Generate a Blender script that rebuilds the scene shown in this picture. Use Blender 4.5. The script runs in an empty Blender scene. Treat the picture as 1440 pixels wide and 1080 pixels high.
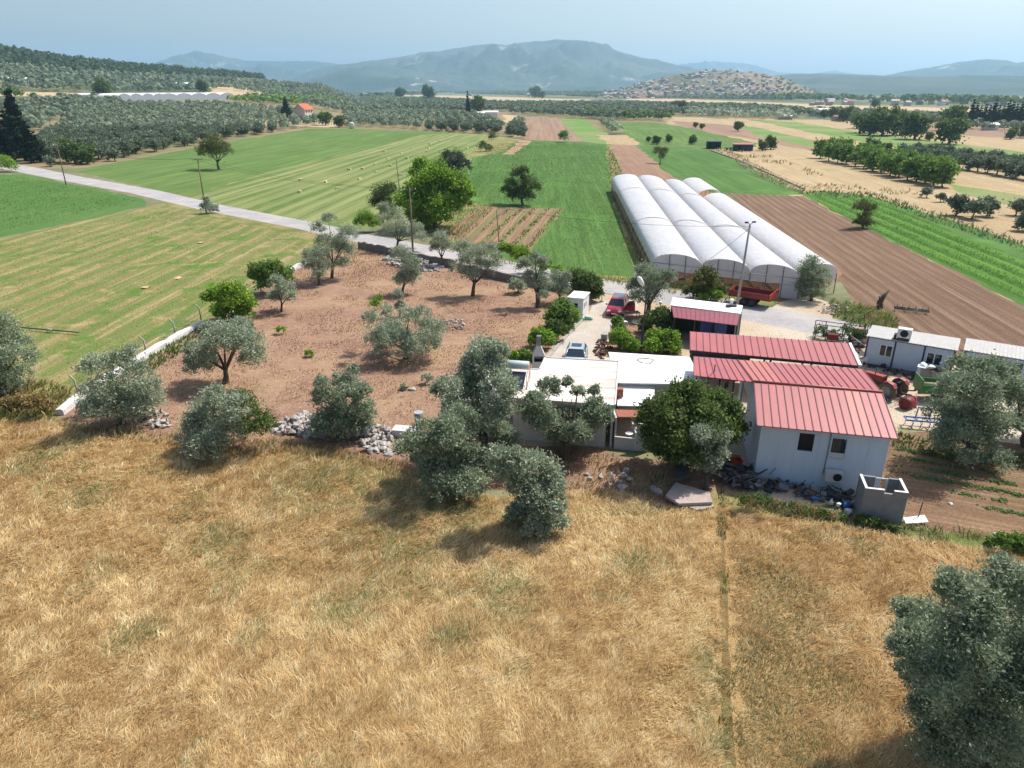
import bpy, bmesh, math, random
import numpy as np
from mathutils import Vector, Matrix, noise, geometry
R = math.radians
S = bpy.context.scene
COL = S.collection
random.seed(7); RNG = np.random.default_rng(7)

# ------------------------------------------------------------------ camera, sky, sun, exposure
CH = 21.0; FPX = 1000.0; PIT = math.atan(415 / 1000.0); CP, SP = math.cos(PIT), math.sin(PIT)
cam = bpy.data.cameras.new('camera'); co = bpy.data.objects.new('camera', cam); COL.objects.link(co)
co.location = (0, 0, CH); co.rotation_euler = (math.pi / 2 - PIT, 0, 0)
cam.sensor_width = 36; cam.lens = 25.0; cam.clip_start = 0.5; cam.clip_end = 60000
S.camera = co
SUN_EL, SUN_AZ = R(56), (0.84, 0.54)            # the sun stands high, right and beyond the farm
w = bpy.data.worlds.new('World'); S.world = w; w.use_nodes = True
nt = w.node_tree; nt.nodes.clear()
sky = nt.nodes.new('ShaderNodeTexSky'); sky.sky_type = 'NISHITA'; sky.sun_disc = False
sky.sun_elevation = SUN_EL; sky.sun_rotation = math.atan2(SUN_AZ[0], SUN_AZ[1])
sky.air_density = 1.0; sky.dust_density = 3.2; sky.ozone_density = 1.; sky.altitude = 100
bg = nt.nodes.new('ShaderNodeBackground'); bg.inputs[1].default_value = 0.135
wo = nt.nodes.new('ShaderNodeOutputWorld')
nt.links.new(sky.outputs[0], bg.inputs[0]); nt.links.new(bg.outputs[0], wo.inputs[0])
sl = bpy.data.lights.new('sun', 'SUN'); sl.energy = 4.9; sl.angle = R(0.55); sl.color = (1, 0.955, 0.88)
so = bpy.data.objects.new('sun', sl); COL.objects.link(so)
sv = Vector((SUN_AZ[0] * math.cos(SUN_EL), SUN_AZ[1] * math.cos(SUN_EL), math.sin(SUN_EL)))
so.rotation_euler = sv.to_track_quat('Z', 'Y').to_euler(); so.location = (40, 30, 60)
S.view_settings.view_transform = 'Standard'; S.view_settings.look = 'None'
S.view_settings.exposure = 0.3; S.view_settings.gamma = 1
S.cycles.max_bounces = 6; S.cycles.diffuse_bounces = 3; S.cycles.transparent_max_bounces = 12
S.cycles.volume_bounces = 1; S.cycles.use_denoising = True

# ------------------------------------------------------------------ photo pixel -> place on the ground
def ray(u, v):
    x = (u - 720) / FPX; y = -(v - 540) / FPX
    return np.array((x, CP + y * SP, -SP + y * CP))
HILL = [(-1400, 46), (-600, 54), (-250, 61), (0, 70), (60, 79), (100, 84), (160, 91), (200, 96), (260, 100), (300, 104), (360, 109), (410, 114), (450, 119), (500, 125)]
_ha = [(u - 720) / FPX / (CP + (415) / FPX * SP) for u, v in HILL]
_hz = [max(0, (125 - v) / 1170 * 1500 + 19) if v < 125 else 0 for u, v in HILL]
def T(x, y):
    x = np.asarray(x, float); y = np.asarray(y, float)
    r = np.hypot(x, y) + 1e-6; a = np.where(y > 1, x / np.maximum(y, 1), -3 * np.sign(-x) )
    h = np.interp(a, _ha, _hz)
    t = np.clip((r - 420) / 1080, 0, 1)
    s = t ** 1.35
    back = np.clip(1 - (r - 1500) / 1500, 0, 1); back = back * back * (3 - 2 * back)
    return np.where(y > 1, h * s * back, 0.0)
def at(u, v, z=0.0):
    d = ray(u, v); t = (z - CH) / d[2]
    return Vector((d[0] * t, d[1] * t, z))
def atT(u, v):
    d = ray(u, v)
    lo = 5.0; t = 20.0; prev = 20.0
    while t < 60000:
        p = d * t
        if p[2] + CH < float(T(p[0], p[1])):
            lo, hi = prev, t
            for _ in range(30):
                m = (lo + hi) / 2; q = d * m
                if q[2] + CH < float(T(q[0], q[1])): hi = m
                else: lo = m
            q = d * lo
            return Vector((q[0], q[1], float(T(q[0], q[1]))))
        prev = t; t *= 1.03
    q = d * 20000
    return Vector((q[0], q[1], 0))
def pxm(u, v):            # metres per photo pixel at that ground point
    p = atT(u, v); return math.sqrt((p.x) ** 2 + p.y ** 2 + (CH - p.z) ** 2) / FPX * (1.0 / math.hypot(1, math.hypot((u - 720) / FPX, (v - 540) / FPX)))

# ------------------------------------------------------------------ object helpers
def props(o, label=None, cat=None, group=None, kind=None):
    if label: o['label'] = label
    if cat: o['category'] = cat
    if group: o['group'] = group
    if kind: o['kind'] = kind
    return o
def thing(name, label, cat, loc=(0, 0, 0), rz=0, group=None):
    o = bpy.data.objects.new(name, None); COL.objects.link(o); o.location = loc; o.rotation_euler = (0, 0, rz)
    o.empty_display_size = 0.2
    return props(o, label, cat, group)
def link(name, me, parent=None):
    o = bpy.data.objects.new(name, me); COL.objects.link(o)
    if parent: o.parent = parent
    return o
def dup(src, loc, rz, label=None, scale=None):
    r = src.copy(); COL.objects.link(r); r.location = loc; r.rotation_euler = (0, 0, rz)
    if scale is not None: r.scale = (scale,) * 3 if not hasattr(scale, '__len__') else scale
    if label: r['label'] = label
    for ch in src.children:
        c = ch.copy(); COL.objects.link(c); c.parent = r
        for g in ch.children:
            d = g.copy(); COL.objects.link(d); d.parent = c
    return r
class MB:
    def __init__(s): s.v = []; s.f = []; s.m = []; s.sm = []
    def add(s, vs, fs, m=0, smooth=False):
        k = len(s.v); s.v += [tuple(q) for q in vs]
        for f in fs: s.f.append([k + i for i in f]); s.m.append(m); s.sm.append(smooth)
        return s
    def box(s, x0, x1, y0, y1, z0, z1, m=0):
        vs = [(x0, y0, z0), (x1, y0, z0), (x1, y1, z0), (x0, y1, z0), (x0, y0, z1), (x1, y0, z1), (x1, y1, z1), (x0, y1, z1)]
        return s.add(vs, [(0, 3, 2, 1), (4, 5, 6, 7), (0, 1, 5, 4), (1, 2, 6, 5), (2, 3, 7, 6), (3, 0, 4, 7)], m)
    def bbox(s, c, sz, rot=(0, 0, 0), m=0):
        M = Matrix.Translation(c) @ Matrix.Rotation(rot[2], 4, 'Z') @ Matrix.Rotation(rot[1], 4, 'Y') @ Matrix.Rotation(rot[0], 4, 'X')
        k = len(s.v); s.box(-sz[0] / 2, sz[0] / 2, -sz[1] / 2, sz[1] / 2, -sz[2] / 2, sz[2] / 2, m)
        for i in range(k, len(s.v)): s.v[i] = tuple(M @ Vector(s.v[i]))
        return s
    def hexa(s, b, t, m=0):      # bottom 4 points, top 4 points, both anticlockwise
        return s.add(list(b) + list(t), [(0, 3, 2, 1), (4, 5, 6, 7), (0, 1, 5, 4), (1, 2, 6, 5), (2, 3, 7, 6), (3, 0, 4, 7)], m)
    def slab(s, pts, th, m=0):   # a sheet of 3-4 points given thickness downwards
        n = len(pts); lo = [(p[0], p[1], p[2] - th) for p in pts]
        s.add(list(pts) + lo, [tuple(range(n)), tuple(range(2 * n - 1, n - 1, -1))] + [(i, i + n, (i + 1) % n + n, (i + 1) % n) for i in range(n)], m)
        return s
    def tube(s, pts, rad, n=7, m=0, caps=True, smooth=True):
        pts = [Vector(p) for p in pts]
        if not hasattr(rad, '__len__'): rad = [rad] * len(pts)
        k = len(s.v); prevx = None
        for i, p in enumerate(pts):
            d = (pts[min(i + 1, len(pts) - 1)] - pts[max(i - 1, 0)]).normalized()
            x = prevx - d * prevx.dot(d) if prevx else d.orthogonal()
            if x.length < 1e-4: x = d.orthogonal()
            x.normalize(); prevx = x; y = d.cross(x)
            for j in range(n):
                a = 2 * math.pi * j / n; s.v.append(tuple(p + (x * math.cos(a) + y * math.sin(a)) * rad[i]))
        for i in range(len(pts) - 1):
            for j in range(n):
                a = k + i * n + j; b = k + i * n + (j + 1) % n
                s.f.append([a, b, b + n, a + n]); s.m.append(m); s.sm.append(smooth)
        if caps:
            s.f.append([k + j for j in range(n)][::-1]); s.m.append(m); s.sm.append(False)
            e = k + (len(pts) - 1) * n
            s.f.append([e + j for j in range(n)]); s.m.append(m); s.sm.append(False)
        return s
    def rock(s, c, r, seed, m=0, flat=0.65):
        bm = bmesh.new(); bmesh.ops.create_icosphere(bm, subdivisions=1 + (r > .5), radius=1)
        rr = random.Random(seed); ax = [rr.uniform(.6, 1.25) for _ in range(3)]; off = rr.random() * 50
        vs = []
        for v in bm.verts:
            q = v.co.copy(); q *= 1 + .9 * noise.noise(q * 1.6 + Vector((off, 0, 0)))
            vs.append((c[0] + q.x * ax[0] * r, c[1] + q.y * ax[1] * r, c[2] + q.z * ax[2] * flat * r))
        fs = [[v.index for v in f.verts] for f in bm.faces]; bm.free()
        return s.add(vs, fs, m)
    def mesh(s, name, mats):
        me = bpy.data.meshes.new(name); me.from_pydata(s.v, [], s.f)
        for q in (mats if isinstance(mats, (list, tuple)) else [mats]): me.materials.append(q)
        me.polygons.foreach_set('material_index', s.m); me.polygons.foreach_set('use_smooth', s.sm); me.update()
        return me
    def build(s, name, mats, parent=None): return link(name, s.mesh(name, mats), parent)

# ------------------------------------------------------------------ materials
def lin(c): c = c / 255; return c / 12.92 if c <= .04045 else ((c + .055) / 1.055) ** 2.4
K = 0.72
def P(r, g, b, k=None):      # colour as it shows in sunlight -> base colour
    k = K if k is None else k
    return (min(.9, lin(r) * k), min(.9, lin(g) * k), min(.9, lin(b) * k), 1)
def newmat(name):
    m = bpy.data.materials.new(name); m.use_nodes = True; n = m.node_tree; n.nodes.clear()
    o = n.nodes.new('ShaderNodeOutputMaterial'); return m, n, o
def N(n, t, **kw):
    x = n.nodes.new(t)
    for k, v in kw.items():
        if hasattr(x, k): setattr(x, k, v)
        else: x.inputs[k].default_value = v
    return x
def mixc(n, f, a, b, mode='MIX'):
    x = n.nodes.new('ShaderNodeMix'); x.data_type = 'RGBA'; x.blend_type = mode
    for i, v in ((0, f), (6, a), (7, b)):
        if hasattr(v, 'links') or isinstance(v, bpy.types.NodeSocket): n.links.new(v, x.inputs[i])
        else: x.inputs[i].default_value = v
    return x.outputs[2]
def ramp(n, src, a, b):
    x = n.nodes.new('ShaderNodeMapRange'); x.inputs[1].default_value = a; x.inputs[2].default_value = b; x.clamp = True
    n.links.new(src, x.inputs[0]); return x.outputs[0]
def plain(name, c, rough=.6, metal=0, var=.12, scale=3., bump=0, spec=.4, dirt=None, streak=None):
    m, n, o = newmat(name); b = N(n, 'ShaderNodeBsdfPrincipled', Roughness=rough, Metallic=metal)
    b.inputs['Specular IOR Level'].default_value = spec
    tc = n.nodes.new('ShaderNodeTexCoord')
    mp = n.nodes.new('ShaderNodeMapping'); n.links.new(tc.outputs['Object'], mp.inputs[0])
    if streak: mp.inputs['Scale'].default_value = streak
    no = N(n, 'ShaderNodeTexNoise', Scale=scale, Detail=7., Roughness=.65); n.links.new(mp.outputs[0], no.inputs[0])
    f = ramp(n, no.outputs[0], .32, .68)
    c2 = dirt if dirt else tuple([q * (1 - 2 * var) for q in c[:3]] + [1])
    n.links.new(mixc(n, f, c2, c), b.inputs['Base Color'])
    if bump:
        bp = N(n, 'ShaderNodeBump', Strength=bump, Distance=.05); n.links.new(no.outputs[0], bp.inputs['Height']); n.links.new(bp.outputs[0], b.inputs['Normal'])
    n.links.new(b.outputs[0], o.inputs[0]); return m
def field(name, c1, c2, c3=None, big=.06, mid=.7, fine=5., row=None, sp=1., rowc=None, rowk=.5, bump=.5, streakw=None, streakc=None, streakl=.02, patch=None, rough=.95):
    """soil or crop sheet: big drifts, mid blotches, fine speckle, streaks and rows along a direction"""
    m, n, o = newmat(name); b = N(n, 'ShaderNodeBsdfPrincipled', Roughness=rough); b.inputs['Specular IOR Level'].default_value = .1
    g = n.nodes.new('ShaderNodeNewGeometry')
    def nz(scale, det, src=None, rgh=.6):
        x = N(n, 'ShaderNodeTexNoise', Scale=scale, Detail=det, Roughness=rgh); n.links.new(src or g.outputs['Position'], x.inputs[0]); return x.outputs[0]
    nb = nz(big, 4.); nm = nz(mid, 6.); nf = nz(fine, 5., rgh=.75)
    col = mixc(n, ramp(n, nm, .36, .64), c1, c2)
    if c3: col = mixc(n, ramp(n, nb, .42, .62), col, c3)
    h = nf
    if row:
        a = math.atan2(row[1], row[0])
        vr = N(n, 'ShaderNodeVectorRotate'); vr.rotation_type = 'Z_AXIS'; vr.inputs['Angle'].default_value = -a
        n.links.new(g.outputs['Position'], vr.inputs['Vector'])
        def mapped(sx, sy):
            mp = n.nodes.new('ShaderNodeMapping'); mp.inputs['Scale'].default_value = (sx, sy, 1); n.links.new(vr.outputs[0], mp.inputs[0]); return mp.outputs[0]
        if streakw:
            st = nz(1., 3., mapped(streakl, 1 / streakw), .7)
            col = mixc(n, ramp(n, st, .44, .60), col, streakc)
            st2 = nz(1., 2., mapped(streakl * 4, 3 / streakw), .6)
            col = mixc(n, ramp(n, st2, .30, .75), col, tuple([q * .72 for q in c1[:3]] + [1]))
        if rowc:
            wv = N(n, 'ShaderNodeTexWave', Scale=1.0, Distortion=1.2, Detail=3.); wv.inputs['Detail Scale'].default_value = 1.5
            wv.bands_direction = 'Y'; n.links.new(mapped(.15, .314 / sp), wv.inputs[0])
            f = n.nodes.new('ShaderNodeMath'); f.operation = 'MULTIPLY'; f.inputs[1].default_value = rowk
            n.links.new(ramp(n, wv.outputs['Fac'], .3, .8), f.inputs[0])
            col = mixc(n, f.outputs[0], col, rowc)
    if patch:
        for (pc, ps, lo, hi) in patch:
            col = mixc(n, ramp(n, nz(ps, 5., rgh=.7), lo, hi), col, pc)
    sc = n.nodes.new('ShaderNodeMapRange'); sc.inputs[1].default_value = .3; sc.inputs[2].default_value = .7; sc.inputs[3].default_value = .6; sc.inputs[4].default_value = 1.35
    n.links.new(nf, sc.inputs[0])
    hs = n.nodes.new('ShaderNodeHueSaturation'); n.links.new(sc.outputs[0], hs.inputs['Value']); n.links.new(col, hs.inputs['Color'])
    n.links.new(hs.outputs[0], b.inputs['Base Color'])
    bp = N(n, 'ShaderNodeBump', Strength=bump, Distance=.12); n.links.new(h, bp.inputs['Height']); n.links.new(bp.outputs[0], b.inputs['Normal'])
    n.links.new(b.outputs[0], o.inputs[0]); return m
def leafmat(name, trans=.25, rough=.6, spec=.25):
    m, n, o = newmat(name); at_ = N(n, 'ShaderNodeAttribute'); at_.attribute_name = 'Col'
    b = N(n, 'ShaderNodeBsdfPrincipled', Roughness=rough); b.inputs['Specular IOR Level'].default_value = spec
    t = n.nodes.new('ShaderNodeBsdfTranslucent'); mx = n.nodes.new('ShaderNodeMixShader'); mx.inputs[0].default_value = trans
    n.links.new(at_.outputs[0], b.inputs['Base Color']); n.links.new(at_.outputs[0], t.inputs[0])
    n.links.new(b.outputs[0], mx.inputs[1]); n.links.new(t.outputs[0], mx.inputs[2]); n.links.new(mx.outputs[0], o.inputs[0]); return m
LEAF = leafmat('leaf', .3, .7, .12); STRAW = leafmat('straw', .42, .7, .15)
BARK = plain('bark', P(120, 105, 88), .95, var=.3, scale=4, bump=.6, streak=(3, 3, .6))
WALL = plain('white_render', P(222, 222, 220), .9, var=.05, scale=1.2, bump=.05)
ROOFPAINT = plain('painted_roof_felt', P(250, 246, 240, .8), .8, var=.1, scale=.55, dirt=P(196, 172, 158), streak=(.5, 2.2, 1))
WMETAL = plain('white_sheet_metal', P(252, 252, 250, .85), .45, var=.04, scale=1.5, spec=.5)
RED = plain('red_roof_sheet', P(192, 100, 100), .5, var=.06, scale=.9, spec=.5, dirt=P(172, 92, 94), streak=(1, .35, 1), bump=.15)
REDB = plain('faded_red_roof_sheet', P(202, 118, 106), .5, var=.06, scale=.8, spec=.5)
SEAM = plain('dark_roof_seam', P(120, 60, 68), .6)
PANEL = plain('white_sandwich_panel', P(206, 222, 238, .8), .55, var=.05, scale=.9, streak=(3, 3, .4))
DARK = plain('black_paint', (.012, .012, .014, 1), .5); DKMETAL = plain('dark_steel', (.05, .05, .055, 1), .5, .3)
NAVY = plain('navy_steel_frame', P(52, 66, 92), .5); GREYM = plain('galvanised_steel', P(150, 152, 155), .45, .5)
CONC = plain('concrete', P(190, 186, 178), .95, var=.12, scale=2.5, bump=.2)
BLOCK = plain('grey_block', P(160, 160, 160), .95, var=.1, scale=3, bump=.2)
WHITE = plain('white_paint', P(240, 240, 238, .85), .6, var=.05)
WOOD = plain('pole_wood', P(140, 126, 108), .9, var=.2, scale=5, streak=(6, 6, .4))
ROCK = plain('limestone', P(216, 208, 200), .95, var=.3, scale=2.5, bump=.4)
REDP = plain('faded_red_paint', P(168, 66, 58), .55, var=.12, scale=2); MAROON = plain('maroon_paint', P(132, 34, 44), .55, var=.15)
BLUEP = plain('blue_paint', P(70, 120, 205), .5, var=.15); GREENP = plain('green_paint', P(52, 140, 58), .5, var=.15)
BEIGE = plain('beige_board', P(196, 178, 156), .9); RUBBER = plain('rubber', (.03, .03, .03, 1), .9); TILE = plain('terracotta', P(186, 120, 96), .9, var=.2, scale=5)
DUSTY = plain('dusty_rubber', P(128, 118, 104), .95, var=.2, scale=4); ORANGE = plain('orange_red_paint', P(206, 72, 48), .6)
TEAL = plain('green_hose_plastic', P(40, 170, 150), .5); GREYB = plain('grey_box_board', P(176, 170, 162), .9)
def glass_mat():
    m, n, o = newmat('dark_glass'); b = N(n, 'ShaderNodeBsdfPrincipled', Roughness=.06, Metallic=0.); b.inputs['Base Color'].default_value = (.02, .03, .045, 1)
    n.links.new(b.outputs[0], o.inputs[0]); return m
GLASS = glass_mat()
def carpaint(name, c, metal=.2):
    m, n, o = newmat(name); b = N(n, 'ShaderNodeBsdfPrincipled', Roughness=.28, Metallic=metal); b.inputs['Base Color'].default_value = c
    b.inputs['Coat Weight'].default_value = .7; b.inputs['Coat Roughness'].default_value = .05; n.links.new(b.outputs[0], o.inputs[0]); return m
def film_mat(name, alpha, c, stripes=True):
    m, n, o = newmat(name); b = N(n, 'ShaderNodeBsdfPrincipled', Roughness=.38); b.inputs['Specular IOR Level'].default_value = .5
    tc = n.nodes.new('ShaderNodeTexCoord'); mp = n.nodes.new('ShaderNodeMapping'); n.links.new(tc.outputs['Object'], mp.inputs[0]); mp.inputs['Scale'].default_value = (1, .5, 1)
    no = N(n, 'ShaderNodeTexNoise', Scale=1.6, Detail=4.); n.links.new(mp.outputs[0], no.inputs[0])
    no2 = N(n, 'ShaderNodeTexNoise', Scale=.12, Detail=3.); n.links.new(tc.outputs['Object'], no2.inputs[0])
    col = mixc(n, ramp(n, no.outputs[0], .35, .65), tuple([q * .9 for q in c[:3]] + [1]), c)
    col = mixc(n, ramp(n, no2.outputs[0], .45, .7), col, tuple([c[0] * .86, c[1] * .9, c[2] * .95, 1]))
    n.links.new(col, b.inputs['Base Color'])
    bp = N(n, 'ShaderNodeBump', Strength=.5, Distance=.2); n.links.new(no.outputs[0], bp.inputs['Height']); n.links.new(bp.outputs[0], b.inputs['Normal'])
    tl = n.nodes.new('ShaderNodeBsdfTranslucent'); n.links.new(col, tl.inputs[0])
    m1 = n.nodes.new('ShaderNodeMixShader'); m1.inputs[0].default_value = .22; n.links.new(b.outputs[0], m1.inputs[1]); n.links.new(tl.outputs[0], m1.inputs[2])
    tr = n.nodes.new('ShaderNodeBsdfTransparent'); m2 = n.nodes.new('ShaderNodeMixShader'); m2.inputs[0].default_value = alpha
    n.links.new(m1.outputs[0], m2.inputs[1]); n.links.new(tr.outputs[0], m2.inputs[2]); n.links.new(m2.outputs[0], o.inputs[0]); return m
FILM = film_mat('greenhouse_film', .06, P(236, 234, 234, .86)); FILM2 = film_mat('greenhouse_end_film', .18, P(240, 242, 244, .9))

# ------------------------------------------------------------------ smooth 2-D noise for scattering
_G = RNG.random((256, 256))
def vn(x, y, s, off=0):
    x = np.asarray(x) / s + off * 17.3 + 1000; y = np.asarray(y) / s + off * 9.1 + 1000
    xi = np.floor(x).astype(int); yi = np.floor(y).astype(int); fx = x - xi; fy = y - yi
    fx = fx * fx * (3 - 2 * fx); fy = fy * fy * (3 - 2 * fy)
    g = lambda i, j: _G[i % 256, j % 256]
    return (g(xi, yi) * (1 - fx) + g(xi + 1, yi) * fx) * (1 - fy) + (g(xi, yi + 1) * (1 - fx) + g(xi + 1, yi + 1) * fx) * fy
def inpoly(x, y, poly):
    ins = np.zeros(len(x), bool); n = len(poly)
    for i in range(n):
        x1, y1 = poly[i][0], poly[i][1]; x2, y2 = poly[(i + 1) % n][0], poly[(i + 1) % n][1]
        if y1 == y2: continue
        c = ((y1 > y) != (y2 > y)) & (x < (x2 - x1) * (y - y1) / (y2 - y1) + x1)
        ins ^= c
    return ins
def quadmesh(name, V, nq, cols, mat, vper=4):
    """V (M,4,3) quads, cols (M,3) -> mesh with colour attribute"""
    M = V.shape[0]; me = bpy.data.meshes.new(name)
    me.vertices.add(M * 4); me.vertices.foreach_set('co', V.reshape(-1).astype(np.float32))
    me.loops.add(M * 4); me.loops.foreach_set('vertex_index', np.arange(M * 4, dtype=np.int32))
    me.polygons.add(M); me.polygons.foreach_set('loop_start', np.arange(0, M * 4, 4, dtype=np.int32))
    a = me.attributes.new('Col', 'FLOAT_COLOR', 'POINT')
    c = np.ones((M, 4, 4), np.float32); c[:, :, :3] = cols[:, None, :]; a.data.foreach_set('color', c.reshape(-1))
    me.materials.append(mat); me.update(calc_edges=True); return me

# ------------------------------------------------------------------ the ground: one sheet cut into fields, tracks and yards
def dirp(a, b):
    p, q = at(*a), at(*b); return ((q - p).x, (q - p).y)
D_MOW = dirp((0, 458), (300, 330)); D_MOW2 = dirp((420, 275), (640, 195)); D_MID = dirp((790, 350), (770, 210))
D_PL = dirp((1330, 470), (1060, 280)); D_GRN = dirp((1440, 395), (1180, 285)); D_VEG = dirp((700, 350), (740, 300))
G1, G2 = P(92, 138, 58), P(74, 118, 50)
GM = {
 'plain': field('valley_plain', P(128, 134, 100), P(158, 148, 116), P(88, 104, 74), big=.004, mid=.02, fine=.3, bump=.2),
 'tan': field('dry_stubble', P(204, 180, 142), P(186, 158, 122), P(214, 194, 156), big=.03, mid=.25, fine=2.5, patch=[(P(150, 146, 96), .06, .58, .72)], row=D_GRN, streakw=3., streakc=P(190, 166, 124)),
 'tan2': field('pale_dry_field', P(206, 186, 150), P(196, 170, 130), big=.02, mid=.1, fine=1.),
 'grove': field('grove_earth', P(164, 144, 112), P(148, 132, 100), P(130, 130, 92), big=.02, mid=.15, fine=2.),
 'meadow': field('green_meadow', P(108, 138, 70), P(96, 126, 62), P(126, 146, 82), big=.02, mid=.12, fine=3., row=D_MOW2, streakw=6., streakc=P(120, 150, 82), streakl=.01),
 'mowg': field('mown_green', P(112, 136, 72), P(100, 126, 64), P(142, 148, 92), big=.03, mid=.2, fine=3., row=D_MOW2, streakw=3.4, streakc=P(176, 176, 122), streakl=.006, rowc=P(150, 160, 96), sp=4.2, rowk=.5),
 'greenL': field('green_crop_left', P(98, 136, 66), P(86, 124, 58), P(118, 144, 84), big=.05, mid=.4, fine=4., row=D_MOW, streakw=1.6, streakc=P(98, 140, 74), streakl=.03),
 'mow': field('mown_field', P(150, 148, 92), P(172, 154, 110), P(116, 136, 70), big=.05, mid=.5, fine=5., row=D_MOW, streakw=1.5, streakc=P(190, 170, 124), streakl=.02, rowc=P(104, 130, 62), sp=3.2, rowk=.6, patch=[(P(98, 132, 56), .16, .54, .64), (P(186, 160, 116), .3, .56, .68)]),
 'mid': field('green_crop_middle', P(92, 128, 62), P(80, 116, 56), P(108, 138, 72), big=.03, mid=.3, fine=4., row=D_MID, streakw=2., streakc=P(104, 144, 74), streakl=.01, patch=[(P(108, 152, 72), .045, .55, .7)]),
 'veg': field('vegetable_plot', P(158, 124, 100), P(142, 108, 86), P(170, 146, 112), big=.1, mid=.6, fine=4., row=D_VEG, rowc=P(110, 128, 70), sp=2.6, rowk=.5, streakw=1.2, streakc=P(176, 150, 116)),
 'brown': field('ploughed_brown', P(166, 132, 110), P(150, 116, 96), P(178, 146, 120), big=.05, mid=.5, fine=4., row=D_MID, streakw=1., streakc=P(182, 152, 124), streakl=.01),
 'plow': field('ploughed_field', P(142, 114, 92), P(124, 98, 80), P(158, 130, 106), big=.05, mid=.5, fine=5., row=D_PL, streakw=.9, streakc=P(166, 140, 116), streakl=.02, rowc=P(112, 88, 72), sp=1.5, rowk=.55, bump=.8),
 'bright': field('bright_green_crop', P(98, 144, 54), P(84, 128, 46), P(114, 152, 62), big=.05, mid=.6, fine=5., row=D_GRN, rowc=P(56, 96, 38), sp=3., rowk=.6, streakw=1.2, streakc=P(112, 158, 64), bump=.8),
 'strip': field('green_strip', P(104, 150, 66), P(120, 154, 80), P(150, 154, 104), big=.03, mid=.2, fine=2.),
 'farmbrown': field('far_ploughed', P(182, 154, 130), P(170, 140, 118), big=.02, mid=.1, fine=1., row=D_MID, streakw=3., streakc=P(150, 118, 100), streakl=.005),
 'orch': field('orchard_earth', P(172, 138, 118), P(154, 120, 102), P(182, 150, 122), big=.12, mid=.9, fine=6., patch=[(P(204, 176, 138), 2.2, .54, .70), (P(136, 134, 88), .35, .60, .72), (P(136, 98, 80), 1.4, .58, .7)], bump=.8),
 'wheat': field('dry_grass_ground', P(190, 156, 108), P(168, 134, 90), P(200, 168, 118), big=.15, mid=1.2, fine=7., patch=[(P(140, 136, 84), .3, .62, .74)], bump=.8),
 'furrow': field('furrow_soil', P(156, 126, 84), P(124, 100, 66), P(128, 118, 74), big=.4, mid=2., fine=8.),
 'yard': field('dusty_yard', P(206, 186, 160), P(190, 164, 136), P(214, 200, 178), big=.1, mid=.8, fine=6., patch=[(P(150, 140, 96), .5, .62, .7)]),
 'drive': field('concrete_drive', P(212, 204, 196), P(196, 186, 176), P(206, 190, 168), big=.15, mid=.8, fine=7., bump=.2),
 'garden': field('garden_earth', P(158, 126, 100), P(140, 110, 88), P(128, 112, 76), big=.2, mid=1., fine=6., row=dirp((1250, 700), (1440, 735)), streakw=.8, streakc=P(176, 146, 116), streakl=.08, bump=.8),
 'road': field('asphalt_road', P(186, 182, 182), P(172, 168, 168), P(196, 190, 186), big=.2, mid=1.5, fine=9., bump=.15, patch=[(P(206, 198, 186), .8, .6, .7)]),
 'verge': field('weedy_verge', P(150, 146, 92), P(178, 158, 112), P(118, 130, 72), big=.15, mid=.9, fine=6., bump=.8),
 'track': field('dirt_track', P(200, 166, 136), P(180, 146, 118), big=.1, mid=.6, fine=4.),
 'gh': field('greenhouse_earth', P(170, 130, 96), P(150, 112, 84), big=.1, mid=.7, fine=4.),
}
def strip(pts, wid):     # a band of given width (m) along photo points
    ps = [at(*q) for q in pts]; L = []; Rr = []
    for i, p in enumerate(ps):
        d = (ps[min(i + 1, len(ps) - 1)] - ps[max(i - 1, 0)]).normalized(); nn = Vector((-d.y, d.x, 0))
        wv = wid[i] if hasattr(wid, '__len__') else wid
        L.append(p + nn * wv / 2); Rr.append(p - nn * wv / 2)
    return L + Rr[::-1]
ROADC = [(-60, 222), (30, 237), (100, 251), (200, 269), (300, 292), (430, 317), (500, 333), (560, 344), (620, 356), (720, 377), (850, 402), (950, 418), (1040, 436), (1120, 451), (1200, 468), (1260, 482)]
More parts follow.
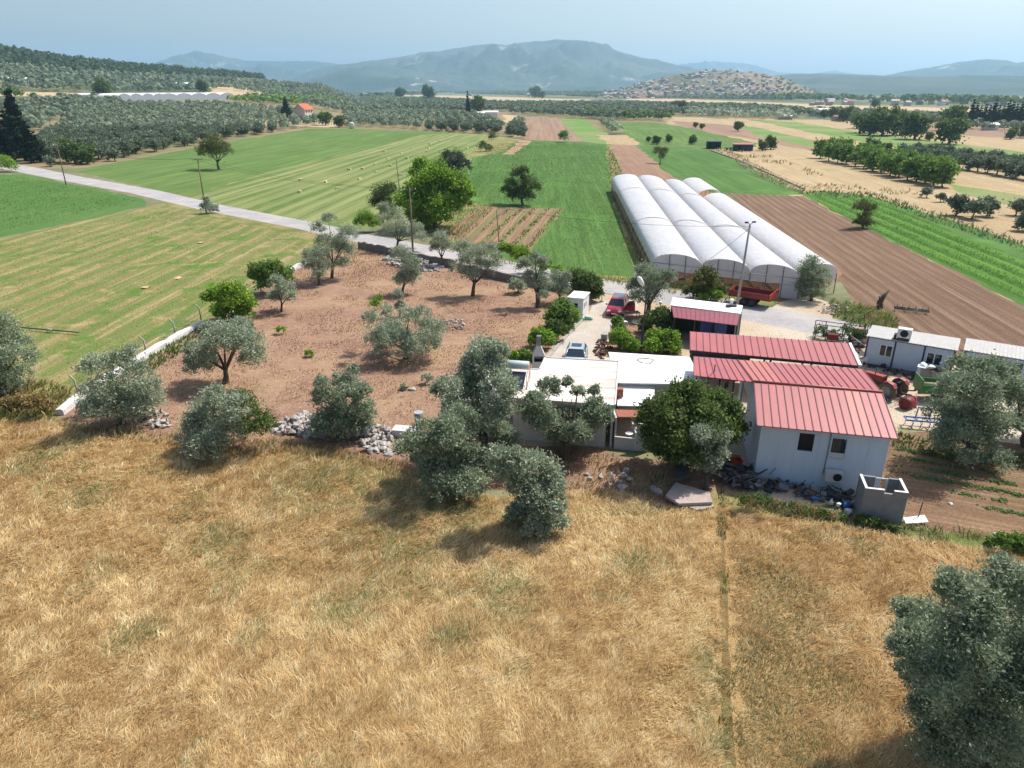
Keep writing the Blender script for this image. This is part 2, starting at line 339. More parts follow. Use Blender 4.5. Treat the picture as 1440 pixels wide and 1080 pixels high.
REG = [
 ('grove_ground', 'grove', [(-300, 250), (-300, 150), (0, 140), (470, 138), (760, 142), (1080, 158), (1100, 178), (700, 192), (440, 184), (300, 207), (120, 236)]),
 ('dry_field', 'tan2', [(-200, 134), (160, 131), (262, 136), (262, 139), (120, 136), (-200, 140)]),
 ('dry_field', 'tan2', [(296, 122), (360, 124), (424, 134), (400, 139), (296, 131)]),
 ('dry_field', 'tan2', [(560, 133.4), (620, 134), (830, 140), (832, 144), (700, 143.5), (640, 140), (560, 137)]),
 ('dry_field', 'tan2', [(880, 136.5), (960, 139), (1130, 146), (1440, 155), (1440, 159), (1130, 152), (960, 145), (880, 140)]),
 ('dry_field', 'tan2', [(1090, 150), (1340, 160), (1440, 166), (1440, 178), (1300, 168), (1090, 156)]),
 ('dry_field', 'tan2', [(975, 156), (1045, 160), (1045, 163), (975, 160)]),
 ('dry_field', 'tan2', [(345, 168), (415, 163), (470, 172), (475, 180), (390, 176), (345, 178)]),
 ('dry_stubble_field', 'tan', [(925, 164), (1130, 168), (1440, 172), (1700, 190), (1900, 620), (1440, 480), (1240, 345), (1000, 215)]),
 ('ploughed_field', 'farmbrown', [(945, 170), (1045, 177), (1150, 198), (1300, 225), (1250, 232), (1140, 212), (1060, 196), (950, 182)]),
 ('green_strip', 'strip', [(1050, 168), (1120, 172), (1200, 184), (1440, 214), (1640, 240), (1640, 262), (1440, 231), (1290, 212), (1190, 196), (1100, 178)]),
 ('green_strip', 'strip', [(1040, 178), (1060, 178), (1150, 200), (1190, 211), (1150, 208), (1060, 190)]),
 ('ploughed_field', 'farmbrown', [(1280, 178), (1440, 182), (1600, 190), (1600, 206), (1440, 196), (1290, 186)]),
 ('green_strip', 'strip', [(1330, 258), (1440, 275), (1700, 320), (1700, 345), (1440, 292), (1360, 275)]),
 ('green_field', 'meadow', [(100, 241), (200, 222), (300, 203), (430, 181.5), (500, 181), (700, 189), (720, 200), (650, 240), (560, 300), (505, 322), (430, 312), (300, 287), (200, 262)]),
 ('mown_green_field', 'mowg', [(255, 278), (400, 236), (520, 208), (590, 190), (640, 187), (700, 190), (690, 203), (655, 236), (580, 300), (520, 322), (430, 312), (300, 287)]),
 ('ploughed_field', 'farmbrown', [(640, 159), (700, 161), (735, 163), (732, 167), (640, 166)]),
 ('dry_field', 'tan2', [(707, 161), (733, 163), (735, 192), (722, 194), (725, 172), (710, 172)]),
 ('ploughed_field', 'farmbrown', [(732, 164), (784, 165), (820, 199), (734, 198)]),
 ('green_field', 'strip', [(785, 166), (820, 168), (870, 196), (860, 204), (820, 199)]),
 ('dry_field', 'tan', [(838, 190), (880, 190), (905, 203), (860, 205)]),
 ('green_field', 'meadow', [(862, 171), (920, 172), (960, 178), (1070, 202), (1040, 214), (990, 206), (905, 205), (880, 189)]),
 ('green_field', 'mid', [(680, 200), (735, 196), (860, 203), (866, 250), (872, 300), (893, 380), (880, 398), (800, 386), (740, 372), (660, 352), (600, 318), (640, 262)]),
 ('dirt_track', 'track', [(732, 197), (746, 198), (724, 217), (705, 217)]),
 ('green_verge', 'verge', [(684, 190), (732, 196), (706, 214), (660, 222)]),
 ('green_verge', 'verge', [(852, 204), (868, 204), (884, 250), (905, 330), (925, 385), (900, 394), (890, 370), (866, 300), (858, 255)]),
 ('ploughed_field', 'brown', [(860, 203), (892, 204), (950, 248), (975, 262), (880, 262)]),
 ('green_field', 'mid', [(897, 205), (1000, 208), (1132, 273), (1060, 276), (1000, 272), (945, 248)]),
 ('dry_grass_plot', 'verge', [(606, 318), (650, 285), (700, 287), (672, 330), (640, 350), (610, 345)]),
 ('vegetable_plot', 'veg', [(664, 300), (688, 291), (792, 293), (742, 358), (690, 352), (622, 330)]),
 ('green_field', 'mid', [(1125, 272), (1150, 268), (1200, 272), (1240, 280), (1340, 310), (1440, 345), (1640, 420), (1640, 520), (1440, 432), (1300, 362), (1200, 312)]),
 ('bright_green_field', 'bright', [(1134, 275), (1225, 275), (1320, 318), (1440, 366), (1640, 450), (1640, 540), (1440, 428), (1300, 360), (1200, 312)]),
 ('ploughed_field', 'plow', [(1018, 271), (1130, 276), (1200, 313), (1300, 361), (1440, 430), (1640, 542), (1700, 640), (1440, 540), (1220, 455), (1165, 378)]),
 ('greenhouse_ground', 'gh', [(856, 262), (980, 262), (1012, 276), (1185, 385), (1130, 430), (905, 400), (900, 350)]),
 ('green_field', 'greenL', [(-400, 290), (-400, 225), (0, 246), (34, 245), (120, 262), (200, 279), (205, 290), (100, 313), (0, 334), (-400, 430)]),
 ('mown_field', 'mow', [(-400, 430), (0, 336), (100, 315), (205, 292), (232, 284), (300, 296), (430, 324), (470, 334), (430, 366), (285, 452), (200, 512), (100, 572), (60, 590), (-400, 640)]),
 ('weedy_verge', 'verge', [(232, 281), (290, 290), (430, 318), (520, 338), (530, 348), (460, 345), (420, 334), (300, 304), (232, 288)]),
 ('weedy_verge', 'verge', [(-400, 590), (0, 520), (60, 530), (110, 545), (90, 590), (0, 600), (-400, 660)]),
 ('orchard_ground', 'orch', [(80, 590), (190, 520), (285, 455), (430, 368), (500, 344), (560, 352), (640, 366), (760, 392), (845, 412), (860, 430), (840, 470), (800, 520), (760, 560), (860, 640), (1000, 660), (1080, 700), (940, 730), (760, 700), (560, 660), (420, 640), (250, 630), (110, 612)]),
 ('farm_yard', 'yard', [(835, 412), (960, 422), (1130, 462), (1215, 474), (1330, 500), (1500, 548), (1500, 640), (1320, 608), (1262, 600), (1262, 700), (1060, 720), (1040, 640), (850, 630), (712, 625), (712, 560), (760, 510)]),
 ('weedy_verge', 'verge', [(820, 384), (900, 392), (1000, 402), (1100, 425), (1160, 440), (1220, 462), (1190, 466), (1040, 433), (950, 415), (850, 399)]),
 ('dirt_patch', 'yard', [(1100, 424), (1135, 416), (1165, 425), (1180, 440), (1165, 458), (1110, 448), (1080, 436)]),
 ('garden_bed', 'orch', [(875, 445), (945, 440), (960, 500), (850, 500), (855, 470)]),
 ('concrete_drive', 'drive', [(822, 446), (838, 425), (880, 418), (905, 424), (885, 440), (872, 450), (855, 470), (842, 505), (842, 530), (760, 530), (768, 502)]),
 ('orchard_ground', 'garden', [(1250, 610), (1310, 606), (1440, 625), (1640, 680), (1640, 850), (1440, 762), (1300, 742), (1225, 700)]),
 ('weedy_verge', 'verge', [(1000, 690), (1060, 700), (1200, 728), (1290, 742), (1440, 756), (1700, 790), (1700, 850), (1440, 810), (1200, 770), (1000, 730)]),
 ('dry_grass_ground', 'wheat', [(-700, 600), (0, 588), (90, 594), (130, 606), (250, 620), (340, 636), (420, 632), (520, 646), (600, 680), (700, 700), (790, 692), (860, 690), (940, 715), (1010, 712), (1100, 728), (1200, 742), (1290, 760), (1440, 778), (2200, 900), (2600, 1400), (-1200, 1400)]),
]
REG.append(('furrow', 'furrow', [(1009, 712), (1017, 712), (1024, 850), (1036, 1080), (1040, 1180), (1016, 1180), (1020, 1080), (1012, 850)]))
ROADPOLY = strip(ROADC, [9, 7.5, 6.5, 6, 5.6, 5.2, 5, 5, 5, 5, 5.2, 5.6, 6, 6, 6.5, 7])
def jitter_poly(pts, seed):
    out = []; n = len(pts); rr = random.Random(seed)
    for i in range(n):
        a, b = pts[i], pts[(i + 1) % n]; L = (b - a).length; dist = min((a.length + b.length) / 2, 1500)
        if dist > 1400: out.append(a); continue
        step = max(1.2, dist * .025); k = min(60, max(1, int(L / step)))
        for j in range(k):
            t = j / k; p = a.lerp(b, t)
            if 0 < j: d = (b - a).normalized(); p = p + Vector((-d.y, d.x, 0)) * rr.uniform(-1, 1) * .004 * dist
            out.append(p)
    return out
def build_ground():
    V, F, E_ = [], [], []
    def addpoly(pts):
        a = Vector((0, 0, 0)); s = 0
        for i in range(len(pts)): s += pts[i].x * pts[(i + 1) % len(pts)].y - pts[(i + 1) % len(pts)].x * pts[i].y
        if s < 0: pts = pts[::-1]
        k = len(V); V.extend([Vector((q.x, q.y)) for q in pts]); F.append(list(range(k, k + len(pts))))
    BIG = [Vector(q) for q in ((-13300, -80, 0), (13300, -80, 0), (13300, 13400, 0), (-13300, 13400, 0))]
    addpoly(BIG); names = [('ground', 'plain')]; polys = [None]
    for i, (nm, mt, px) in enumerate(REG):
        pts = jitter_poly([atT(u, v) if v < 1200 else at(u, v) for u, v in px], i); pts = [Vector((q.x, q.y, 0)) for q in pts]
        addpoly(pts); names.append((nm, mt))
    addpoly(ROADPOLY); names.append(('road', 'road'))
    # grid points where the land rises
    for rr_ in np.concatenate([np.arange(430, 1500, 45), np.arange(1500, 3050, 130)]):
        for a in np.arange(-1.5, -.16, .035):
            ang = math.atan(a); V.append(Vector((rr_ * math.sin(ang), rr_ * math.cos(ang))))
    res = geometry.delaunay_2d_cdt(V, E_, F, 1, 1e-4, True)
    ov, oe, of, _, _, orf = res
    co3 = np.array([(p.x, p.y) for p in ov]); z = T(co3[:, 0], co3[:, 1])
    groups = {}
    for f, ids in zip(of, orf):
        k = max(ids) if ids else 0
        groups.setdefault(k, []).append(f)
    for k, fs in groups.items():
        nm, mt = names[k]; used = {}; vs = []; ff = []
        for f in fs:
            g = []
            for i in f:
                if i not in used: used[i] = len(vs); vs.append((co3[i, 0], co3[i, 1], float(z[i])))
                g.append(used[i])
            ff.append(g)
        me = bpy.data.meshes.new(nm); me.from_pydata(vs, [], ff); me.materials.append(GM[mt]); me.update()
        props(link(nm, me), kind='structure')
build_ground()

# ------------------------------------------------------------------ hills and mountains
def mountain(name, ridge, D, depth, mat, base=-6, seed=0, rough=.16, front=1.0, nu=220, nr=46, power=1.4, label=None):
    us = [q[0] for q in ridge]; zs = []
    for u, v in ridge:
        d = ray(u, v); k = D / math.hypot(d[0], d[1]); zs.append(CH + d[2] * k)
    U = np.linspace(us[0], us[-1], nu); Zr = np.interp(U, us, zs)
    V = []; Fc = []
    for j in range(nr):
        t = j / (nr - 1) * 2 - 1; r = D + t * depth * (front if t < 0 else 1.)
        prof = (1 - abs(t)) ** power if abs(t) < 1 else 0
        if t < 0: prof = (1 - abs(t)) ** (power * .8)
        for i in range(nu):
            d = ray(U[i], 125); l = math.hypot(d[0], d[1]); x, y = d[0] / l * r, d[1] / l * r
            q = Vector((x / (depth * .35), y / (depth * .35), seed * 3.7))
            rg = abs(noise.fractal(q, .9, 2.1, 6)) * 1.6
            h = Zr[i] * prof * (1 + rough * 0 ) + (Zr[i] * rough * (rg - .35) * min(1, (1 - prof) * 3) * prof ** .5 * 2.2)
            h += Zr[i] * .018 * noise.fractal(q * 7, .8, 2, 4)
            V.append((x, y, max(base, base + h if prof <= 0 else h * 1.0)))
    for j in range(nr - 1):
        for i in range(nu - 1):
            a = j * nu + i; Fc.append((a, a + 1, a + nu + 1, a + nu))
    me = bpy.data.meshes.new(name); me.from_pydata(V, [], Fc); me.materials.append(mat)
    me.polygons.foreach_set('use_smooth', [True] * len(Fc)); me.update()
    return props(link(name, me), kind='structure')
MT = field('mountain_scrub', P(70, 86, 66), P(54, 72, 54), P(94, 100, 80), big=.0009, mid=.006, fine=.06, patch=[(P(200, 190, 172), .0026, .60, .68)], bump=0)
MT2 = field('plateau_scrub', P(72, 90, 76), P(58, 78, 64), P(92, 102, 86), big=.002, mid=.01, fine=.08, bump=0)
MT3 = field('stony_hill', P(140, 130, 110), P(96, 104, 78), P(156, 140, 120), big=.008, mid=.03, fine=.2, bump=0)
mountain('mountain', [(390, 124), (410, 112), (440, 99), (480, 91), (520, 85), (557, 80), (593, 73), (623, 72), (667, 63), (690, 60), (710, 62), (747, 57.5), (780, 55), (813, 56), (847, 64), (880, 75), (913, 85), (960, 94), (1000, 100), (1050, 106), (1100, 112), (1150, 120), (1180, 126)], 7200, 2300, MT, seed=1, rough=.22, nu=300, nr=60)
mountain('mountain', [(480, 126), (520, 121), (560, 113), (590, 108), (640, 105), (700, 112), (760, 119), (800, 124), (830, 127)], 5600, 800, MT2, seed=9, rough=.2)
mountain('mountain', [(120, 110), (190, 96), (220, 89), (250, 79), (283, 70.5), (310, 76), (350, 84), (400, 86), (440, 85), (480, 90), (560, 100), (640, 118)], 9800, 1500, MT, seed=2)
mountain('mountain', [(150, 104), (215, 91), (260, 87.5), (300, 93), (340, 94), (380, 91), (430, 98), (480, 104), (560, 118)], 8600, 1100, MT, seed=3)
mountain('mountain', [(880, 110), (930, 93), (960, 89), (1000, 85), (1040, 88), (1060, 92), (1090, 101), (1140, 103), (1170, 99), (1200, 103), (1260, 108), (1340, 116)], 11500, 1500, MT, seed=4)
mountain('hill', [(1020, 122), (1050, 112), (1085, 105.5), (1110, 103.5), (1150, 102.5), (1190, 104), (1250, 106.5), (1300, 107.5), (1350, 105), (1440, 107), (1560, 104), (1700, 110), (1900, 124)], 4300, 1500, MT2, seed=5, rough=.12)
mountain('mountain', [(1180, 120), (1240, 106), (1270, 99), (1300, 94), (1340, 86.5), (1380, 82.5), (1405, 85), (1420, 88), (1440, 86), (1500, 82), (1600, 90), (1800, 118)], 7500, 1700, MT, seed=6)
VH = [(840, 132), (870, 127), (915, 113), (950, 104), (985, 99.5), (1020, 98.5), (1060, 101), (1090, 107), (1120, 117), (1145, 127), (1170, 135)]
mountain('hill', VH, 2150, 330, MT3, seed=7, rough=.1, power=.9, nr=40)

# ------------------------------------------------------------------ haze: the air of the whole valley
def haze():
    m, n, o = newmat('valley_haze'); v = n.nodes.new('ShaderNodeVolumePrincipled')
    v.inputs['Color'].default_value = (.46, .74, 1, 1); v.inputs['Density'].default_value = HAZE
    v.inputs['Anisotropy'].default_value = .35
    n.links.new(v.outputs[0], o.inputs['Volume'])
    b = MB().box(-13500, 13500, -120, 13600, -9, 560)
    props(b.build('haze', m), kind='stuff')
HAZE = 1.05e-4
haze()

# ------------------------------------------------------------------ foliage
def hexc(*c): return np.array([lin(q) * K for q in c])
PAL = {   # dark, mid, light leaf colours
 'olive': (hexc(134, 148, 118), hexc(174, 188, 156), hexc(222, 230, 206)),
 'olived': (hexc(120, 138, 108), hexc(158, 174, 140), hexc(208, 218, 188)),
 'green': (hexc(92, 122, 58), hexc(126, 162, 74), hexc(168, 198, 100)),
 'dkgreen': (hexc(76, 98, 56), hexc(104, 128, 68), hexc(146, 166, 94)),
 'bright': (hexc(104, 142, 56), hexc(142, 182, 66), hexc(190, 220, 88)),
 'yolive': (hexc(98, 106, 60), hexc(128, 134, 80), hexc(160, 160, 100)),
 'drybush': (hexc(140, 120, 76), hexc(176, 154, 100), hexc(212, 190, 136)),
 'fruit': (hexc(76, 98, 54), hexc(106, 130, 68), hexc(150, 168, 96)),
 'dolive2': (hexc(92, 108, 84), hexc(120, 136, 108), hexc(160, 172, 142)),
 'olivef': (hexc(104, 120, 98), hexc(134, 150, 122), hexc(176, 188, 160)),
 'pine': (hexc(66, 86, 60), hexc(86, 106, 72), hexc(112, 132, 92)),
 'cypress': (hexc(34, 48, 36), hexc(44, 60, 42), hexc(62, 80, 54)),
 'dolive': (hexc(70, 80, 72), hexc(88, 98, 86), hexc(118, 128, 112)),
}
def pal_cols(kind, n, rng, clump=None):
    d, m, l = PAL[kind]; t = rng.random(n) * .7 + (clump if clump is not None else rng.random(n)) * .3
    t = t[:, None]; c = np.where(t < .5, d + (m - d) * t * 2, m + (l - m) * (t - .5) * 2)
    return c * (1 + rng.normal(0, .07, (n, 1)))
def leaves(P0, size, rng, asp=.42, up=.25, out=None):
    """diamond shaped sprays at points P0 (n,3)"""
    n = len(P0); d = rng.normal(size=(n, 3)); 
    if out is not None: d += out * 1.3
    d[:, 2] += up; d /= np.linalg.norm(d, axis=1)[:, None] + 1e-9
    r = rng.normal(size=(n, 3)); s = np.cross(d, r); s /= np.linalg.norm(s, axis=1)[:, None] + 1e-9
    L = (size * rng.uniform(.6, 1.4, n))[:, None]; W = L * asp
    V = np.empty((n, 4, 3)); V[:, 0] = P0 - d * L * .5; V[:, 1] = P0 + s * W * .5; V[:, 2] = P0 + d * L * .5; V[:, 3] = P0 - s * W * .5
    return V
def crown_pts(lobes, nleaf, rng, clumps=26, sig=.2, shell=.62):
    """lobes (k,4) x y z r -> leaf points gathered in clumps around each lobe"""
    lobes = np.asarray(lobes, float); wgt = lobes[:, 3] ** 2; wgt /= wgt.sum(); pts, outs, cl = [], [], []
    for (x, y, z, r), wq in zip(lobes, wgt):
        n = int(nleaf * wq) + 8; cc = rng.normal(size=(clumps, 3)); cc /= np.linalg.norm(cc, axis=1)[:, None]
        cc[:, 2] = np.where(cc[:, 2] < -.45, -cc[:, 2], cc[:, 2])
        cc *= (rng.uniform(shell * .8, 1.14, clumps))[:, None]; tone = rng.random(clumps)
        k = rng.integers(0, clumps, n); ss = rng.uniform(.6, 1.5, clumps)[k] * sig
        p = cc[k] + rng.normal(size=(n, 3)) * ss[:, None]
        pts.append(p * r * np.array([1, 1, .88]) + (x, y, z)); o = p / (np.linalg.norm(p, axis=1)[:, None] + 1e-6); outs.append(o); cl.append(tone[k])
    return np.concatenate(pts), np.concatenate(outs), np.concatenate(cl)
def crown_mesh(name, lobes, nleaf, size, pal, rng, clumps=26, sig=.2, asp=.42, shell=.62, zmin=.05, mat=None):
    p, o, c = crown_pts(lobes, nleaf, rng, clumps, sig, shell)
    k = p[:, 2] > zmin; p, o, c = p[k], o[k], c[k]
    return quadmesh(name, leaves(p, size, rng, asp, .2, o * .6), 0, pal_cols(pal, len(p), rng, c), mat or LEAF)
def trunk_mesh(name, base, lobes, r0, rng, mat=BARK, limbs=5, bare=None):
    mb = MB(); base = Vector(base); ls = sorted([Vector(l[:3]) for l in lobes], key=lambda q: q.z)
    cen = sum(ls, Vector()) / len(ls); fork = base + (Vector((cen.x, cen.y, base.z)) - base) * .35 + Vector((0, 0, max(.5, (cen.z - base.z) * .38)))
    j = lambda s: Vector((rng.normal() * s, rng.normal() * s, rng.normal() * s * .5))
    mb.tube([base - Vector((0, 0, .15)), base + Vector((0, 0, .12)), base.lerp(fork, .5) + j(r0 * .3), fork], [r0 * 1.5, r0 * 1.05, r0 * .85, r0 * .75], 8)
    order = list(range(len(ls))); rng.shuffle(order)
    for i in order[:limbs]:
        e = ls[i]; mid = fork.lerp(e, .5) + j(.12) + Vector((0, 0, .1))
        mb.tube([fork - Vector((0, 0, .1)), mid, e], [r0 * .5, r0 * .3, r0 * .1], 6)
    if bare:
        for e in bare: e = Vector(e); mb.tube([fork, fork.lerp(e, .6) + j(.08), e], [r0 * .4, r0 * .2, r0 * .07], 5)
    return mb.mesh(name, mat)
def px_lobes(base, L, rng, spread=.55):
    """lobes given as photo points with a radius become spheres round the trunk's distance"""
    b = atT(*base); out = []; umin = min(q[0] - q[2] for q in L); umax = max(q[0] + q[2] for q in L); rc = (umax - umin) / 2 * pxm(*base)
    for (u, v, r) in L:
        d = ray(u, v); Y = b.y + rng.uniform(-1, 1) * rc * spread
        t = Y / d[1]; z = CH + d[2] * t; rm = r * t / FPX
        if z - b.z < rm * .7: t = (b.z + rm * .7 - CH) / d[2]
        rm = r * t / FPX
        out.append((d[0] * t - b.x, d[1] * t - b.y, CH + d[2] * t - b.z, rm))
    return b, out
TREEN = 0
def photo_tree(kindname, label, cat, base, L, pal='olive', nl=7000, size=.165, r0=.22, group=None, clumps=30, sig=.2, asp=.45, limbs=5, spread=.55, bare=None, trunk=True, extra=None, shell=.6, skirt=False):
    global TREEN; TREEN += 1; rng = np.random.default_rng(100 + TREEN)
    b, lobes = px_lobes(base, L, rng, spread)
    if skirt:
        sk = .27 if skirt is True else skirt; rc = max(math.hypot(l[0], l[1]) + l[3] for l in lobes)
        for k in range(5): a = k * 1.26 + rng.uniform(0, 1); r_ = rc * sk; lobes.append((math.cos(a) * rc * .42, math.sin(a) * rc * .42 + .2, r_ * 1.3, r_))
    t = thing(kindname, label, cat, b, 0, group)
    if trunk: link('trunk', trunk_mesh('trunk', (0, 0, 0), lobes, r0, rng, limbs=limbs, bare=bare), t)
    nl = int(nl * 2.6)
    link('crown' if trunk else 'foliage', crown_mesh('crown', lobes, nl, size, pal, rng, clumps, sig, asp, shell), t)
    if extra:
        _, l2 = px_lobes(base, extra[1], rng, spread); link('crown', crown_mesh('crown', l2, extra[2], size, extra[0], rng, clumps, sig, asp), t)
    return t
OG = 'old olive trees round the farm'
def olive(label, base, L, **k): 
    k.setdefault('group', OG); return photo_tree('olive_tree', label, 'olive tree', base, L, **k)
olive('large olive cut by the left edge, between mown field and dry grass', (4, 560), [(0, 478, 30), (22, 505, 24), (-22, 468, 34), (12, 540, 20), (-15, 525, 30), (26, 485, 16), (30, 525, 14), (-45, 500, 36)], pal='olived', nl=9000, r0=.3)
olive('olive tree with rubble under it at the near end of the white wall', (170, 596), [(135, 518, 21), (160, 510, 18), (187, 497, 13), (150, 548, 24), (185, 528, 24), (208, 548, 20), (218, 563, 12), (165, 572, 24), (128, 552, 16), (200, 575, 14)], skirt=True, nl=9000, r0=.28)
olive('olive on a forked trunk over brown earth, in front of the bright green bush', (318, 538), [(283, 498, 20), (316, 480, 24), (346, 485, 22), (298, 468, 16), (340, 465, 14), (357, 503, 17), (274, 514, 15), (334, 456, 9), (296, 510, 14)], nl=8500, r0=.25)
olive('wide low olive with a greener shrub on its right beside the dry grass', (303, 636), [(300, 575, 24), (288, 602, 26), (322, 602, 22), (335, 575, 20), (302, 555, 14), (275, 590, 14)], skirt=True, nl=8000, r0=.25, extra=('dkgreen', [(358, 588, 22), (345, 565, 16), (372, 598, 15), (350, 605, 16)], 3500))
olive('olive tree with visible leaning trunk growing out of the grey stone heap', (478, 614), [(458, 560, 18), (485, 540, 17), (507, 552, 16), (470, 585, 20), (508, 580, 18), (490, 562, 20), (496, 520, 9), (453, 540, 11), (515, 600, 12)], skirt=True, pal='olived', nl=8000, r0=.25)
olive('wide spreading olive with open middle, in the centre of the brown orchard', (572, 504), [(520, 448, 14), (530, 475, 17), (546, 440, 11), (575, 448, 16), (600, 462, 18), (617, 462, 13), (594, 440, 11), (560, 475, 14), (606, 485, 15), (580, 492, 11), (537, 492, 9)], skirt=True, nl=8500, r0=.25, extra=('bright', [(526, 428, 7), (532, 420, 6)], 600))
olive('slim olive tree leaning beside the tall pole, in front of the stone heap', (566, 414), [(563, 357, 12), (577, 374, 14), (566, 394, 14), (583, 388, 9)], nl=4000, r0=.16)
olive('tiny olive tree between the pole and the spreading olive', (562, 446), [(560, 417, 8), (562, 431, 7)], nl=1200, r0=.08)
olive('tall olive tree with layered crown standing beside the road bend', (467, 391), [(462, 309, 10), (448, 321, 10), (470, 345, 17), (492, 330, 14), (484, 352, 14), (481, 371, 11), (455, 338, 11)], nl=5500, r0=.2)
olive('lower olive tree in front of the tall one by the road bend', (449, 401), [(452, 359, 14), (440, 371, 13), (458, 377, 12), (431, 358, 8), (448, 386, 9)], nl=3800, r0=.18)
olive('olive tree on the roadside just left of the tall wooden pole', (557, 350), [(541, 308, 9), (556, 304, 11), (568, 322, 12), (549, 322, 11), (584, 324, 11), (592, 334, 9)], nl=3800, r0=.2)
olive('small pale olive beside the pair of green bushes', (396, 438), [(389, 398, 11), (401, 408, 13), (388, 417, 10), (409, 418, 8)], nl=2800, r0=.13)
olive('small olive by the roadside wall, right of the tall wooden pole', (622, 374), [(617, 338, 11), (628, 347, 10), (611, 349, 8), (620, 330, 7)], nl=2200, r0=.16)
olive('olive tree with a clear stout trunk and patchy shadow, near the road wall', (665, 416), [(651, 350, 12), (668, 358, 14), (642, 376, 11), (658, 368, 14), (679, 375, 13), (693, 375, 11), (664, 388, 11), (687, 352, 12), (700, 362, 8)], nl=5500, r0=.22)
olive('gnarled olive with a thick pale trunk and thin crown, left of the white cabin', (757, 432), [(739, 373, 11), (762, 369, 10), (761, 398, 13), (745, 388, 9), (764, 415, 8), (752, 360, 6)], nl=3800, r0=.28)
olive('small round olive just left of the gnarled thick-trunked olive', (728, 412), [(727, 402, 10), (733, 404, 7)], nl=1300, r0=.09)
olive('bushy olive directly behind the white cabin', (787, 427), [(785, 394, 13), (790, 408, 12), (779, 405, 9), (795, 390, 8)], nl=2800, r0=.15)
olive('tall open olive standing at the gate beside the red car', (911, 444), [(907, 384, 14), (897, 402, 14), (920, 394, 15), (940, 388, 10), (918, 412, 13), (895, 418, 11), (930, 404, 9)], pal='olived', nl=5500, r0=.28, bare=[(.9, 0, 3.), (-.8, .3, 2.6)])
olive('tallest olive of the clump left of the white house, with a narrow top', (682, 650), [(678, 502, 24), (702, 494, 15), (663, 515, 18), (626, 550, 20), (660, 553, 27), (700, 549, 24), (696, 525, 20), (704, 577, 20), (684, 595, 22), (638, 575, 18)], nl=13000, r0=.35)
olive('wide olive hanging over the dry grass, front left of the clump by the house', (642, 692), [(651, 594, 26), (628, 608, 24), (597, 617, 24), (572, 630, 15), (641, 633, 26), (637, 662, 22), (613, 633, 22), (650, 680, 13), (585, 645, 12)], skirt=True, pal='olived', nl=13000, r0=.32)
olive('olive nearest the camera in the clump by the house, its crown over the grass', (757, 746), [(704, 649, 20), (733, 652, 22), (758, 664, 24), (716, 672, 20), (741, 684, 22), (775, 680, 16), (784, 692, 15), (751, 700, 20), (762, 724, 15), (780, 715, 12), (728, 690, 14)], skirt=.2, nl=13000, r0=.3)
olive('olive half hidden between the clump and the grey wall of the house', (712, 650), [(703, 612, 16), (718, 618, 12), (708, 630, 12)], nl=3000, r0=.18)
olive('round olive with bare pale branches in front of the white house wall', (794, 644), [(772, 545, 15), (755, 566, 14), (748, 584, 16), (765, 590, 20), (797, 538, 8), (812, 552, 10), (797, 596, 20), (808, 608, 18), (829, 587, 18), (839, 568, 12), (847, 584, 14), (836, 550, 9), (784, 614, 18), (822, 615, 12)], pal='olived', nl=11000, r0=.26, bare=[(.15, -.5, 4.0), (-.3, -.6, 4.3), (.3, -.3, 4.1)])
olive('pale young olive in front of the broad dark fruit tree', (992, 688), [(993, 604, 15), (980, 624, 16), (1009, 620, 17), (976, 644, 13), (996, 650, 16), (1012, 640, 11), (985, 612, 12)], nl=7000, r0=.18)
olive('massive olive beside the second cabin and blue cultivator', (1366, 650), [(1355, 524, 24), (1382, 521, 22), (1405, 528, 20), (1343, 550, 25), (1374, 552, 28), (1412, 550, 22), (1327, 583, 21), (1355, 587, 28), (1386, 583, 28), (1347, 613, 24), (1376, 613, 26), (1400, 600, 18), (1333, 605, 14)], skirt=.17, pal='olived', nl=16000, r0=.42)
olive('olive at the right edge behind the massive olive', (1442, 628), [(1430, 560, 18), (1446, 588, 22), (1424, 598, 13), (1452, 560, 20), (1470, 585, 24)], nl=7000, r0=.28)
olive('huge close olive filling the bottom right corner above the dry grass', (1405, 1095), [(1338, 829, 28), (1369, 851, 36), (1415, 825, 36), (1304, 876, 32), (1270, 858, 16), (1288, 904, 30), (1345, 918, 40), (1404, 911, 46), (1268, 911, 20), (1318, 953, 36), (1369, 981, 46), (1422, 981, 46), (1415, 1040, 40), (1450, 860, 40), (1387, 1052, 36), (1470, 930, 50), (1480, 1010, 50), (1340, 1000, 30), (1330, 1050, 40), (1300, 1000, 24), (1360, 905, 44), (1400, 970, 56), (1440, 1060, 60), (1385, 1030, 46), (1320, 880, 30), (1285, 945, 22)], pal='olived', nl=62000, size=.115, r0=.4, clumps=40, sig=.2, group=None)
olive('round single olive hugging the near right corner of the greenhouse', (1140, 423), [(1141, 371, 12), (1134, 386, 15), (1151, 386, 15), (1141, 404, 16), (1155, 400, 10), (1128, 402, 9)], skirt=True, pal='olived', nl=5500, r0=.2, group=None)
def bush(label, base, L, pal='green', nl=3000, size=.24, cat='bush', name='bush', **k): return photo_tree(name, label, cat, base, L, pal=pal, nl=nl, size=size, trunk=False, asp=.6, spread=.5, **k)
bush('bright green bush beside the fence at the end of the white wall', (320, 455), [(304, 420, 16), (325, 414, 18), (345, 426, 15), (314, 440, 15), (344, 440, 11), (332, 432, 14)], 'bright', 5000)
bush('dark green bush behind the small pale olive', (380, 412), [(365, 380, 12), (385, 380, 14), (400, 388, 11), (371, 398, 11), (357, 388, 8)], 'green', 3500)
bush('small grey green shrub in front of the bright green bush', (345, 470), [(340, 455, 9), (348, 462, 8)], 'olive', 900)
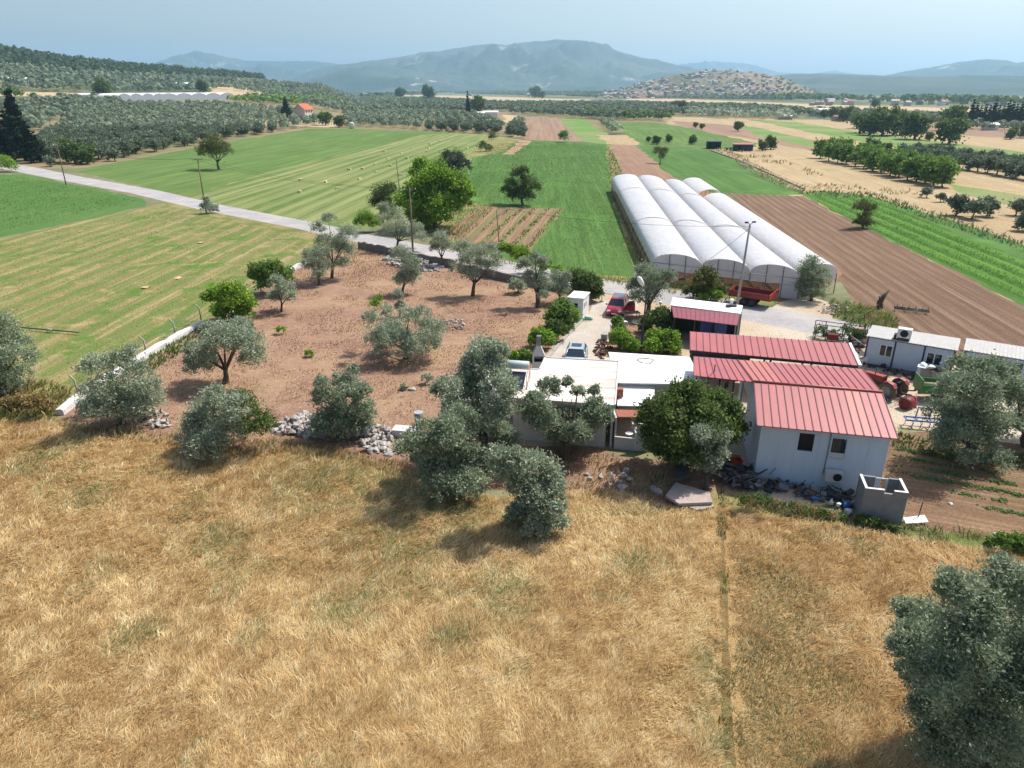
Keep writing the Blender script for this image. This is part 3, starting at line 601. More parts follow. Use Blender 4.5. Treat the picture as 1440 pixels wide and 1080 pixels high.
bush('rounded green shrub beside the white cabin at the top of the drive hedge', (792, 462), [(791, 436, 14), (784, 447, 14), (800, 444, 14), (796, 455, 12)], 'green', 3200, group='hedge along the drive')
bush('middle shrub of the drive hedge', (778, 480), [(780, 462, 12), (772, 470, 9), (787, 468, 9)], 'dkgreen', 1800, group='hedge along the drive')
bush('lowest shrub of the drive hedge, bright leaves', (762, 490), [(758, 473, 11), (768, 477, 10), (750, 478, 7)], 'bright', 1600, group='hedge along the drive')
bush('leafy plant beside the brick chimney', (734, 516), [(737, 501, 9), (743, 507, 8), (730, 508, 7)], 'green', 1300)
bush('yellow green spiky plant left of the chimney', (722, 520), [(722, 500, 6), (718, 510, 6), (727, 512, 5)], 'bright', 700)
bush('dark hedge against the road wall left of the gate post', (826, 424), [(810, 391, 12), (824, 396, 13), (836, 401, 11), (832, 411, 11), (842, 412, 7), (815, 403, 10)], 'dkgreen', 3800)
bush('green hedge along the road wall behind the olives', (760, 388), [(722, 354, 9), (735, 358, 10), (708, 350, 8), (748, 366, 8), (768, 374, 8), (784, 380, 7)], 'bright', 3000)
bush('small pointed bush beside the white garden chair', (869, 470), [(869, 452, 7), (869, 462, 8)], 'green', 1200)
bush('lush green vegetable bush at the near end of the drive bed', (880, 492), [(873, 474, 11), (884, 483, 11), (866, 480, 8), (893, 488, 8)], 'bright', 2500)
bush('bright green shrub between street lamp and red roofs', (925, 492), [(926, 478, 14), (940, 488, 13), (914, 486, 10), (945, 474, 10)], 'bright', 3500)
bush('dark tall shrub left of the white and red roofed shed', (920, 470), [(916, 452, 12), (928, 444, 11), (936, 452, 12), (906, 462, 9), (940, 463, 9)], 'dkgreen', 3000)
bush('grey green shrub beside the road, left of the red trailer', (990, 424), [(990, 391, 14), (977, 408, 13), (1006, 408, 13), (993, 412, 12)], 'yolive', 4000)
bush('bright leafy growth under the grey green roadside shrub', (1000, 426), [(1001, 410, 8), (1010, 416, 7), (988, 418, 6)], 'bright', 1100)
photo_tree('fruit_tree', 'broad dark green fruit tree between the lean-to and the blue warehouse', 'fruit tree', (960, 664), [(964, 560, 23), (931, 578, 22), (927, 604, 22), (952, 613, 26), (997, 569, 23), (1020, 580, 19), (987, 590, 25), (1032, 604, 16), (944, 633, 18), (908, 590, 12), (975, 625, 20), (1010, 600, 18), (930, 628, 18), (958, 642, 18), (975, 640, 14), (1024, 612, 14)], 'fruit', 19000, .19, .22, asp=.6, sig=.22)
photo_tree('walnut_tree', 'broad bright green walnut tree beyond the road, tallest of its clump', 'walnut tree', (612, 322), [(594, 240, 16), (611, 252, 20), (636, 258, 19), (600, 274, 24), (636, 276, 21), (578, 282, 17), (651, 268, 13), (594, 300, 22), (620, 292, 20), (650, 285, 12), (608, 306, 16)], 'bright', 15000, .38, .35, asp=.7)
bush('dark shrubby tree left of the walnut tree', (538, 305), [(539, 277, 15), (548, 268, 10), (530, 286, 11), (545, 290, 12)], 'dkgreen', 2500, .25)
bush('low bright bush on the road edge left of the walnut tree', (517, 327), [(515, 308, 11), (505, 312, 8), (528, 314, 9)], 'bright', 1800, .22)
photo_tree('olive_tree', 'small grey olive between walnut tree and road', 'olive tree', (539, 312), [(539, 292, 8), (541, 299, 7)], 'olive', 900, .2, .12)
photo_tree('oak_tree', 'dense dark grey green tree behind the walnut tree', 'tree', (640, 250), [(630, 220, 9), (643, 226, 12), (628, 232, 10), (651, 234, 10), (640, 238, 11), (618, 230, 6)], 'dolive', 4500, .32, .3)
photo_tree('field_tree', 'dark open tree alone in the middle green field', 'tree', (735, 288), [(722, 276, 9), (742, 276, 9), (728, 244, 10), (719, 263, 11), (744, 256, 11), (733, 272, 12), (752, 264, 9), (712, 268, 7), (738, 240, 7)], 'dkgreen', 5000, .26, .25, asp=.55)
photo_tree('field_tree', 'yellowish tree with a clear trunk alone in the big meadow beyond the road', 'tree', (308, 238), [(302, 200, 11), (289, 210, 11), (314, 210, 11), (302, 214, 12), (322, 214, 6), (282, 216, 6)], 'yolive', 4200, .32, .35)
photo_tree('field_tree', 'small sparse tree in the green strip beyond the greenhouse', 'tree', (928, 230), [(926, 213, 7), (934, 213, 6), (930, 220, 5)], 'yolive', 1200, .3, .15)
photo_tree('field_tree', 'small round tree at the edge of the ploughed field', 'tree', (1213, 321), [(1216, 290, 9), (1224, 294, 8), (1208, 292, 7), (1216, 305, 8)], 'yolive', 2800, .22, .18, skirt=True)
bush('pale shrub at the foot of the roadside pole', (294, 300), [(292, 291, 8), (300, 294, 7), (290, 281, 5)], 'olive', 1000, .22)
bush('round bush at the far edge of the middle green field', (793, 200), [(793, 193, 8)], 'green', 900, .35)
bush('grey bush beside the mown meadow corner', (680, 213), [(678, 206, 7), (686, 208, 6)], 'dkgreen', 700, .35)
bush('pale green bush where the meadow meets the middle field', (694, 196), [(692, 192, 5)], 'yolive', 400, .35)
bush('light bush at the left edge beside the far road end', (8, 242), [(5, 230, 11), (16, 234, 9), (-8, 232, 12)], 'bright', 1800, .3)

bush('dark tangled weeds in front of the warehouse wall beside the scrap', (1090, 722), [(1045, 704, 9), (1062, 702, 10), (1080, 707, 9), (1098, 712, 7), (1116, 714, 9), (1134, 719, 6), (1158, 722, 8), (1185, 728, 6)], 'dkgreen', 900, .1, 'weeds', 'weed_thicket', extra=('drybush', [(1052, 708, 8), (1090, 710, 8), (1125, 716, 9), (1145, 721, 7), (1170, 727, 6)], 1600))
bush('green weeds at the foot of the grey block hut', (1235, 738), [(1212, 732, 8), (1228, 736, 9), (1244, 740, 8), (1258, 744, 7)], 'fruit', 1200, .13, 'weeds', 'weed_thicket')
bush('dark green weeds at the right edge below the garden', (1425, 768), [(1410, 760, 11), (1430, 764, 13), (1450, 768, 14), (1395, 762, 7)], 'green', 1800, .13, 'weeds', 'weed_thicket')
bush('dry brown bush left of the near end of the white wall', (40, 580), [(30, 568, 15), (52, 566, 13), (14, 570, 12), (66, 572, 9)], 'drybush', 2600, .15)
# ---- trees farther away share a few models
def proto(pal, lobes, nleaf, size, r0, seed, sig=.25, asp=.6, h=None):
    rng = np.random.default_rng(seed)
    return (crown_mesh('crown', lobes, nleaf, size, pal, rng, 14, sig, asp, .5), trunk_mesh('trunk', (0, 0, 0), lobes, r0, rng, limbs=3))
def rl(seed, n, R0, z0, h):
    rr = random.Random(seed); return [(rr.uniform(-1, 1) * R0 * .5, rr.uniform(-1, 1) * R0 * .5, z0 + rr.uniform(0, 1) * h, R0 * rr.uniform(.45, .65)) for _ in range(n)]
PR = {
 'olive': [proto('olivef' if i % 2 else 'dolive2', rl(i, 6, 2.3, 1.15, 1.9), 1500, .62, .2, 40 + i) for i in range(5)],
 'round': [proto('dkgreen', rl(20 + i, 8, 3., 1.5, 2.6), 1800, .75, .3, 60 + i) for i in range(3)],
 'mulb': [proto('green', rl(30 + i, 8, 2.0, 1.1, 2.4), 1500, .6, .15, 70 + i) for i in range(3)],
 'cyp': [proto('cypress', [(0, 0, 1.6 + k * 1.35, 1.5 * (1 - k / 9.) ** .7) for k in range(9)], 2600, .7, .25, 80 + i) for i in range(2)],
}
def far_tree(kind, name, label, cat, p, sc, group=None, i=0, parts=True):
    cr, tr = PR[kind][i % len(PR[kind])]
    if parts:
        t = thing(name, label, cat, p, random.uniform(0, 6.28), group); t.scale = (sc, sc, sc if kind != 'cyp' else sc)
        link('crown', cr, t); link('trunk', tr, t); return t
    o = link(name, cr); o.location = p; o.rotation_euler = (0, 0, random.uniform(0, 6.28)); o.scale = (sc,) * 3
    return props(o, label, cat, group)
def sized(kind, name, label, cat, ub, vb, rpx, group=None, i=0):   # rpx: crown half width in the photo
    p = atT(ub, vb); base = {'olive': 2.3, 'round': 3., 'mulb': 2.0, 'cyp': 1.5}[kind]
    return far_tree(kind, name, label, cat, p, rpx * pxm(ub, vb) / base, group, i)
ORD = 'first second third fourth fifth sixth seventh eighth ninth tenth eleventh twelfth thirteenth fourteenth fifteenth sixteenth seventeenth eighteenth'.split()
# mulberry row and olive row on the right
for i in range(15):
    t = i / 14; sized('mulb', 'mulberry_tree', ORD[i] + ' tree from the far end in the near row of leafy green trees', 'fruit tree', 1153 + 172 * t, 223 + 41 * t + random.uniform(-1, 1), 10.5 + 5 * t, 'double row of green trees in the dry field', i)
for i in range(13):
    t = i / 12; sized('mulb', 'mulberry_tree', ORD[i] + ' tree from the far end in the rear row of leafy green trees', 'fruit tree', 1163 + 165 * t, 217 + 40 * t + random.uniform(-1, 1), 10 + 4.5 * t, 'double row of green trees in the dry field', i + 1)
for i in range(16):
    t = i / 15; sized('olive', 'olive_tree', ORD[i] + ' olive from the left in the near row of grey olives at right', 'olive tree', 1268 + 200 * t, 223 + 34 * t, 10 + 4 * t, 'grey double olive row on the right', i)
for i in range(13):
    t = i / 12; sized('olive', 'olive_tree', ORD[i] + ' olive from the left in the rear row of grey olives at right', 'olive tree', 1290 + 170 * t, 219 + 28 * t, 9.5 + 4 * t, 'grey double olive row on the right', i + 2)
for (u, v, r, lb) in [(1344, 303, 15, 'leftmost olive of the clump behind the bright green crop'), (1366, 308, 15, 'middle olive of the clump behind the bright green crop'), (1388, 304, 15, 'right hand olive of the clump behind the bright green crop'), (1428, 303, 13, 'olive near the right edge behind the fence'), (1442, 325, 15, 'olive cut by the right edge above the fence'), (1303, 278, 8, 'small olive at the end of the green tree row'), (1322, 284, 7, 'smallest olive beyond the end of the green tree row')]:
    sized('olive', 'olive_tree', lb, 'olive tree', u, v, r, 'olives behind the bright green crop', u)
sized('round', 'oak_tree', 'dark round tree rising behind the double row of green trees', 'tree', 1229, 222, 13, None, 1)
sized('round', 'oak_tree', 'small dark tree touching the one behind the green row', 'tree', 1244, 217, 8, None, 2)
for wi, (u, v, r) in enumerate([(1209, 187, 13), (1222, 190, 17), (1240, 191, 18), (1256, 190, 16), (1205, 181, 11), (1232, 180, 14), (1262, 182, 12), (1186, 171, 10), (1170, 168, 8), (1160, 166, 6)]):
    sized('round', 'oak_tree', ['dark tree at the left front of the small wood', 'broad front tree just left of the middle of the small wood', 'broadest front tree in the middle of the small wood', 'front tree at the right end of the small wood', 'rear tree at the left of the small wood', 'rear tree showing above the middle of the small wood', 'rear tree at the right end of the small wood', 'tree just left of the small wood', 'smaller tree farther left of the small wood', 'smallest tree, farthest left of the small wood'][wi], 'tree', u, v, r, 'dark trees of the small wood at right', u)
for (u, v, r, lb) in [(1286, 196, 18, 'broad dark tree right of the small wood'), (1334, 203, 18, 'broad dark tree alone in front of the cypress row'), (1334, 184, 17, 'dark tree behind the lone broad tree'), (1307, 198, 6, 'little dark bush between two broad dark trees'), (1420, 196, 8, 'small dark tree in the dry field near the right edge'), (1442, 194, 9, 'small dark tree cut by the right edge in the dry field'), (1084, 210, 9, 'green bush right of the red roofed sheds'), (1072, 212, 7, 'smaller green bush right of the red roofed sheds'), (973, 203, 6, 'dark bush left of the black shed'), (940, 200, 5, 'dark bush at the corner of the green strip'), (923, 203, 6, 'dark low bush beside the green strip corner'), (912, 200, 4, 'tiny dark bush beside the green strip corner'), (1038, 185, 7, 'dark bush on the far brown field'), (978, 180, 4, 'small tree at the left end of the far brown field'), (987, 182, 4, 'pale small tree at the left end of the far brown field'), (106, 230, 16, 'green tree beside the road left of the meadow'), (124, 231, 12, 'lower green tree beside the road left of the meadow'), (458, 176, 9, 'green tree right of the red roofed house'), (476, 179, 8, 'dark tree near the white tank'), (672, 160, 12, 'round dark tree beside the tall mast'), (1230, 153, 7, 'tree on the far plain above the wood'), (960, 158, 8, 'dark tree on the far plain left of the hillside village'), (950, 156, 7, 'second dark tree on the far plain left of the hillside village'), (752, 138, 8, 'dark tree on the far plain under the mountain'), (762, 139, 5, 'smaller dark tree on the far plain under the mountain'), (564, 140, 8, 'dark round tree in the far groves'), (604, 142, 10, 'broad dark tree in the far groves'), (148, 138, 12, 'green round tree left of the far greenhouse'), (286, 130, 8, 'grey tree on the slope above the far greenhouse'), (545, 152, 5, 'green tree at the edge of the far groves')]:
    sized('round', 'broadleaf_tree', lb, 'tree', u, v, r, None, u)
sized('olive', 'olive_tree', 'small olive beside the cypresses by the far road end', 'olive tree', 72, 234, 8, None, 3)
for i, (u, v, r, lb) in enumerate([(a[0], a[1], a[2], b) for a, b in zip([(6, 222, 12), (36, 226, 13), (48, 229, 11), (34, 222, 12), (20, 220, 12), (57, 228, 8), (-14, 224, 14)], ['dark cypress by the left edge, second in the clump', 'tallest dark cypress of the clump at the left edge', 'cypress just right of the tallest one at the left edge', 'tall cypress directly behind the tallest one at the left edge', 'cypress between the tallest one and the left edge', 'smallest cypress, rightmost of the clump at the left edge', 'cypress cut off by the left edge of the view'])]):
    p = atT(u, v); s_ = r * pxm(u, v) / 1.5
    t = far_tree('cyp', 'cypress_tree', lb, 'cypress', p, 1, 'cypresses at the left edge', i); t.scale = (s_, s_, s_ * .62 * (1.35 if i in (1, 3) else .95))
for i in range(18):
    u = 1362 + i * 6.2; p = atT(u, 178 + i * .15); s_ = 3.9 * pxm(u, 178) / 1.5
    t = far_tree('cyp', 'cypress_tree', ORD[i] + ' dark cypress from the left in the windbreak row at the right edge', 'cypress', p, 1, 'cypress windbreak at right', i); t.scale = (s_ * 1.25, s_ * 1.25, s_ * random.uniform(.95, 1.25) * .85)
p = atT(404, 168); t = far_tree('cyp', 'cypress_tree', 'single dark cypress beside the red roofed house', 'cypress', p, 1, None); s_ = 7 * pxm(408, 169) / 1.5; t.scale = (s_, s_, s_ * .5)
p = atT(658, 160); t = far_tree('cyp', 'cypress_tree', 'thin dark cypress like a mast on the far plain', 'cypress', p, 1, None); s_ = 3 * pxm(658, 160) / 1.5; t.scale = (s_, s_, s_ * 1.15)

# ---- olive groves: the nearest trees one by one, everything beyond as one mass
def grove_points(poly_px, sp, jit, seed, ang=.3):
    pp = [atT(u, v) for u, v in poly_px]; P2 = [(q.x, q.y) for q in pp]; xs = [q[0] for q in P2]; ys = [q[1] for q in P2]
    ca, sa = math.cos(ang), math.sin(ang); cx, cy = (min(xs) + max(xs)) / 2, (min(ys) + max(ys)) / 2; Rr_ = max(max(xs) - min(xs), max(ys) - min(ys)) * .75
    g = np.arange(-Rr_, Rr_, sp); gx, gy = np.meshgrid(g, g); gx, gy = gx.ravel(), gy.ravel()
    x = cx + gx * ca - gy * sa; y = cy + gx * sa + gy * ca; rng = np.random.default_rng(seed)
    x += rng.normal(0, jit, len(x)); y += rng.normal(0, jit, len(x)); k = inpoly(x, y, P2)
    return x[k], y[k]
gx, gy = grove_points([(60, 226), (50, 205), (95, 166), (160, 148), (300, 148), (430, 160), (450, 176), (430, 179), (300, 199), (230, 212), (160, 228), (110, 232)], 6.6, .7, 1)
hx, hy = grove_points([(484, 180), (485, 162), (560, 158), (640, 160), (700, 172), (712, 190), (600, 184), (500, 178)], 6.8, .7, 2, .1)
ex, ey = grove_points([(716, 192), (722, 172), (735, 172), (736, 194)], 6, .5, 3)
allx = np.concatenate([gx, hx, ex]); ally = np.concatenate([gy, hy, ey]); _h = atT(427, 167); _k = ~((np.abs(allx - _h.x) < 16) & (ally > _h.y - 30) & (ally < _h.y + 14)); allx, ally = allx[_k], ally[_k]; dd = np.hypot(allx, ally); order = np.argsort(dd)
def grove_tag(x): return ('olive tree in the dense grove beyond the meadow and left of the red roofed house', 'olives of the left hand grove') if x < -95 else ('olive tree in the grove along the far side of the mown meadow', 'olives of the grove behind the mown meadow')
for k in order[:262]:
    x, y = float(allx[k]), float(ally[k]); lb, gr = grove_tag(x)
    far_tree('olive', 'olive_tree', lb, 'olive tree', (x, y, float(T(x, y))), random.uniform(.85, 1.3), gr, int(k), parts=dd[k] < 330)
def mass(name, xs, ys, rad, pal, seed, nq=34, size=1.3, hgt=1.0, mat=LEAF):
    """many far crowns in one mesh"""
    n = len(xs); rng = np.random.default_rng(seed); sc = rad * rng.uniform(.75, 1.25, n)
    p = rng.normal(size=(n, nq, 3)); p /= np.linalg.norm(p, axis=2)[:, :, None]; p[:, :, 2] = np.abs(p[:, :, 2]) * 1.3 - .25
    C0 = np.stack([xs, ys, T(xs, ys) + sc * .95 * hgt], 1)
    Pt = C0[:, None, :] + p * sc[:, None, None] * np.array([1, 1, .8 * hgt]) * rng.uniform(.7, 1, (n, nq, 1))
    tone = np.repeat(rng.random(n), nq); Q = Pt.reshape(-1, 3); o = p.reshape(-1, 3)
    d = np.cross(o, rng.normal(size=Q.shape)); d /= np.linalg.norm(d, axis=1)[:, None]; s = np.cross(d, o + rng.normal(size=Q.shape) * .35); s /= np.linalg.norm(s, axis=1)[:, None]
    L = (np.repeat(sc, nq) * .5 * size * rng.uniform(.6, 1.2, len(Q)))[:, None]
    V = np.stack([Q - d * L * .6, Q + s * L * .5, Q + d * L * .6, Q - s * L * .5], 1)
    props(link(name, quadmesh(name, V, 0, pal_cols(pal, len(Q), rng, tone), mat)), kind='stuff')
mass('olive_grove', allx[order[262:]], ally[order[262:]], 2.6, 'olivef', 5, 44, .9)
def mass_px(name, poly, sp, rad, pal, seed, thin=0., **k):
    x, y = grove_points(poly, sp, sp * .22, seed, seed * .37)
    if thin: kk = vn(x, y, sp * 12, seed) > thin; x, y = x[kk], y[kk]
    if len(x): mass(name, x, y, rad, pal, seed, **k)
mass_px('olive_grove', [(0, 166), (0, 150), (90, 140), (165, 143), (170, 150), (90, 166), (40, 190)], 7.5, 3., 'olivef', 11, nq=30)
mass_px('olive_grove', [(-200, 140), (-200, 106), (0, 94), (120, 101), (230, 109), (360, 117), (440, 124), (420, 133), (300, 121), (290, 130), (200, 132), (0, 128)], 11, 4.2, 'olivef', 12, .12, nq=16, size=1.5)
mass_px('olive_grove', [(300, 126), (420, 128), (490, 132), (560, 140), (560, 156), (480, 160), (430, 150), (350, 146), (420, 141), (300, 122)], 9, 3.4, 'olivef', 13, .15, nq=22, size=1.3)
mass_px('olive_grove', [(480, 130), (560, 132), (560, 139), (640, 142), (700, 147), (850, 147), (1060, 152), (1130, 160), (1110, 166), (925, 162), (860, 170), (740, 162), (640, 158), (560, 156), (500, 148)], 8, 3.2, 'dolive2', 14, .12, nq=24, size=1.2)
mass_px('olive_grove', [(640, 129), (830, 135), (1000, 137), (1120, 140), (1100, 143), (860, 138.5), (640, 132)], 14, 4.5, 'dolive2', 15, .3, nq=12, size=1.6)
mass_px('olive_grove', [(1050, 156), (1180, 160), (1330, 171), (1340, 178), (1280, 177), (1140, 166)], 9, 3.4, 'dolive2', 16, .1, nq=22)
mass_px('olive_grove', [(1320, 178), (1440, 182), (1440, 186), (1340, 182)], 7, 2.8, 'olivef', 17, nq=24)
mass_px('distant_wood', [(400, 127.5), (640, 127.8), (860, 132), (1160, 139), (1440, 146), (1600, 150), (1600, 155), (1440, 151), (1180, 145), (880, 136), (640, 130), (400, 130)], 24, 6.5, 'dkgreen', 18, .42, nq=12, size=1.6)
mass_px('pine_wood', [(-260, 102), (-250, 63), (0, 72), (60, 81), (160, 93), (230, 99), (300, 105), (380, 112), (370, 114), (300, 112), (230, 111), (100, 103), (0, 96)], 8.5, 4.2, 'pine', 19, .08, nq=16, size=1.4, hgt=1.3)
mass_px('hedgerow', [(0, 140), (0, 133), (160, 135), (240, 136), (240, 140), (150, 142)], 9, 4., 'dkgreen', 20, .4, nq=18, size=1.3)
mass_px('hedgerow', [(300, 148), (360, 138), (470, 143), (480, 150), (400, 158), (330, 150)], 9, 3.6, 'green', 21, .5, nq=22, size=1.2)
mass_px('hedgerow', [(820, 160), (900, 165), (950, 166), (940, 171), (870, 170), (815, 166)], 7, 3.2, 'dkgreen', 22, .35, nq=24, size=1.1)
mass_px('hedgerow', [(842, 172), (862, 176), (866, 186), (880, 190), (862, 190)], 5, 2.2, 'olived', 23, .2, nq=26, size=1.)
mass_px('hedgerow', [(968, 158), (1120, 164), (1120, 170), (1000, 167), (960, 163)], 8, 3.2, 'olive', 24, .3, nq=24, size=1.1)

# ------------------------------------------------------------------ grasses, weeds and crop leaves that nobody could count
def blades(name, poly, dens, h, wdt, cols, seed, segs=2, world=None, lean=.55, flow=9., flowang=None, hfun=None, cfun=None, mask=None, near=None, kind='stuff', nearref=30.):
    """thin bent blades all over a region; density per m2 falls and width grows with distance"""
    rng = np.random.default_rng(seed); P2 = world if world else [(q.x, q.y) for q in (at(u, v) for u, v in poly)]
    xs = [q[0] for q in P2]; ys = [q[1] for q in P2]; A = (max(xs) - min(xs)) * (max(ys) - min(ys)); n = int(A * dens)
    x = rng.uniform(min(xs), max(xs), n); y = rng.uniform(min(ys), max(ys), n); d = np.hypot(x, y)
    k = inpoly(x, y, P2) & (rng.random(n) < np.clip(nearref / d, .05, 1) ** 1.3) & (np.abs(x) < y * .84 + 8)
    if mask is not None: k &= mask(x, y, rng)
    x, y, d = x[k], y[k], d[k]; n = len(x)
    H_ = rng.uniform(h[0], h[1], n) * (.65 + .7 * vn(x, y, 1.7, seed)) * (.85 + .3 * vn(x, y, 6, seed + 1))
    if hfun is not None: H_ *= hfun(x, y)
    W_ = wdt * np.clip(d / nearref, .6, 8) ** .9 * rng.uniform(.7, 1.3, n)
    fa = (flowang if flowang is not None else .6) + (vn(x, y, flow, seed + 2) - .5) * 2.2 + (vn(x, y, flow / 9, seed + 3) - .5) * 2.2 + (vn(x, y, .45, seed + 7) - .5) * 2.4 + rng.normal(0, .72, n)
    ln = lean * (.6 + .8 * vn(x, y, 2.1, seed + 4)) + rng.normal(0, .2, n)
    dx, dy = np.cos(fa), np.sin(fa); sx, sy = -np.sin(fa + rng.normal(0, .9, n)), np.cos(fa + rng.normal(0, .9, n))
    z0 = T(x, y)
    p0 = np.stack([x, y, z0], 1); dh = np.stack([dx * ln, dy * ln, np.ones(n)], 1); dh /= np.linalg.norm(dh, axis=1)[:, None]
    dt = np.stack([dx * ln * 3, dy * ln * 3, np.ones(n) * .9], 1); dt /= np.linalg.norm(dt, axis=1)[:, None]
    p1 = p0 + dh * (H_ * .55)[:, None]; p2 = p1 + dt * (H_ * .55)[:, None]; sd = np.stack([sx, sy, np.zeros(n)], 1) * W_[:, None] * .5
    Q1 = np.stack([p0 - sd, p0 + sd, p1 + sd * .9, p1 - sd * .9], 1); Q2 = np.stack([p1 - sd * .9, p1 + sd * .9, p2 + sd * .15, p2 - sd * .15], 1)
    c = cols(x, y, rng)
    V = np.concatenate([Q1, Q2]); C_ = np.concatenate([c, c])
    return props(link(name, quadmesh(name, V, 0, C_, STRAW)), kind=kind)
def lerp3(a, b, t): return a + (b - a) * t[:, None]
STR = [hexc(248, 222, 166) * 1.1, hexc(234, 200, 144) * 1.08, hexc(190, 152, 106), hexc(255, 244, 204) * 1.3, hexc(176, 180, 122), hexc(142, 164, 104)]
_gul = [at(1100, 870), at(1150, 960), at(1120, 1060), at(1080, 820), at(1060, 1000), at(1090, 930), at(1060, 940)]
GP = [(450, 680, 3.2), (640, 720, 2.2), (560, 760, 2.6), (500, 690, 2.4), (130, 700, 1.5), (300, 760, 1.6), (700, 840, 1.6), (60, 640, 1.6), (1215, 770, .8), (900, 800, 1.2), (480, 860, 1.3), (1020, 940, 1.2), (1030, 1050, .9), (900, 620, 1), (740, 730, 1.3), (640, 900, .8), (180, 900, .9)]
GPW = [(at(u, v).x, at(u, v).y, r) for u, v, r in GP]
def wheatcol(x, y, rng):
    n = len(x); t = np.clip(vn(x, y, 4.5, 5) * .5 + .35 + rng.normal(0, .28, n), 0, 1); t2 = np.clip(vn(x, y, .5, 6) * .9 + .05 + rng.normal(0, .25, n), 0, 1)
    c = lerp3(STR[1], STR[0], t); c = np.where((t2 > .62)[:, None], lerp3(c, STR[3], (t2 - .62) * 2), c); c = np.where((t2 < .3)[:, None], lerp3(c, STR[2], (.3 - t2) * 2.2), c)
    g = np.zeros(n)
    for px_, py_, r in GPW: g = np.maximum(g, np.exp(-((x - px_) ** 2 + (y - py_) ** 2) / r ** 2))
    g = g * (.2 + 1.3 * vn(x, y, .8, 12)) + .35 * (vn(x, y, 2.2, 13) > .8)
    gg = rng.random(n) < np.clip(g * .6, 0, .5)
    c[gg] = lerp3(STR[4], STR[5], rng.random(int(gg.sum())))
    # the darker, browner right hand field
    rr = x > furrow(y) ; c[rr] = c[rr] * np.array([.9, .85, .8])
    gu = np.zeros(n)
    for p in _gul: gu = np.maximum(gu, np.exp(-((x - p.x) ** 2 + (y - p.y) ** 2) / 1.5 ** 2))
    kk = rng.random(n) < gu * .75; c[kk] = lerp3(hexc(140, 120, 84), STR[4], rng.random(int(kk.sum())))
    return c * (1 + rng.normal(0, .17, (n, 1)))
_fa, _fb = at(1012, 715), at(1030, 1080)
def furrow(y): return _fa.x + (_fb.x - _fa.x) * (y - _fa.y) / (_fb.y - _fa.y)
def wh_h(x, y):
    f = np.abs(x - furrow(y) + (vn(x, y, 1.5, 31) - .5) * .7 + (vn(x, y, .35, 33) - .5) * .9); h = np.clip(.1 + (f - .16) / .5, .1, 1)
    low = np.zeros(len(x))
    for p in _gul: low = np.maximum(low, np.exp(-((x - p.x) ** 2 + (y - p.y) ** 2) / 1.5 ** 2))
    return h * (1 - .55 * low) * np.where(x > furrow(y), 1.15, 1)
WHP = [(-900, 604), (0, 590), (90, 596), (130, 608), (250, 622), (340, 638), (420, 632), (520, 648), (600, 682), (700, 702), (790, 694), (860, 692), (940, 717), (1010, 714), (1100, 730), (1200, 744), (1290, 762), (1440, 782), (1700, 810), (2600, 1200), (2200, 1400), (-1200, 1400)]
blades('dry_grass', WHP, 620, (.14, .42), .0185, wheatcol, 3, hfun=wh_h, lean=.7, nearref=24)
def twocol(a, b, c3=None, p3=.15):
    A, B = hexc(*a), hexc(*b); C3 = hexc(*c3) if c3 else None
    def f(x, y, rng):
        n = len(x); c = lerp3(A, B, np.clip(vn(x, y, 2.5, 8) * 1.2 - .1 + rng.normal(0, .25, n), 0, 1))
        if C3 is not None: k = rng.random(n) < p3; c[k] = C3
        return c * (1 + rng.normal(0, .08, (n, 1)))
    return f
weed = twocol((96, 116, 62), (150, 150, 88), (206, 180, 128), .3); dryc = twocol((190, 160, 110), (222, 196, 146), (120, 126, 72), .2)
greenc = twocol((74, 104, 50), (110, 142, 70), (140, 150, 90), .1); gardenc = twocol((92, 126, 70), (140, 168, 112), (110, 130, 60), .2)
blades('weeds', [(1010, 690), (1060, 700), (1200, 726), (1290, 742), (1440, 760), (1700, 790), (1700, 810), (1440, 778), (1290, 764), (1200, 744), (1080, 726), (1010, 712)], 150, (.2, .55), .03, twocol((108, 120, 76), (150, 152, 98), (214, 190, 136), .3), 21, lean=.8, mask=lambda x, y, r: vn(x, y, .9, 61) > .3)
blades('weeds', [(-200, 560), (0, 528), (50, 535), (100, 548), (84, 585), (60, 598), (0, 596), (-300, 620)], 60, (.4, .9), .05, weed, 22)
blades('dry_grass', [(60, 590), (110, 600), (240, 612), (420, 622), (560, 650), (640, 680), (560, 672), (500, 652), (400, 640), (340, 642), (240, 628), (120, 612)], 120, (.25, .55), .04, dryc, 23)
blades('dry_grass', [(700, 640), (860, 640), (960, 680), (1000, 716), (940, 722), (860, 700), (780, 700), (700, 690)], 50, (.15, .4), .04, dryc, 24)
blades('weeds', [(200, 500), (290, 450), (300, 470), (210, 525), (190, 530)], 80, (.2, .4), .05, greenc, 25)
blades('dry_grass', [(470, 350), (550, 352), (560, 380), (480, 395)], 10, (.15, .4), .05, dryc, 26, nearref=60)
blades('stubble', [(90, 590), (190, 520), (285, 455), (430, 368), (500, 346), (640, 368), (760, 394), (840, 425), (790, 480), (750, 520), (700, 560), (600, 640), (420, 625), (250, 612)], 26, (.06, .2), .05, twocol((176, 130, 100), (214, 184, 140), (120, 120, 74), .12), 27, nearref=60, mask=lambda x, y, r: vn(x, y, 2.2, 41) > .4)
blades('weeds', [(820, 386), (900, 394), (1000, 404), (1060, 416), (1020, 428), (940, 412), (850, 398)], 16, (.3, .7), .06, weed, 28, nearref=60)
blades('weeds', [(1165, 425), (1200, 428), (1250, 444), (1265, 458), (1240, 466), (1200, 458), (1170, 445)], 40, (.4, .9), .07, twocol((100, 130, 60), (150, 170, 84), (190, 170, 120), .25), 29, nearref=60)
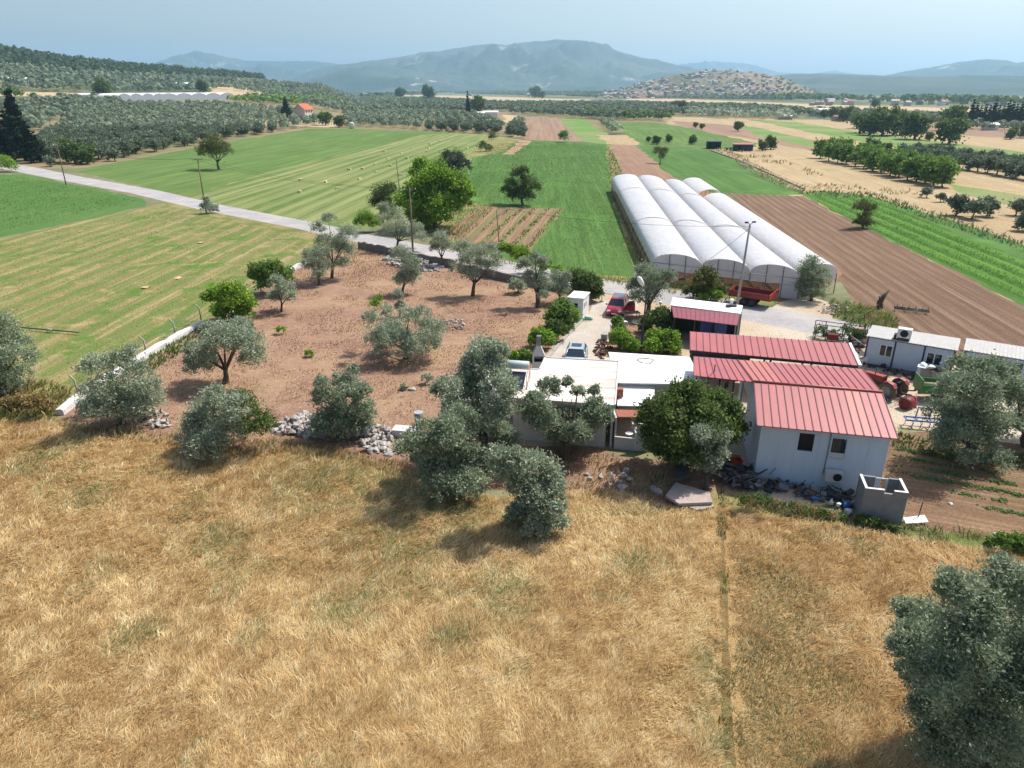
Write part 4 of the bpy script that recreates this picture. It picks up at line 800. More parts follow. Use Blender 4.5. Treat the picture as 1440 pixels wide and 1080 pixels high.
blades('weeds', [(856, 206), (880, 250), (900, 330), (922, 388), (900, 392), (888, 360), (866, 290), (856, 250)], 6, (.3, .8), .08, weed, 30, nearref=90)
blades('weeds', [(590, 318), (640, 290), (700, 287), (640, 350), (740, 372), (800, 388), (800, 394), (720, 374), (620, 352)], 8, (.3, .6), .07, weed, 31, nearref=80)
blades('green_crop', [(690, 205), (735, 199), (856, 206), (866, 290), (888, 372), (870, 392), (800, 384), (745, 368), (795, 292), (690, 286), (640, 268)], 9, (.1, .22), .05, twocol((104, 136, 68), (124, 152, 82)), 32, nearref=110, lean=.4)
blades('green_crop', [(-20, 255), (34, 249), (120, 266), (196, 282), (100, 306), (-20, 328)], 8, (.1, .22), .05, twocol((106, 140, 70), (126, 154, 84)), 33, nearref=100, lean=.4)
blades('green_crop', [(1140, 278), (1225, 278), (1320, 320), (1440, 370), (1480, 440), (1300, 358), (1200, 310)], 10, (.15, .3), .06, twocol((106, 150, 58), (134, 172, 76)), 34, nearref=100, lean=.4, mask=lambda x, y, r: np.mod((x * D_GRN[1] - y * D_GRN[0]) / math.hypot(*D_GRN), 3.) > .7)
blades('mown_grass', [(0, 340), (100, 318), (205, 294), (300, 300), (430, 328), (440, 350), (285, 448), (200, 508), (100, 566), (0, 516)], 16, (.04, .12), .04, twocol((160, 156, 100), (204, 184, 136), (130, 142, 80), .15), 35, nearref=60, flowang=math.atan2(D_MOW[1], D_MOW[0]), flow=60)
def rowmask(p, q, sp, wdt, gaps=.3, seed=50):
    d = dirp(p, q); l = math.hypot(*d); nx, ny = -d[1] / l, d[0] / l
    return lambda x, y, r: (np.mod(x * nx + y * ny, sp) < wdt) & (vn(x, y, 1.1, seed) > gaps)
blades('vegetable_plants', [(1262, 622), (1330, 640), (1440, 662), (1700, 700), (1700, 800), (1440, 742), (1350, 700), (1250, 690), (1256, 640)], 120, (.1, .22), .09, gardenc, 36, nearref=40, lean=1.1, mask=rowmask((1250, 690), (1440, 725), 1.15, .42, .42))
blades('weeds', [(1250, 606), (1330, 628), (1440, 640), (1440, 660), (1330, 646), (1256, 634)], 60, (.15, .4), .07, greenc, 37, nearref=40)
blades('bean_rows', [(700, 292), (790, 294), (742, 356), (664, 345)], 10, (.2, .4), .1, greenc, 38, nearref=90, mask=rowmask((740, 340), (780, 295), 2.4, .8, .2))
blades('dry_weeds', [(1030, 214), (1060, 208), (1100, 225), (1200, 262), (1230, 268), (1330, 262), (1310, 276), (1210, 274), (1130, 268), (1080, 250)], .9, (.4, 1.), .25, dryc, 39, nearref=200, mask=lambda x, y, r: vn(x, y, 9, 52) > .6)
blades('dry_weeds', [(1000, 208), (1030, 214), (1132, 268), (1125, 274), (1060, 246)], 2, (.4, .9), .2, twocol((200, 184, 150), (170, 166, 120)), 40, nearref=150)
blades('weeds', [(1120, 268), (1230, 272), (1330, 305), (1440, 340), (1440, 352), (1320, 316), (1230, 280), (1130, 276)], 3, (.4, .9), .14, twocol((96, 122, 66), (130, 146, 90)), 41, nearref=120)

# ------------------------------------------------------------------ farm buildings
def V3(p, z): return Vector((p[0], p[1], z))
def B(mb, name, mats, par):      # built in world coordinates, stored under its thing
    L = par.matrix_basis.translation if False else Vector(par.location)
    mb.v = [(x - L.x, y - L.y, z - L.z) for x, y, z in mb.v]; return mb.build(name, mats, par)
def sheet(mb, A, Bq, C, D, n, th=.05, pick=None, rib=.05, ribh=.035):
    """A-Bq lower edge, D-C upper edge, n panels with a raised seam between them; slot 0/1 panels, slot 2 seams"""
    for i in range(n):
        t0, t1 = i / n, (i + 1) / n; q = [A.lerp(Bq, t0), A.lerp(Bq, t1), D.lerp(C, t1), D.lerp(C, t0)]
        mb.slab([tuple(x) for x in q], th, pick(i) if pick else 0)
    for i in range(n + 1):
        a, b = A.lerp(Bq, i / n), D.lerp(C, i / n); w_ = (Bq - A).normalized() * rib / 2; u_ = Vector((0, 0, ribh))
        if i == 0: a, b = a + w_, b + w_
        if i == n: a, b = a - w_, b - w_
        mb.slab([tuple(a - w_ + u_), tuple(a + w_ + u_), tuple(b + w_ + u_), tuple(b - w_ + u_)], ribh - .003, 2)
    return mb
def wall(mb, p, q, z0, z1, th=.12, holes=(), m=0):
    """wall from p to q (plan points) with rectangular holes given as (s0, s1, za, zb) in metres"""
    p, q = Vector((p[0], p[1], 0)), Vector((q[0], q[1], 0)); L = (q - p).length; d = (q - p) / L; n = Vector((-d.y, d.x, 0)) * th
    def blk(s0, s1, a, b):
        if s1 - s0 < 1e-3 or b - a < 1e-3: return
        P0, P1 = p + d * s0, p + d * s1
        mb.hexa([V3(P0, a), V3(P1, a), V3(P1 + n, a), V3(P0 + n, a)], [V3(P0, b), V3(P1, b), V3(P1 + n, b), V3(P0 + n, b)], m)
    s = 0
    for (a0, a1, za, zb) in sorted(holes):
        blk(s, a0, z0, z1); blk(a0, a1, z0, za); blk(a0, a1, zb, z1); s = a1
    blk(s, L, z0, z1); return mb
def post(mb, p, z0, z1, r=.05, m=0): return mb.box(p[0] - r, p[0] + r, p[1] - r, p[1] + r, z0, z1, m)
def window(par, p, q, s0, s1, za, zb, out=.02, fm=WHITE, gm=GLASS, bars=1):
    p, q = Vector((p[0], p[1], 0)), Vector((q[0], q[1], 0)); d = (q - p).normalized(); n = Vector((d.y, -d.x, 0))
    def bar(a0, a1, b0, b1, o0=-.05, o1=out):
        P0, P1 = p + d * a0, p + d * a1
        return [V3(P0 + n * o1, b0), V3(P1 + n * o1, b0), V3(P1 + n * o0, b0), V3(P0 + n * o0, b0)], [V3(P0 + n * o1, b1), V3(P1 + n * o1, b1), V3(P1 + n * o0, b1), V3(P0 + n * o0, b1)]
    f = MB(); w_ = .06
    for r_ in ((s0, s1, za, za + w_), (s0, s1, zb - w_, zb), (s0, s0 + w_, za + w_, zb - w_), (s1 - w_, s1, za + w_, zb - w_)): f.hexa(*bar(*r_))
    for i in range(bars):
        c = s0 + (s1 - s0) * (i + 1) / (bars + 1); f.hexa(*bar(c - .04, c + .04, za + w_, zb - w_))
    fo = B(f, 'window', fm, par)
    g = MB(); g.hexa(*bar(s0 + w_, s1 - w_, za + w_, zb - w_, -.06, -.045)); g.v = [(x - par.location.x, y - par.location.y, z - par.location.z) for x, y, z in g.v]
    g.build('pane', gm, fo); return fo

# --- blue white warehouse with its red roof
eL, eR = at(1064, 598, 3.7), at(1264, 617, 3.7); rL, rR = at(1060, 537, 4.65), at(1241, 552, 4.65)
bL, bR, bM = at(975, 501, 3.75), at(1213, 519, 3.75), at(975, 528, 4.45)
wd = (eR - eL).normalized(); wn = Vector((-wd.y, wd.x, 0))
WH = thing('warehouse', 'pale blue white warehouse with a long ribbed red metal roof and two dark windows', 'warehouse', ((eL.x + eR.x) / 2, eL.y + 3, 0))
bj = bL.lerp(bR, .27)
mb = MB(); sheet(mb, eL, eR, rR, rL, 17, pick=lambda i: 1 if i in (12, 13) else 0); B(mb, 'roof', [RED, REDB, SEAM], WH)
mb = MB(); sheet(mb, rL, rR, bR, bj, 17, pick=lambda i: 1 if i in (0, 1, 2, 3) else 0); B(mb, 'rear_roof', [RED, REDB, SEAM], WH)
mb = MB(); sheet(mb, bM, rL + Vector((-.03, .05, -.02)), bj + Vector((-.03, 0, 0)), bL, 8); B(mb, 'canopy_roof', [RED, REDB, SEAM], WH)
mb = MB(); mb.tube([tuple(rL + Vector((0, 0, .05))), tuple(rR + Vector((0, 0, .05)))], .07, 6); B(mb, 'ridge_cap', REDB, WH)
p0, p1 = eL + wd * .3 + wn * .3, eR - wd * .3 + wn * .3; Lw = (p1 - p0).length
hol = [(Lw * .31, Lw * .43, 2.25, 3.35), (Lw * .56, Lw * .69, 1.95, 3.3)]
mb = MB(); wall(mb, p0, p1, 0, 3.62, .1, hol); B(mb, 'front_wall', PANEL, WH)
q1 = bR - wd * .4 - wn * .6; q0 = bj - wn * .6 + wd * .3
mb = MB(); wall(mb, p1 + wn * .1, q1, 0, 3.55, .1)
rp = rR - wd * .35; B(mb, 'side_wall', PANEL, WH)
mb = MB(); wall(mb, q0.lerp(p0, 0), p0 + wn * .1, 0, 3.55, .1, [(1.0, 4.0, 0, 2.9)]); B(mb, 'side_wall', PANEL, WH)
for a, r_, bq in ((p0, rL + wd * .3, q0), (p1, rR - wd * .4, q1)):     # gable tops under the roof
    mb = MB(); a3, r3, b3 = V3(a + wn * .1, 3.56), V3(r_, 4.5), V3(bq, 3.56); o = wd * .08
    mb.add([a3, b3, r3, a3 + o, b3 + o, r3 + o], [(0, 1, 2), (5, 4, 3), (0, 3, 4, 1), (1, 4, 5, 2), (2, 5, 3, 0)]); B(mb, 'gable', PANEL, WH)
for a_, b_ in ((.03, .12), (Lw - .12, Lw - .02), (Lw * .29, Lw * .29 + .02), (Lw * .155, Lw * .155 + .02), (Lw * .47, Lw * .47 + .02), (Lw * .85, Lw * .85 + .02)): mb = MB(); wall(mb, p0 + wd * a_ - wn * .013, p0 + wd * b_ - wn * .013, 0, 3.6, .011); B(mb, 'panel_joint', PANEL, WH)
window(WH, p0, p1, hol[1][0], hol[1][1], 1.95, 3.3, .03, PANEL, GLASS, 0)
mb = MB(); wall(mb, p0 + wd * hol[1][0] + wd * .07 - wn * .025, p0 + wd * hol[1][1] - wd * .07 - wn * .025, 2.03, 2.35, .04); B(mb, 'roller_blind', WALL, WH)
mb = MB()
for s_ in (.35, .95, 1.6, 2.4): post(mb, bL.lerp(bR, s_ * .11) - wn * .2, 0, 3.65, .05)
for pt in (bM + wd * .2 + wn * .1, bM.lerp(rL, .55)): post(mb, pt, 0, 4.3, .05)
B(mb, 'canopy_post', DKMETAL, WH)
mb = MB(); mb.tube([at(1004, 533, 3.0), at(1005.5, 513, 5.2)], .035, 5); B(mb, 'flue_pipe', DKMETAL, WH)
mb = MB(); mb.tube([V3(p0 + wd * (Lw * .545) - wn * .05, 1.0), V3(p0 + wd * (Lw * .55) - wn * .05, 3.55)], .025, 5); B(mb, 'drain_pipe', GREYM, WH)
mb = MB(); mb.slab([tuple(V3(q, .1)) for q in (p0 + wn * .12 + wd * .1, p1 + wn * .12 - wd * .1, q1 - wd * .1, q0 + wd * .1)], .08); B(mb, 'floor', plain('floor_painted_shade', (.03, .028, .025, 1), .95), WH)  # floor slab coloured near black to paint the indoor shade behind the windows
AC = thing('air_conditioner', 'beige outdoor air conditioning unit with a dark round fan on the warehouse wall', 'air conditioner', V3(p0 + wd * (Lw * .62) - wn * .3, .75), math.atan2(wd.y, wd.x))
mb = MB(); mb.box(-.45, .45, -.16, .17, 0, .62); mb.build('casing', WALL, AC)
mb = MB(); mb.tube([(.17, -.185, .31), (.17, -.165, .31)], .23, 18); mb.build('fan', DARK, AC)
mb = MB(); mb.box(-.4, -.36, -.1, .27, -.06, -.003); mb.box(.3, .34, -.1, .27, -.06, -.003); mb.build('bracket', DKMETAL, AC)

# --- open red roofed shelter behind it
a0, a1, a2, a3 = at(970, 492, 3.1), at(1207, 514, 3.1), at(1193, 483, 3.35), at(970, 466, 3.35)
SH = thing('open_shed', 'long open shelter under a ribbed red metal roof, behind the warehouse', 'shed', ((a0.x + a1.x) / 2, a0.y + 1.5, 0))
mb = MB(); sheet(mb, a0, a1, a2, a3, 23); B(mb, 'roof', [RED, REDB, SEAM], SH)
mb = MB(); mb.slab([tuple(a1 + Vector((.02, 0, .06))), tuple(a1 + Vector((.22, -.05, .06))), tuple(a2 + Vector((.2, 0, .06))), tuple(a2 + Vector((.02, 0, .06)))], .12); B(mb, 'edge_trim', WMETAL, SH)
for t in (.02, .26, .5, .74, .985):
    for e0, e1 in ((a0, a1), (a3, a2)):
        mb = MB(); post(mb, e0.lerp(e1, t) + Vector((0, .1 if e0 is a0 else -.1, 0)), 0, 3.03 if e0 is a0 else 3.25, .06); B(mb, 'post', DKMETAL, SH)
mb = MB(); mb.hexa([tuple(a0 + Vector((0, -.02, -.22))), tuple(a1 + Vector((0, -.02, -.22))), tuple(a1 + Vector((0, .08, -.22))), tuple(a0 + Vector((0, .08, -.22)))], [tuple(a0 + Vector((0, -.02, -.06))), tuple(a1 + Vector((0, -.02, -.06))), tuple(a1 + Vector((0, .08, -.06))), tuple(a0 + Vector((0, .08, -.06)))]); B(mb, 'front_beam', DKMETAL, SH)
mb = MB(); wall(mb, a3 + Vector((.2, -.4, 0)), a3.lerp(a2, .4) + Vector((0, -.4, 0)), 0, 2.9, .08); B(mb, 'rear_wall', NAVY, SH)

# --- white and red roofed kitchen shed by the road
c0, c1, c2, c3 = at(943, 429, 3.0), at(1042, 441, 3.0), at(1044.5, 429.5, 3.1), at(946, 418, 3.1)
d0, d1 = at(947, 446, 2.35), at(1037, 457.5, 2.35)
KS = thing('outdoor_kitchen', 'dark open fronted shed with a white roof and a dull red awning beside the road', 'shed', ((c0.x + c1.x) / 2, c0.y + .5, 0))
mb = MB(); mb.slab([tuple(c0), tuple(c1), tuple(c2), tuple(c3)], .12); B(mb, 'roof', WMETAL, KS)
mb = MB(); sheet(mb, d0, d1, c1 + Vector((-.1, -.02, -.08)), c0 + Vector((.1, -.02, -.08)), 14, rib=.03, ribh=.02); B(mb, 'awning', [plain('dull_red_sheet', P(176, 92, 108), .6, var=.08), RED, SEAM], KS)
mb = MB(); wall(mb, c3 + Vector((.2, -.3, 0)), c2 + Vector((-.1, -.3, 0)), 0, 2.95, .1); wall(mb, c1 + Vector((-.15, 0, 0)), c2 + Vector((-.15, -.3, 0)), 0, 2.85, .08); wall(mb, c0 + Vector((.15, 0, 0)), c3 + Vector((.15, -.2, 0)), 0, 2.85, .08); B(mb, 'wall', plain('dark_green_panel', (.03, .05, .045, 1), .7), KS)
for t in (.02, .35, .68, .98): mb = MB(); post(mb, d0.lerp(d1, t) + Vector((0, .1, 0)), 0, 2.3, .05); B(mb, 'post', GREYM if t > .9 else DKMETAL, KS)
mb = MB(); 
for s_ in (.5, .72): q = d0.lerp(d1, s_); mb.box(q.x, q.x + 1.1, q.y + 1.2, q.y + 1.25, .9, 1.9, 0)
B(mb, 'blue_sheet', plain('blue_tarpaulin', P(60, 90, 160), .6), KS)
TK = thing('roof_vent', 'small white topped chimney cowl on the white roof beside the street pole', 'chimney', at(1028, 432, 3.0))
mb = MB(); mb.box(-.45, .45, -.2, .2, .1, .22); mb.build('base', DKMETAL, TK); mb = MB(); mb.tube([(0, 0, .22), (0, 0, .55), (0, 0, .58), (0, 0, .75)], [.12, .12, .2, .17], 12); mb.build('cowl', WMETAL, TK)

# --- main house
hz = 3.0
hp = [at(u, v, hz) for u, v in [(717, 560), (866, 571), (871, 508), (766, 502.5), (758, 519), (711, 518)]]
HS = thing('farmhouse', 'low white house with a stained flat roof behind the round olive tree', 'house', ((hp[0].x + hp[1].x) / 2, hp[0].y + 3, 0))
mb = MB(); mb.slab([tuple(q) for q in hp], .16); B(mb, 'roof', ROOFPAINT, HS)
mb = MB()
for i in range(6):
    q, r_ = hp[i], hp[(i + 1) % 6]; d = (r_ - q).normalized(); n_ = Vector((-d.y, d.x, 0)) * .1
    mb.hexa([tuple(q + Vector((0, 0, .003))), tuple(r_ + Vector((0, 0, .003))), tuple(r_ + n_ + Vector((0, 0, .003))), tuple(q + n_ + Vector((0, 0, .003)))], [tuple(q + Vector((0, 0, .06))), tuple(r_ + Vector((0, 0, .06))), tuple(r_ + n_ + Vector((0, 0, .06))), tuple(q + n_ + Vector((0, 0, .06)))])
B(mb, 'roof_edge', WALL, HS)
hd = (hp[1] - hp[0]).normalized(); hn = Vector((-hd.y, hd.x, 0)); w0, w1 = hp[0] + hd * .15 + hn * .25, hp[1] - hd * .12 + hn * .25; HL = (w1 - w0).length
hh = [(.12 * 1, .12 + .62, 2.0, 2.55), (HL * .50, HL * .70, 1.75, 2.45), (HL - .42, HL - .12, 0, 2.6)]
mb = MB(); wall(mb, w0, w1, 0, hz - .163, .18, hh); B(mb, 'front_wall', WALL, HS)
mb = MB(); wall(mb, w1 + hn * .18, hp[2] - hn * .2 - hd * .12, 0, hz - .163, .15); wall(mb, hp[3] - hn * .2 + hd * .2, hp[4] + hd * .2, 0, hz - .163, .15); wall(mb, hp[5] - hn * .2 + hd * .2, w0 + hn * .18, 0, hz - .163, .15)
wall(mb, hp[2] - hn * .2 - hd * .3, hp[3] - hn * .2 + hd * .1, 0, hz - .163, .15); B(mb, 'wall', WALL, HS)
window(HS, w0, w1, hh[0][0], hh[0][1], 2.0, 2.55, .02, WALL, GLASS, 0); window(HS, w0, w1, hh[1][0], hh[1][1], 1.75, 2.45, .02, WHITE, GLASS, 2)
mb = MB(); wall(mb, w0 + hd * .0 - hn * .03, w0 + hd * .2 - hn * .03, 1.9, 1.95, .02); mb.box(w0.x + 2.3, w0.x + 2.9, w0.y - .35, w0.y - .05, 0, .25); B(mb, 'doorstep', CONC, HS)
# left extension behind the olives
xp = [at(u, v, 2.4) for u, v in [(640, 560), (712, 572), (711, 523), (690, 520), (640, 546)]]
EX = thing('lean_to', 'white roofed low extension glimpsed through the olives at the left of the house', 'shed', (xp[0].x + 1, xp[0].y + 1, 0))
mb = MB(); mb.slab([tuple(q) for q in xp], .1); B(mb, 'roof', ROOFPAINT, EX); mb = MB(); wall(mb, xp[0] + Vector((.1, .15, 0)), xp[1] + Vector((-.1, .15, 0)), 0, 2.29, .1); wall(mb, xp[4] + Vector((.15, 0, 0)), xp[0] + Vector((.15, .3, 0)), 0, 2.29, .1); B(mb, 'wall', WALL, EX)
# solar water heater on the roof
sp_ = at(724, 548, hz); SW = thing('solar_water_heater', 'solar water heater with a pale horizontal tank on a rusty frame on the house roof', 'water heater', sp_, math.atan2(hd.y, hd.x))
mb = MB(); mb.tube([(-1.1, 1.5, 1.15), (-1.06, 1.5, 1.15), (.66, 1.5, 1.15), (.7, 1.5, 1.15)], [.22, .29, .29, .22], 16); mb.build('tank', plain('pale_blue_tank', P(206, 220, 222), .4, var=.05), SW)
mb = MB(); mb.slab([(-1.1, -.1, .15), (.55, -.1, .15), (.55, 1.2, .8), (-1.1, 1.2, .8)], .06); mb.build('collector', GLASS, SW)
for x in (-1.1, .75): mb = MB(); mb.tube([(x, .1, .01), (x, 1.5, .9)], .025, 5); mb.tube([(x, 1.5, .01), (x, 1.5, 1.4)], .025, 5); mb.tube([(x, .1, .01), (x, .1, 1.0), (x, 1.5, 1.3)], .02, 5); mb.build('frame', plain('rusty_steel', P(176, 120, 92), .8), SW)
# chimney oven behind the house
ck = at(757, 520); CK = thing('barbecue_chimney', 'white barbecue with a grey flue and dark hearth behind the house roof', 'barbecue', ck)
mb = MB(); mb.hexa([(-.5, -.4, 1.3), (.5, -.4, 1.3), (.5, .4, 1.3), (-.5, .4, 1.3)], [(-.16, -.2, 2.1), (.16, -.2, 2.1), (.16, .2, 2.1), (-.16, .2, 2.1)]); mb.box(-.5, .5, -.35, .4, 0, .8); mb.box(.36, .5, -.35, .4, .803, 1.297); mb.box(-.5, -.36, -.35, .4, .803, 1.297); mb.box(-.36, .36, .25, .4, .803, 1.297); mb.build('oven', WALL, CK)
mb = MB(); mb.box(-.17, .17, -.21, .21, 2.103, 2.9); mb.build('flue', GREYM, CK); mb = MB(); mb.box(-.35, .35, -.3, .24, .803, .85); mb.build('hearth', DARK, CK)

# --- white metal roofed wing
m0, m1, m2, m3 = at(868, 537.5, 2.75), at(990, 541, 2.75), at(970, 502, 2.85), at(855.5, 495, 2.85)
MW = thing('metal_roof_wing', 'building wing with a bright white corrugated metal roof, right of the stained flat roof', 'building', ((m0.x + m1.x) / 2, m0.y + 2, 0))
mb = MB(); mb.slab([tuple(m0), tuple(m1), tuple(m2), tuple(m3)], .08)
for i in range(1, 12): t = i / 12; a, b = m0.lerp(m3, t), m1.lerp(m2, t); mb.slab([tuple(a + Vector((.01, -.03, .02))), tuple(b + Vector((-.01, -.03, .02))), tuple(b + Vector((-.01, .03, .02))), tuple(a + Vector((.01, .03, .02)))], .018)
B(mb, 'roof', WMETAL, MW)
mb = MB(); wall(mb, m0 + Vector((.2, .3, 0)), m1 + Vector((-.2, .3, 0)), 0, 2.66, .12, [(1.2, 2.0, 0, 2.2), (3.4, 4.4, 1.0, 2.0)]); wall(mb, m1 + Vector((-.2, .42, 0)), m2 + Vector((-.2, -.2, 0)), 0, 2.66, .12); wall(mb, m2 + Vector((-.35, -.2, 0)), m3 + Vector((.2, -.2, 0)), 0, 2.72, .12); B(mb, 'wall', WALL, MW)
cb = at(908, 507, 2.9); CC = MB(); 
CC.tube([(cb.x + math.cos(a) * (.55 + .1 * math.sin(3 * a)), cb.y + math.sin(a) * .5, 2.88 + .015 * (a > 6.3)) for a in np.linspace(0, 11.5, 40)], .02, 5)
props(CC.build('coiled_cable', DKMETAL), 'dark cable coiled loosely on the bright white metal roof', 'cable')
# awning and back porch
n0, n1, n2, n3 = at(868, 570, 2.2), at(922, 571, 2.2), at(920, 543, 2.4), at(870, 542, 2.4)
PO = thing('back_porch', 'small white roofed porch with terracotta coping and low wall beside the dark fruit tree', 'porch', ((n0.x + n1.x) / 2, n0.y, 0))
mb = MB(); mb.slab([tuple(n0), tuple(n1), tuple(n2), tuple(n3)], .07)
for i in range(1, 7): t = i / 7; a, b = n0.lerp(n3, t), n1.lerp(n2, t); mb.slab([tuple(a + Vector((.01, -.02, .015))), tuple(b + Vector((-.01, -.02, .015))), tuple(b + Vector((-.01, .02, .015))), tuple(a + Vector((.01, .02, .015)))], .013)
B(mb, 'roof', WMETAL, PO)
l0, l1 = at(863, 631), at(892, 634); l2 = at(912, 636)
mb = MB(); wall(mb, l0, l1, 0, .85, .12); wall(mb, l0 + Vector((0, 2.3, 0)), l0 + Vector((.02, .13, 0)), 0, 2.1, .1); wall(mb, l1 + Vector((.05, 0, 0)), l2, 0, 1.9, .1); wall(mb, l1 + Vector((.02, 1.9, 0)), l1 + Vector((.02, .14, 0)), 0, 1.2, .1); B(mb, 'wall', WALL, PO)
mb = MB(); mb.slab([tuple(V3(l1 + Vector((-1.0, 1.0, 0)), 1.9)), tuple(V3(l2 + Vector((0, 1.0, 0)), 1.95)), tuple(V3(l2 + Vector((0, 1.8, 0)), 2.05)), tuple(V3(l1 + Vector((-1.1, 1.8, 0)), 2.05))], .1); B(mb, 'tiled_ledge', TILE, PO)
mb = MB(); mb.tube([tuple(V3(l1 + Vector((-.3, .5, 0)), .86)), tuple(V3(l1 + Vector((-.3, .5, 0)), 1.0))], [.12, .25], 12); B(mb, 'basin', WHITE, PO)
mb = MB(); p_ = at(871.5, 556, 2.4); mb.box(p_.x - .2, p_.x + .2, p_.y - .2, p_.y + .2, 2.35, 2.9); props(B(mb, 'vent_stack', TILE, PO), None)

# --- roofless block hut
k0, k1, k2, k3 = [V3(at(*q, 1.95), 0) for q in ((1209, 681), (1278, 712), (1259, 669), (1214, 663))]
kA, kB = V3(at(1217, 687, 1.95), 0), V3(at(1278, 694, 1.95), 0); kd = (kB - kA).normalized(); kn = Vector((-kd.y, kd.x, 0)); kL = (kB - kA).length
HT = thing('block_hut', 'roofless grey block hut with an open doorway, behind the warehouse corner', 'hut', V3(kA + kd * kL / 2 + kn, 0))
kC, kD = kA + kn * 1.5, kB + kn * 1.5
for nm, (a, b, hs) in {'front_wall': (kA, kB, [(kL * .45, kL * .68, 1.78, 1.951)]), 'wall': (kB + kn * .13, kD + kn * .0, []), 'rear_wall': (kD, kC, [(kL * .3, kL * .62, .0, 1.951)]), 'side_wall': (kC, kA + kn * .13, [])}.items():
    mb = MB(); wall(mb, a, b, 0, 1.95, .13 if nm in ('front_wall',) else .13, hs); B(mb, nm, BLOCK, HT)
mb = MB()
for a, b in ((kA, kA + kd * kL * .45), (kA + kd * kL * .68, kB), (kB + kn * .13, kD), (kC, kA + kn * .13)): wall(mb, a - kn * .0, b, 1.953, 1.985, .13)
B(mb, 'coping', WHITE, HT)
mb = MB(); wall(mb, kD - kd * kL * .3 - kn * .02, kD - kd * kL * .35 - kn * .02, 0, 1.9, .05); wall(mb, kD - kd * kL * .6 - kn * .02, kD - kd * kL * .65 - kn * .02, 0, 1.9, .05); wall(mb, kD - kd * kL * .36 - kn * .02, kD - kd * kL * .59 - kn * .02, 1.85, 1.9, .05); B(mb, 'door_frame', WHITE, HT)

# --- cabins
def cabin(label, A, Bp, dep, h, wins, doors, ac=False):
    d = (Bp - A).normalized(); n_ = Vector((-d.y, d.x, 0)); L = (Bp - A).length; t = thing('site_cabin', label, 'cabin', A + d * L / 2 + n_ * dep / 2)
    hs = [(a, b, .95, 1.95) for a, b in wins] + [(a, b, .1, 2.1) for a, b in doors]
    mb = MB(); wall(mb, A, A + d * L, .12, h, .08, hs); B(mb, 'front_wall', PANEL, t)
    mb = MB(); wall(mb, A + d * L + n_ * .08, A + d * L + n_ * dep, .12, h, .08); wall(mb, A + n_ * dep, A + n_ * .08, .12, h, .08); wall(mb, A + d * L + n_ * dep, A + n_ * dep, .12, h, .08); B(mb, 'side_wall', PANEL, t)
    mb = MB()
    for k in range(4): s_ = L * k / 3; post(mb, A + d * min(max(s_, .03), L - .03) - n_ * .012, 0, h + .02, .045)
    wall(mb, A - n_ * .03, A + d * L - n_ * .03, h - .1, h + .02, .025); wall(mb, A - n_ * .03, A + d * L - n_ * .03, .05, .15, .025)
    B(mb, 'steel_frame', NAVY, t)
    o = .12; R0 = [V3(A - d * o - n_ * o, h + .03), V3(A + d * (L + o) - n_ * o, h + .03), V3(A + d * (L + o) + n_ * (dep + o), h + .22), V3(A - d * o + n_ * (dep + o), h + .22)]
    mb = MB(); mb.slab([tuple(q) for q in R0], .06)
    for k in range(1, 28): a, b = R0[0].lerp(R0[1], k / 28), R0[3].lerp(R0[2], k / 28); u_ = Vector((0, 0, .022)); w_ = d * .025; mb.slab([tuple(a - w_ + u_), tuple(a + w_ + u_), tuple(b + w_ + u_), tuple(b - w_ + u_)], .02)
    B(mb, 'roof', plain('weathered_cabin_roof', P(200, 198, 194), .6, var=.1), t)
    for a, b in wins: window(t, A, A + d * L, a, b, .95, 1.95, .03, WHITE, GLASS, 1)
    for a, b in doors:
        mb = MB(); wall(mb, A + d * (a + .5) - n_ * .02, A + d * (b + .4) - n_ * .02, .15, 2.08, .015); B(mb, 'door', PANEL, t)
    return t, d, n_
cA, cBp = V3(at(1213, 512), 0), V3(at(1334, 534), 0)
c1t, c1d, c1n = cabin('white site cabin with two windows and a cooler on its roof', cA, cBp, 2.5, 2.45, [(1.0, 1.95), ((cBp - cA).length - 1.85, (cBp - cA).length - .75)], [], True)
rc = at(1271, 474, 2.75); RCX = thing('air_cooler', 'white boxed air cooler with a dark fan standing on the left cabin roof', 'air cooler', (rc.x, rc.y, 2.62), math.atan2(c1d.y, c1d.x))
mb = MB(); mb.box(-.5, .5, -.3, .3, .12, .85); mb.build('casing', WHITE, RCX); mb = MB(); mb.tube([(0, -.32, .48), (0, -.303, .48)], .29, 16); mb.build('fan', DARK, RCX); mb = MB(); mb.box(-.7, -.5, -.3, .3, -.05, .3); mb.box(-.45, .45, -.25, .25, -.05, .117); mb.build('stand', DKMETAL, RCX)
dA = V3(at(1358, 491.5, 2.5), 0); dB = dA + c1d * 7.0
cabin('second white site cabin half hidden by the massive olive, at the right edge', dA, dB, 2.5, 2.45, [(.9, 1.5)], [(3.3, 4.1)])
gk = [V3(at(*q, 2.2), 0) for q in ((799, 419), (816.5, 420.5), (826, 411), (809, 406))]
GK = thing('guard_cabin', 'small white guard cabin with square windows beside the red car', 'cabin', gk[1])
gd = (gk[1] - gk[0]).normalized(); gn = Vector((-gd.y, gd.x, 0)); ge = (gk[2] - gk[1]); gl = max(2.0, ge.length * .9); gdp = ge.normalized()
mb = MB(); q0_, q1_ = gk[0], gk[0] + gd * 1.5; wall(mb, q0_, q1_, 0, 2.2, .06, [(.55, 1.05, 1.2, 1.8)]); wall(mb, q1_ + gn * .0, q1_ + gdp * gl, 0, 2.2, .06, [(.3, .7, 1.1, 1.75), (.95, 1.4, 1.1, 1.75)]); wall(mb, q1_ + gdp * gl, q0_ + gdp * gl, 0, 2.2, .06); wall(mb, q0_ + gdp * gl, q0_ + gn * .06, 0, 2.2, .06); B(mb, 'wall', WHITE, GK)
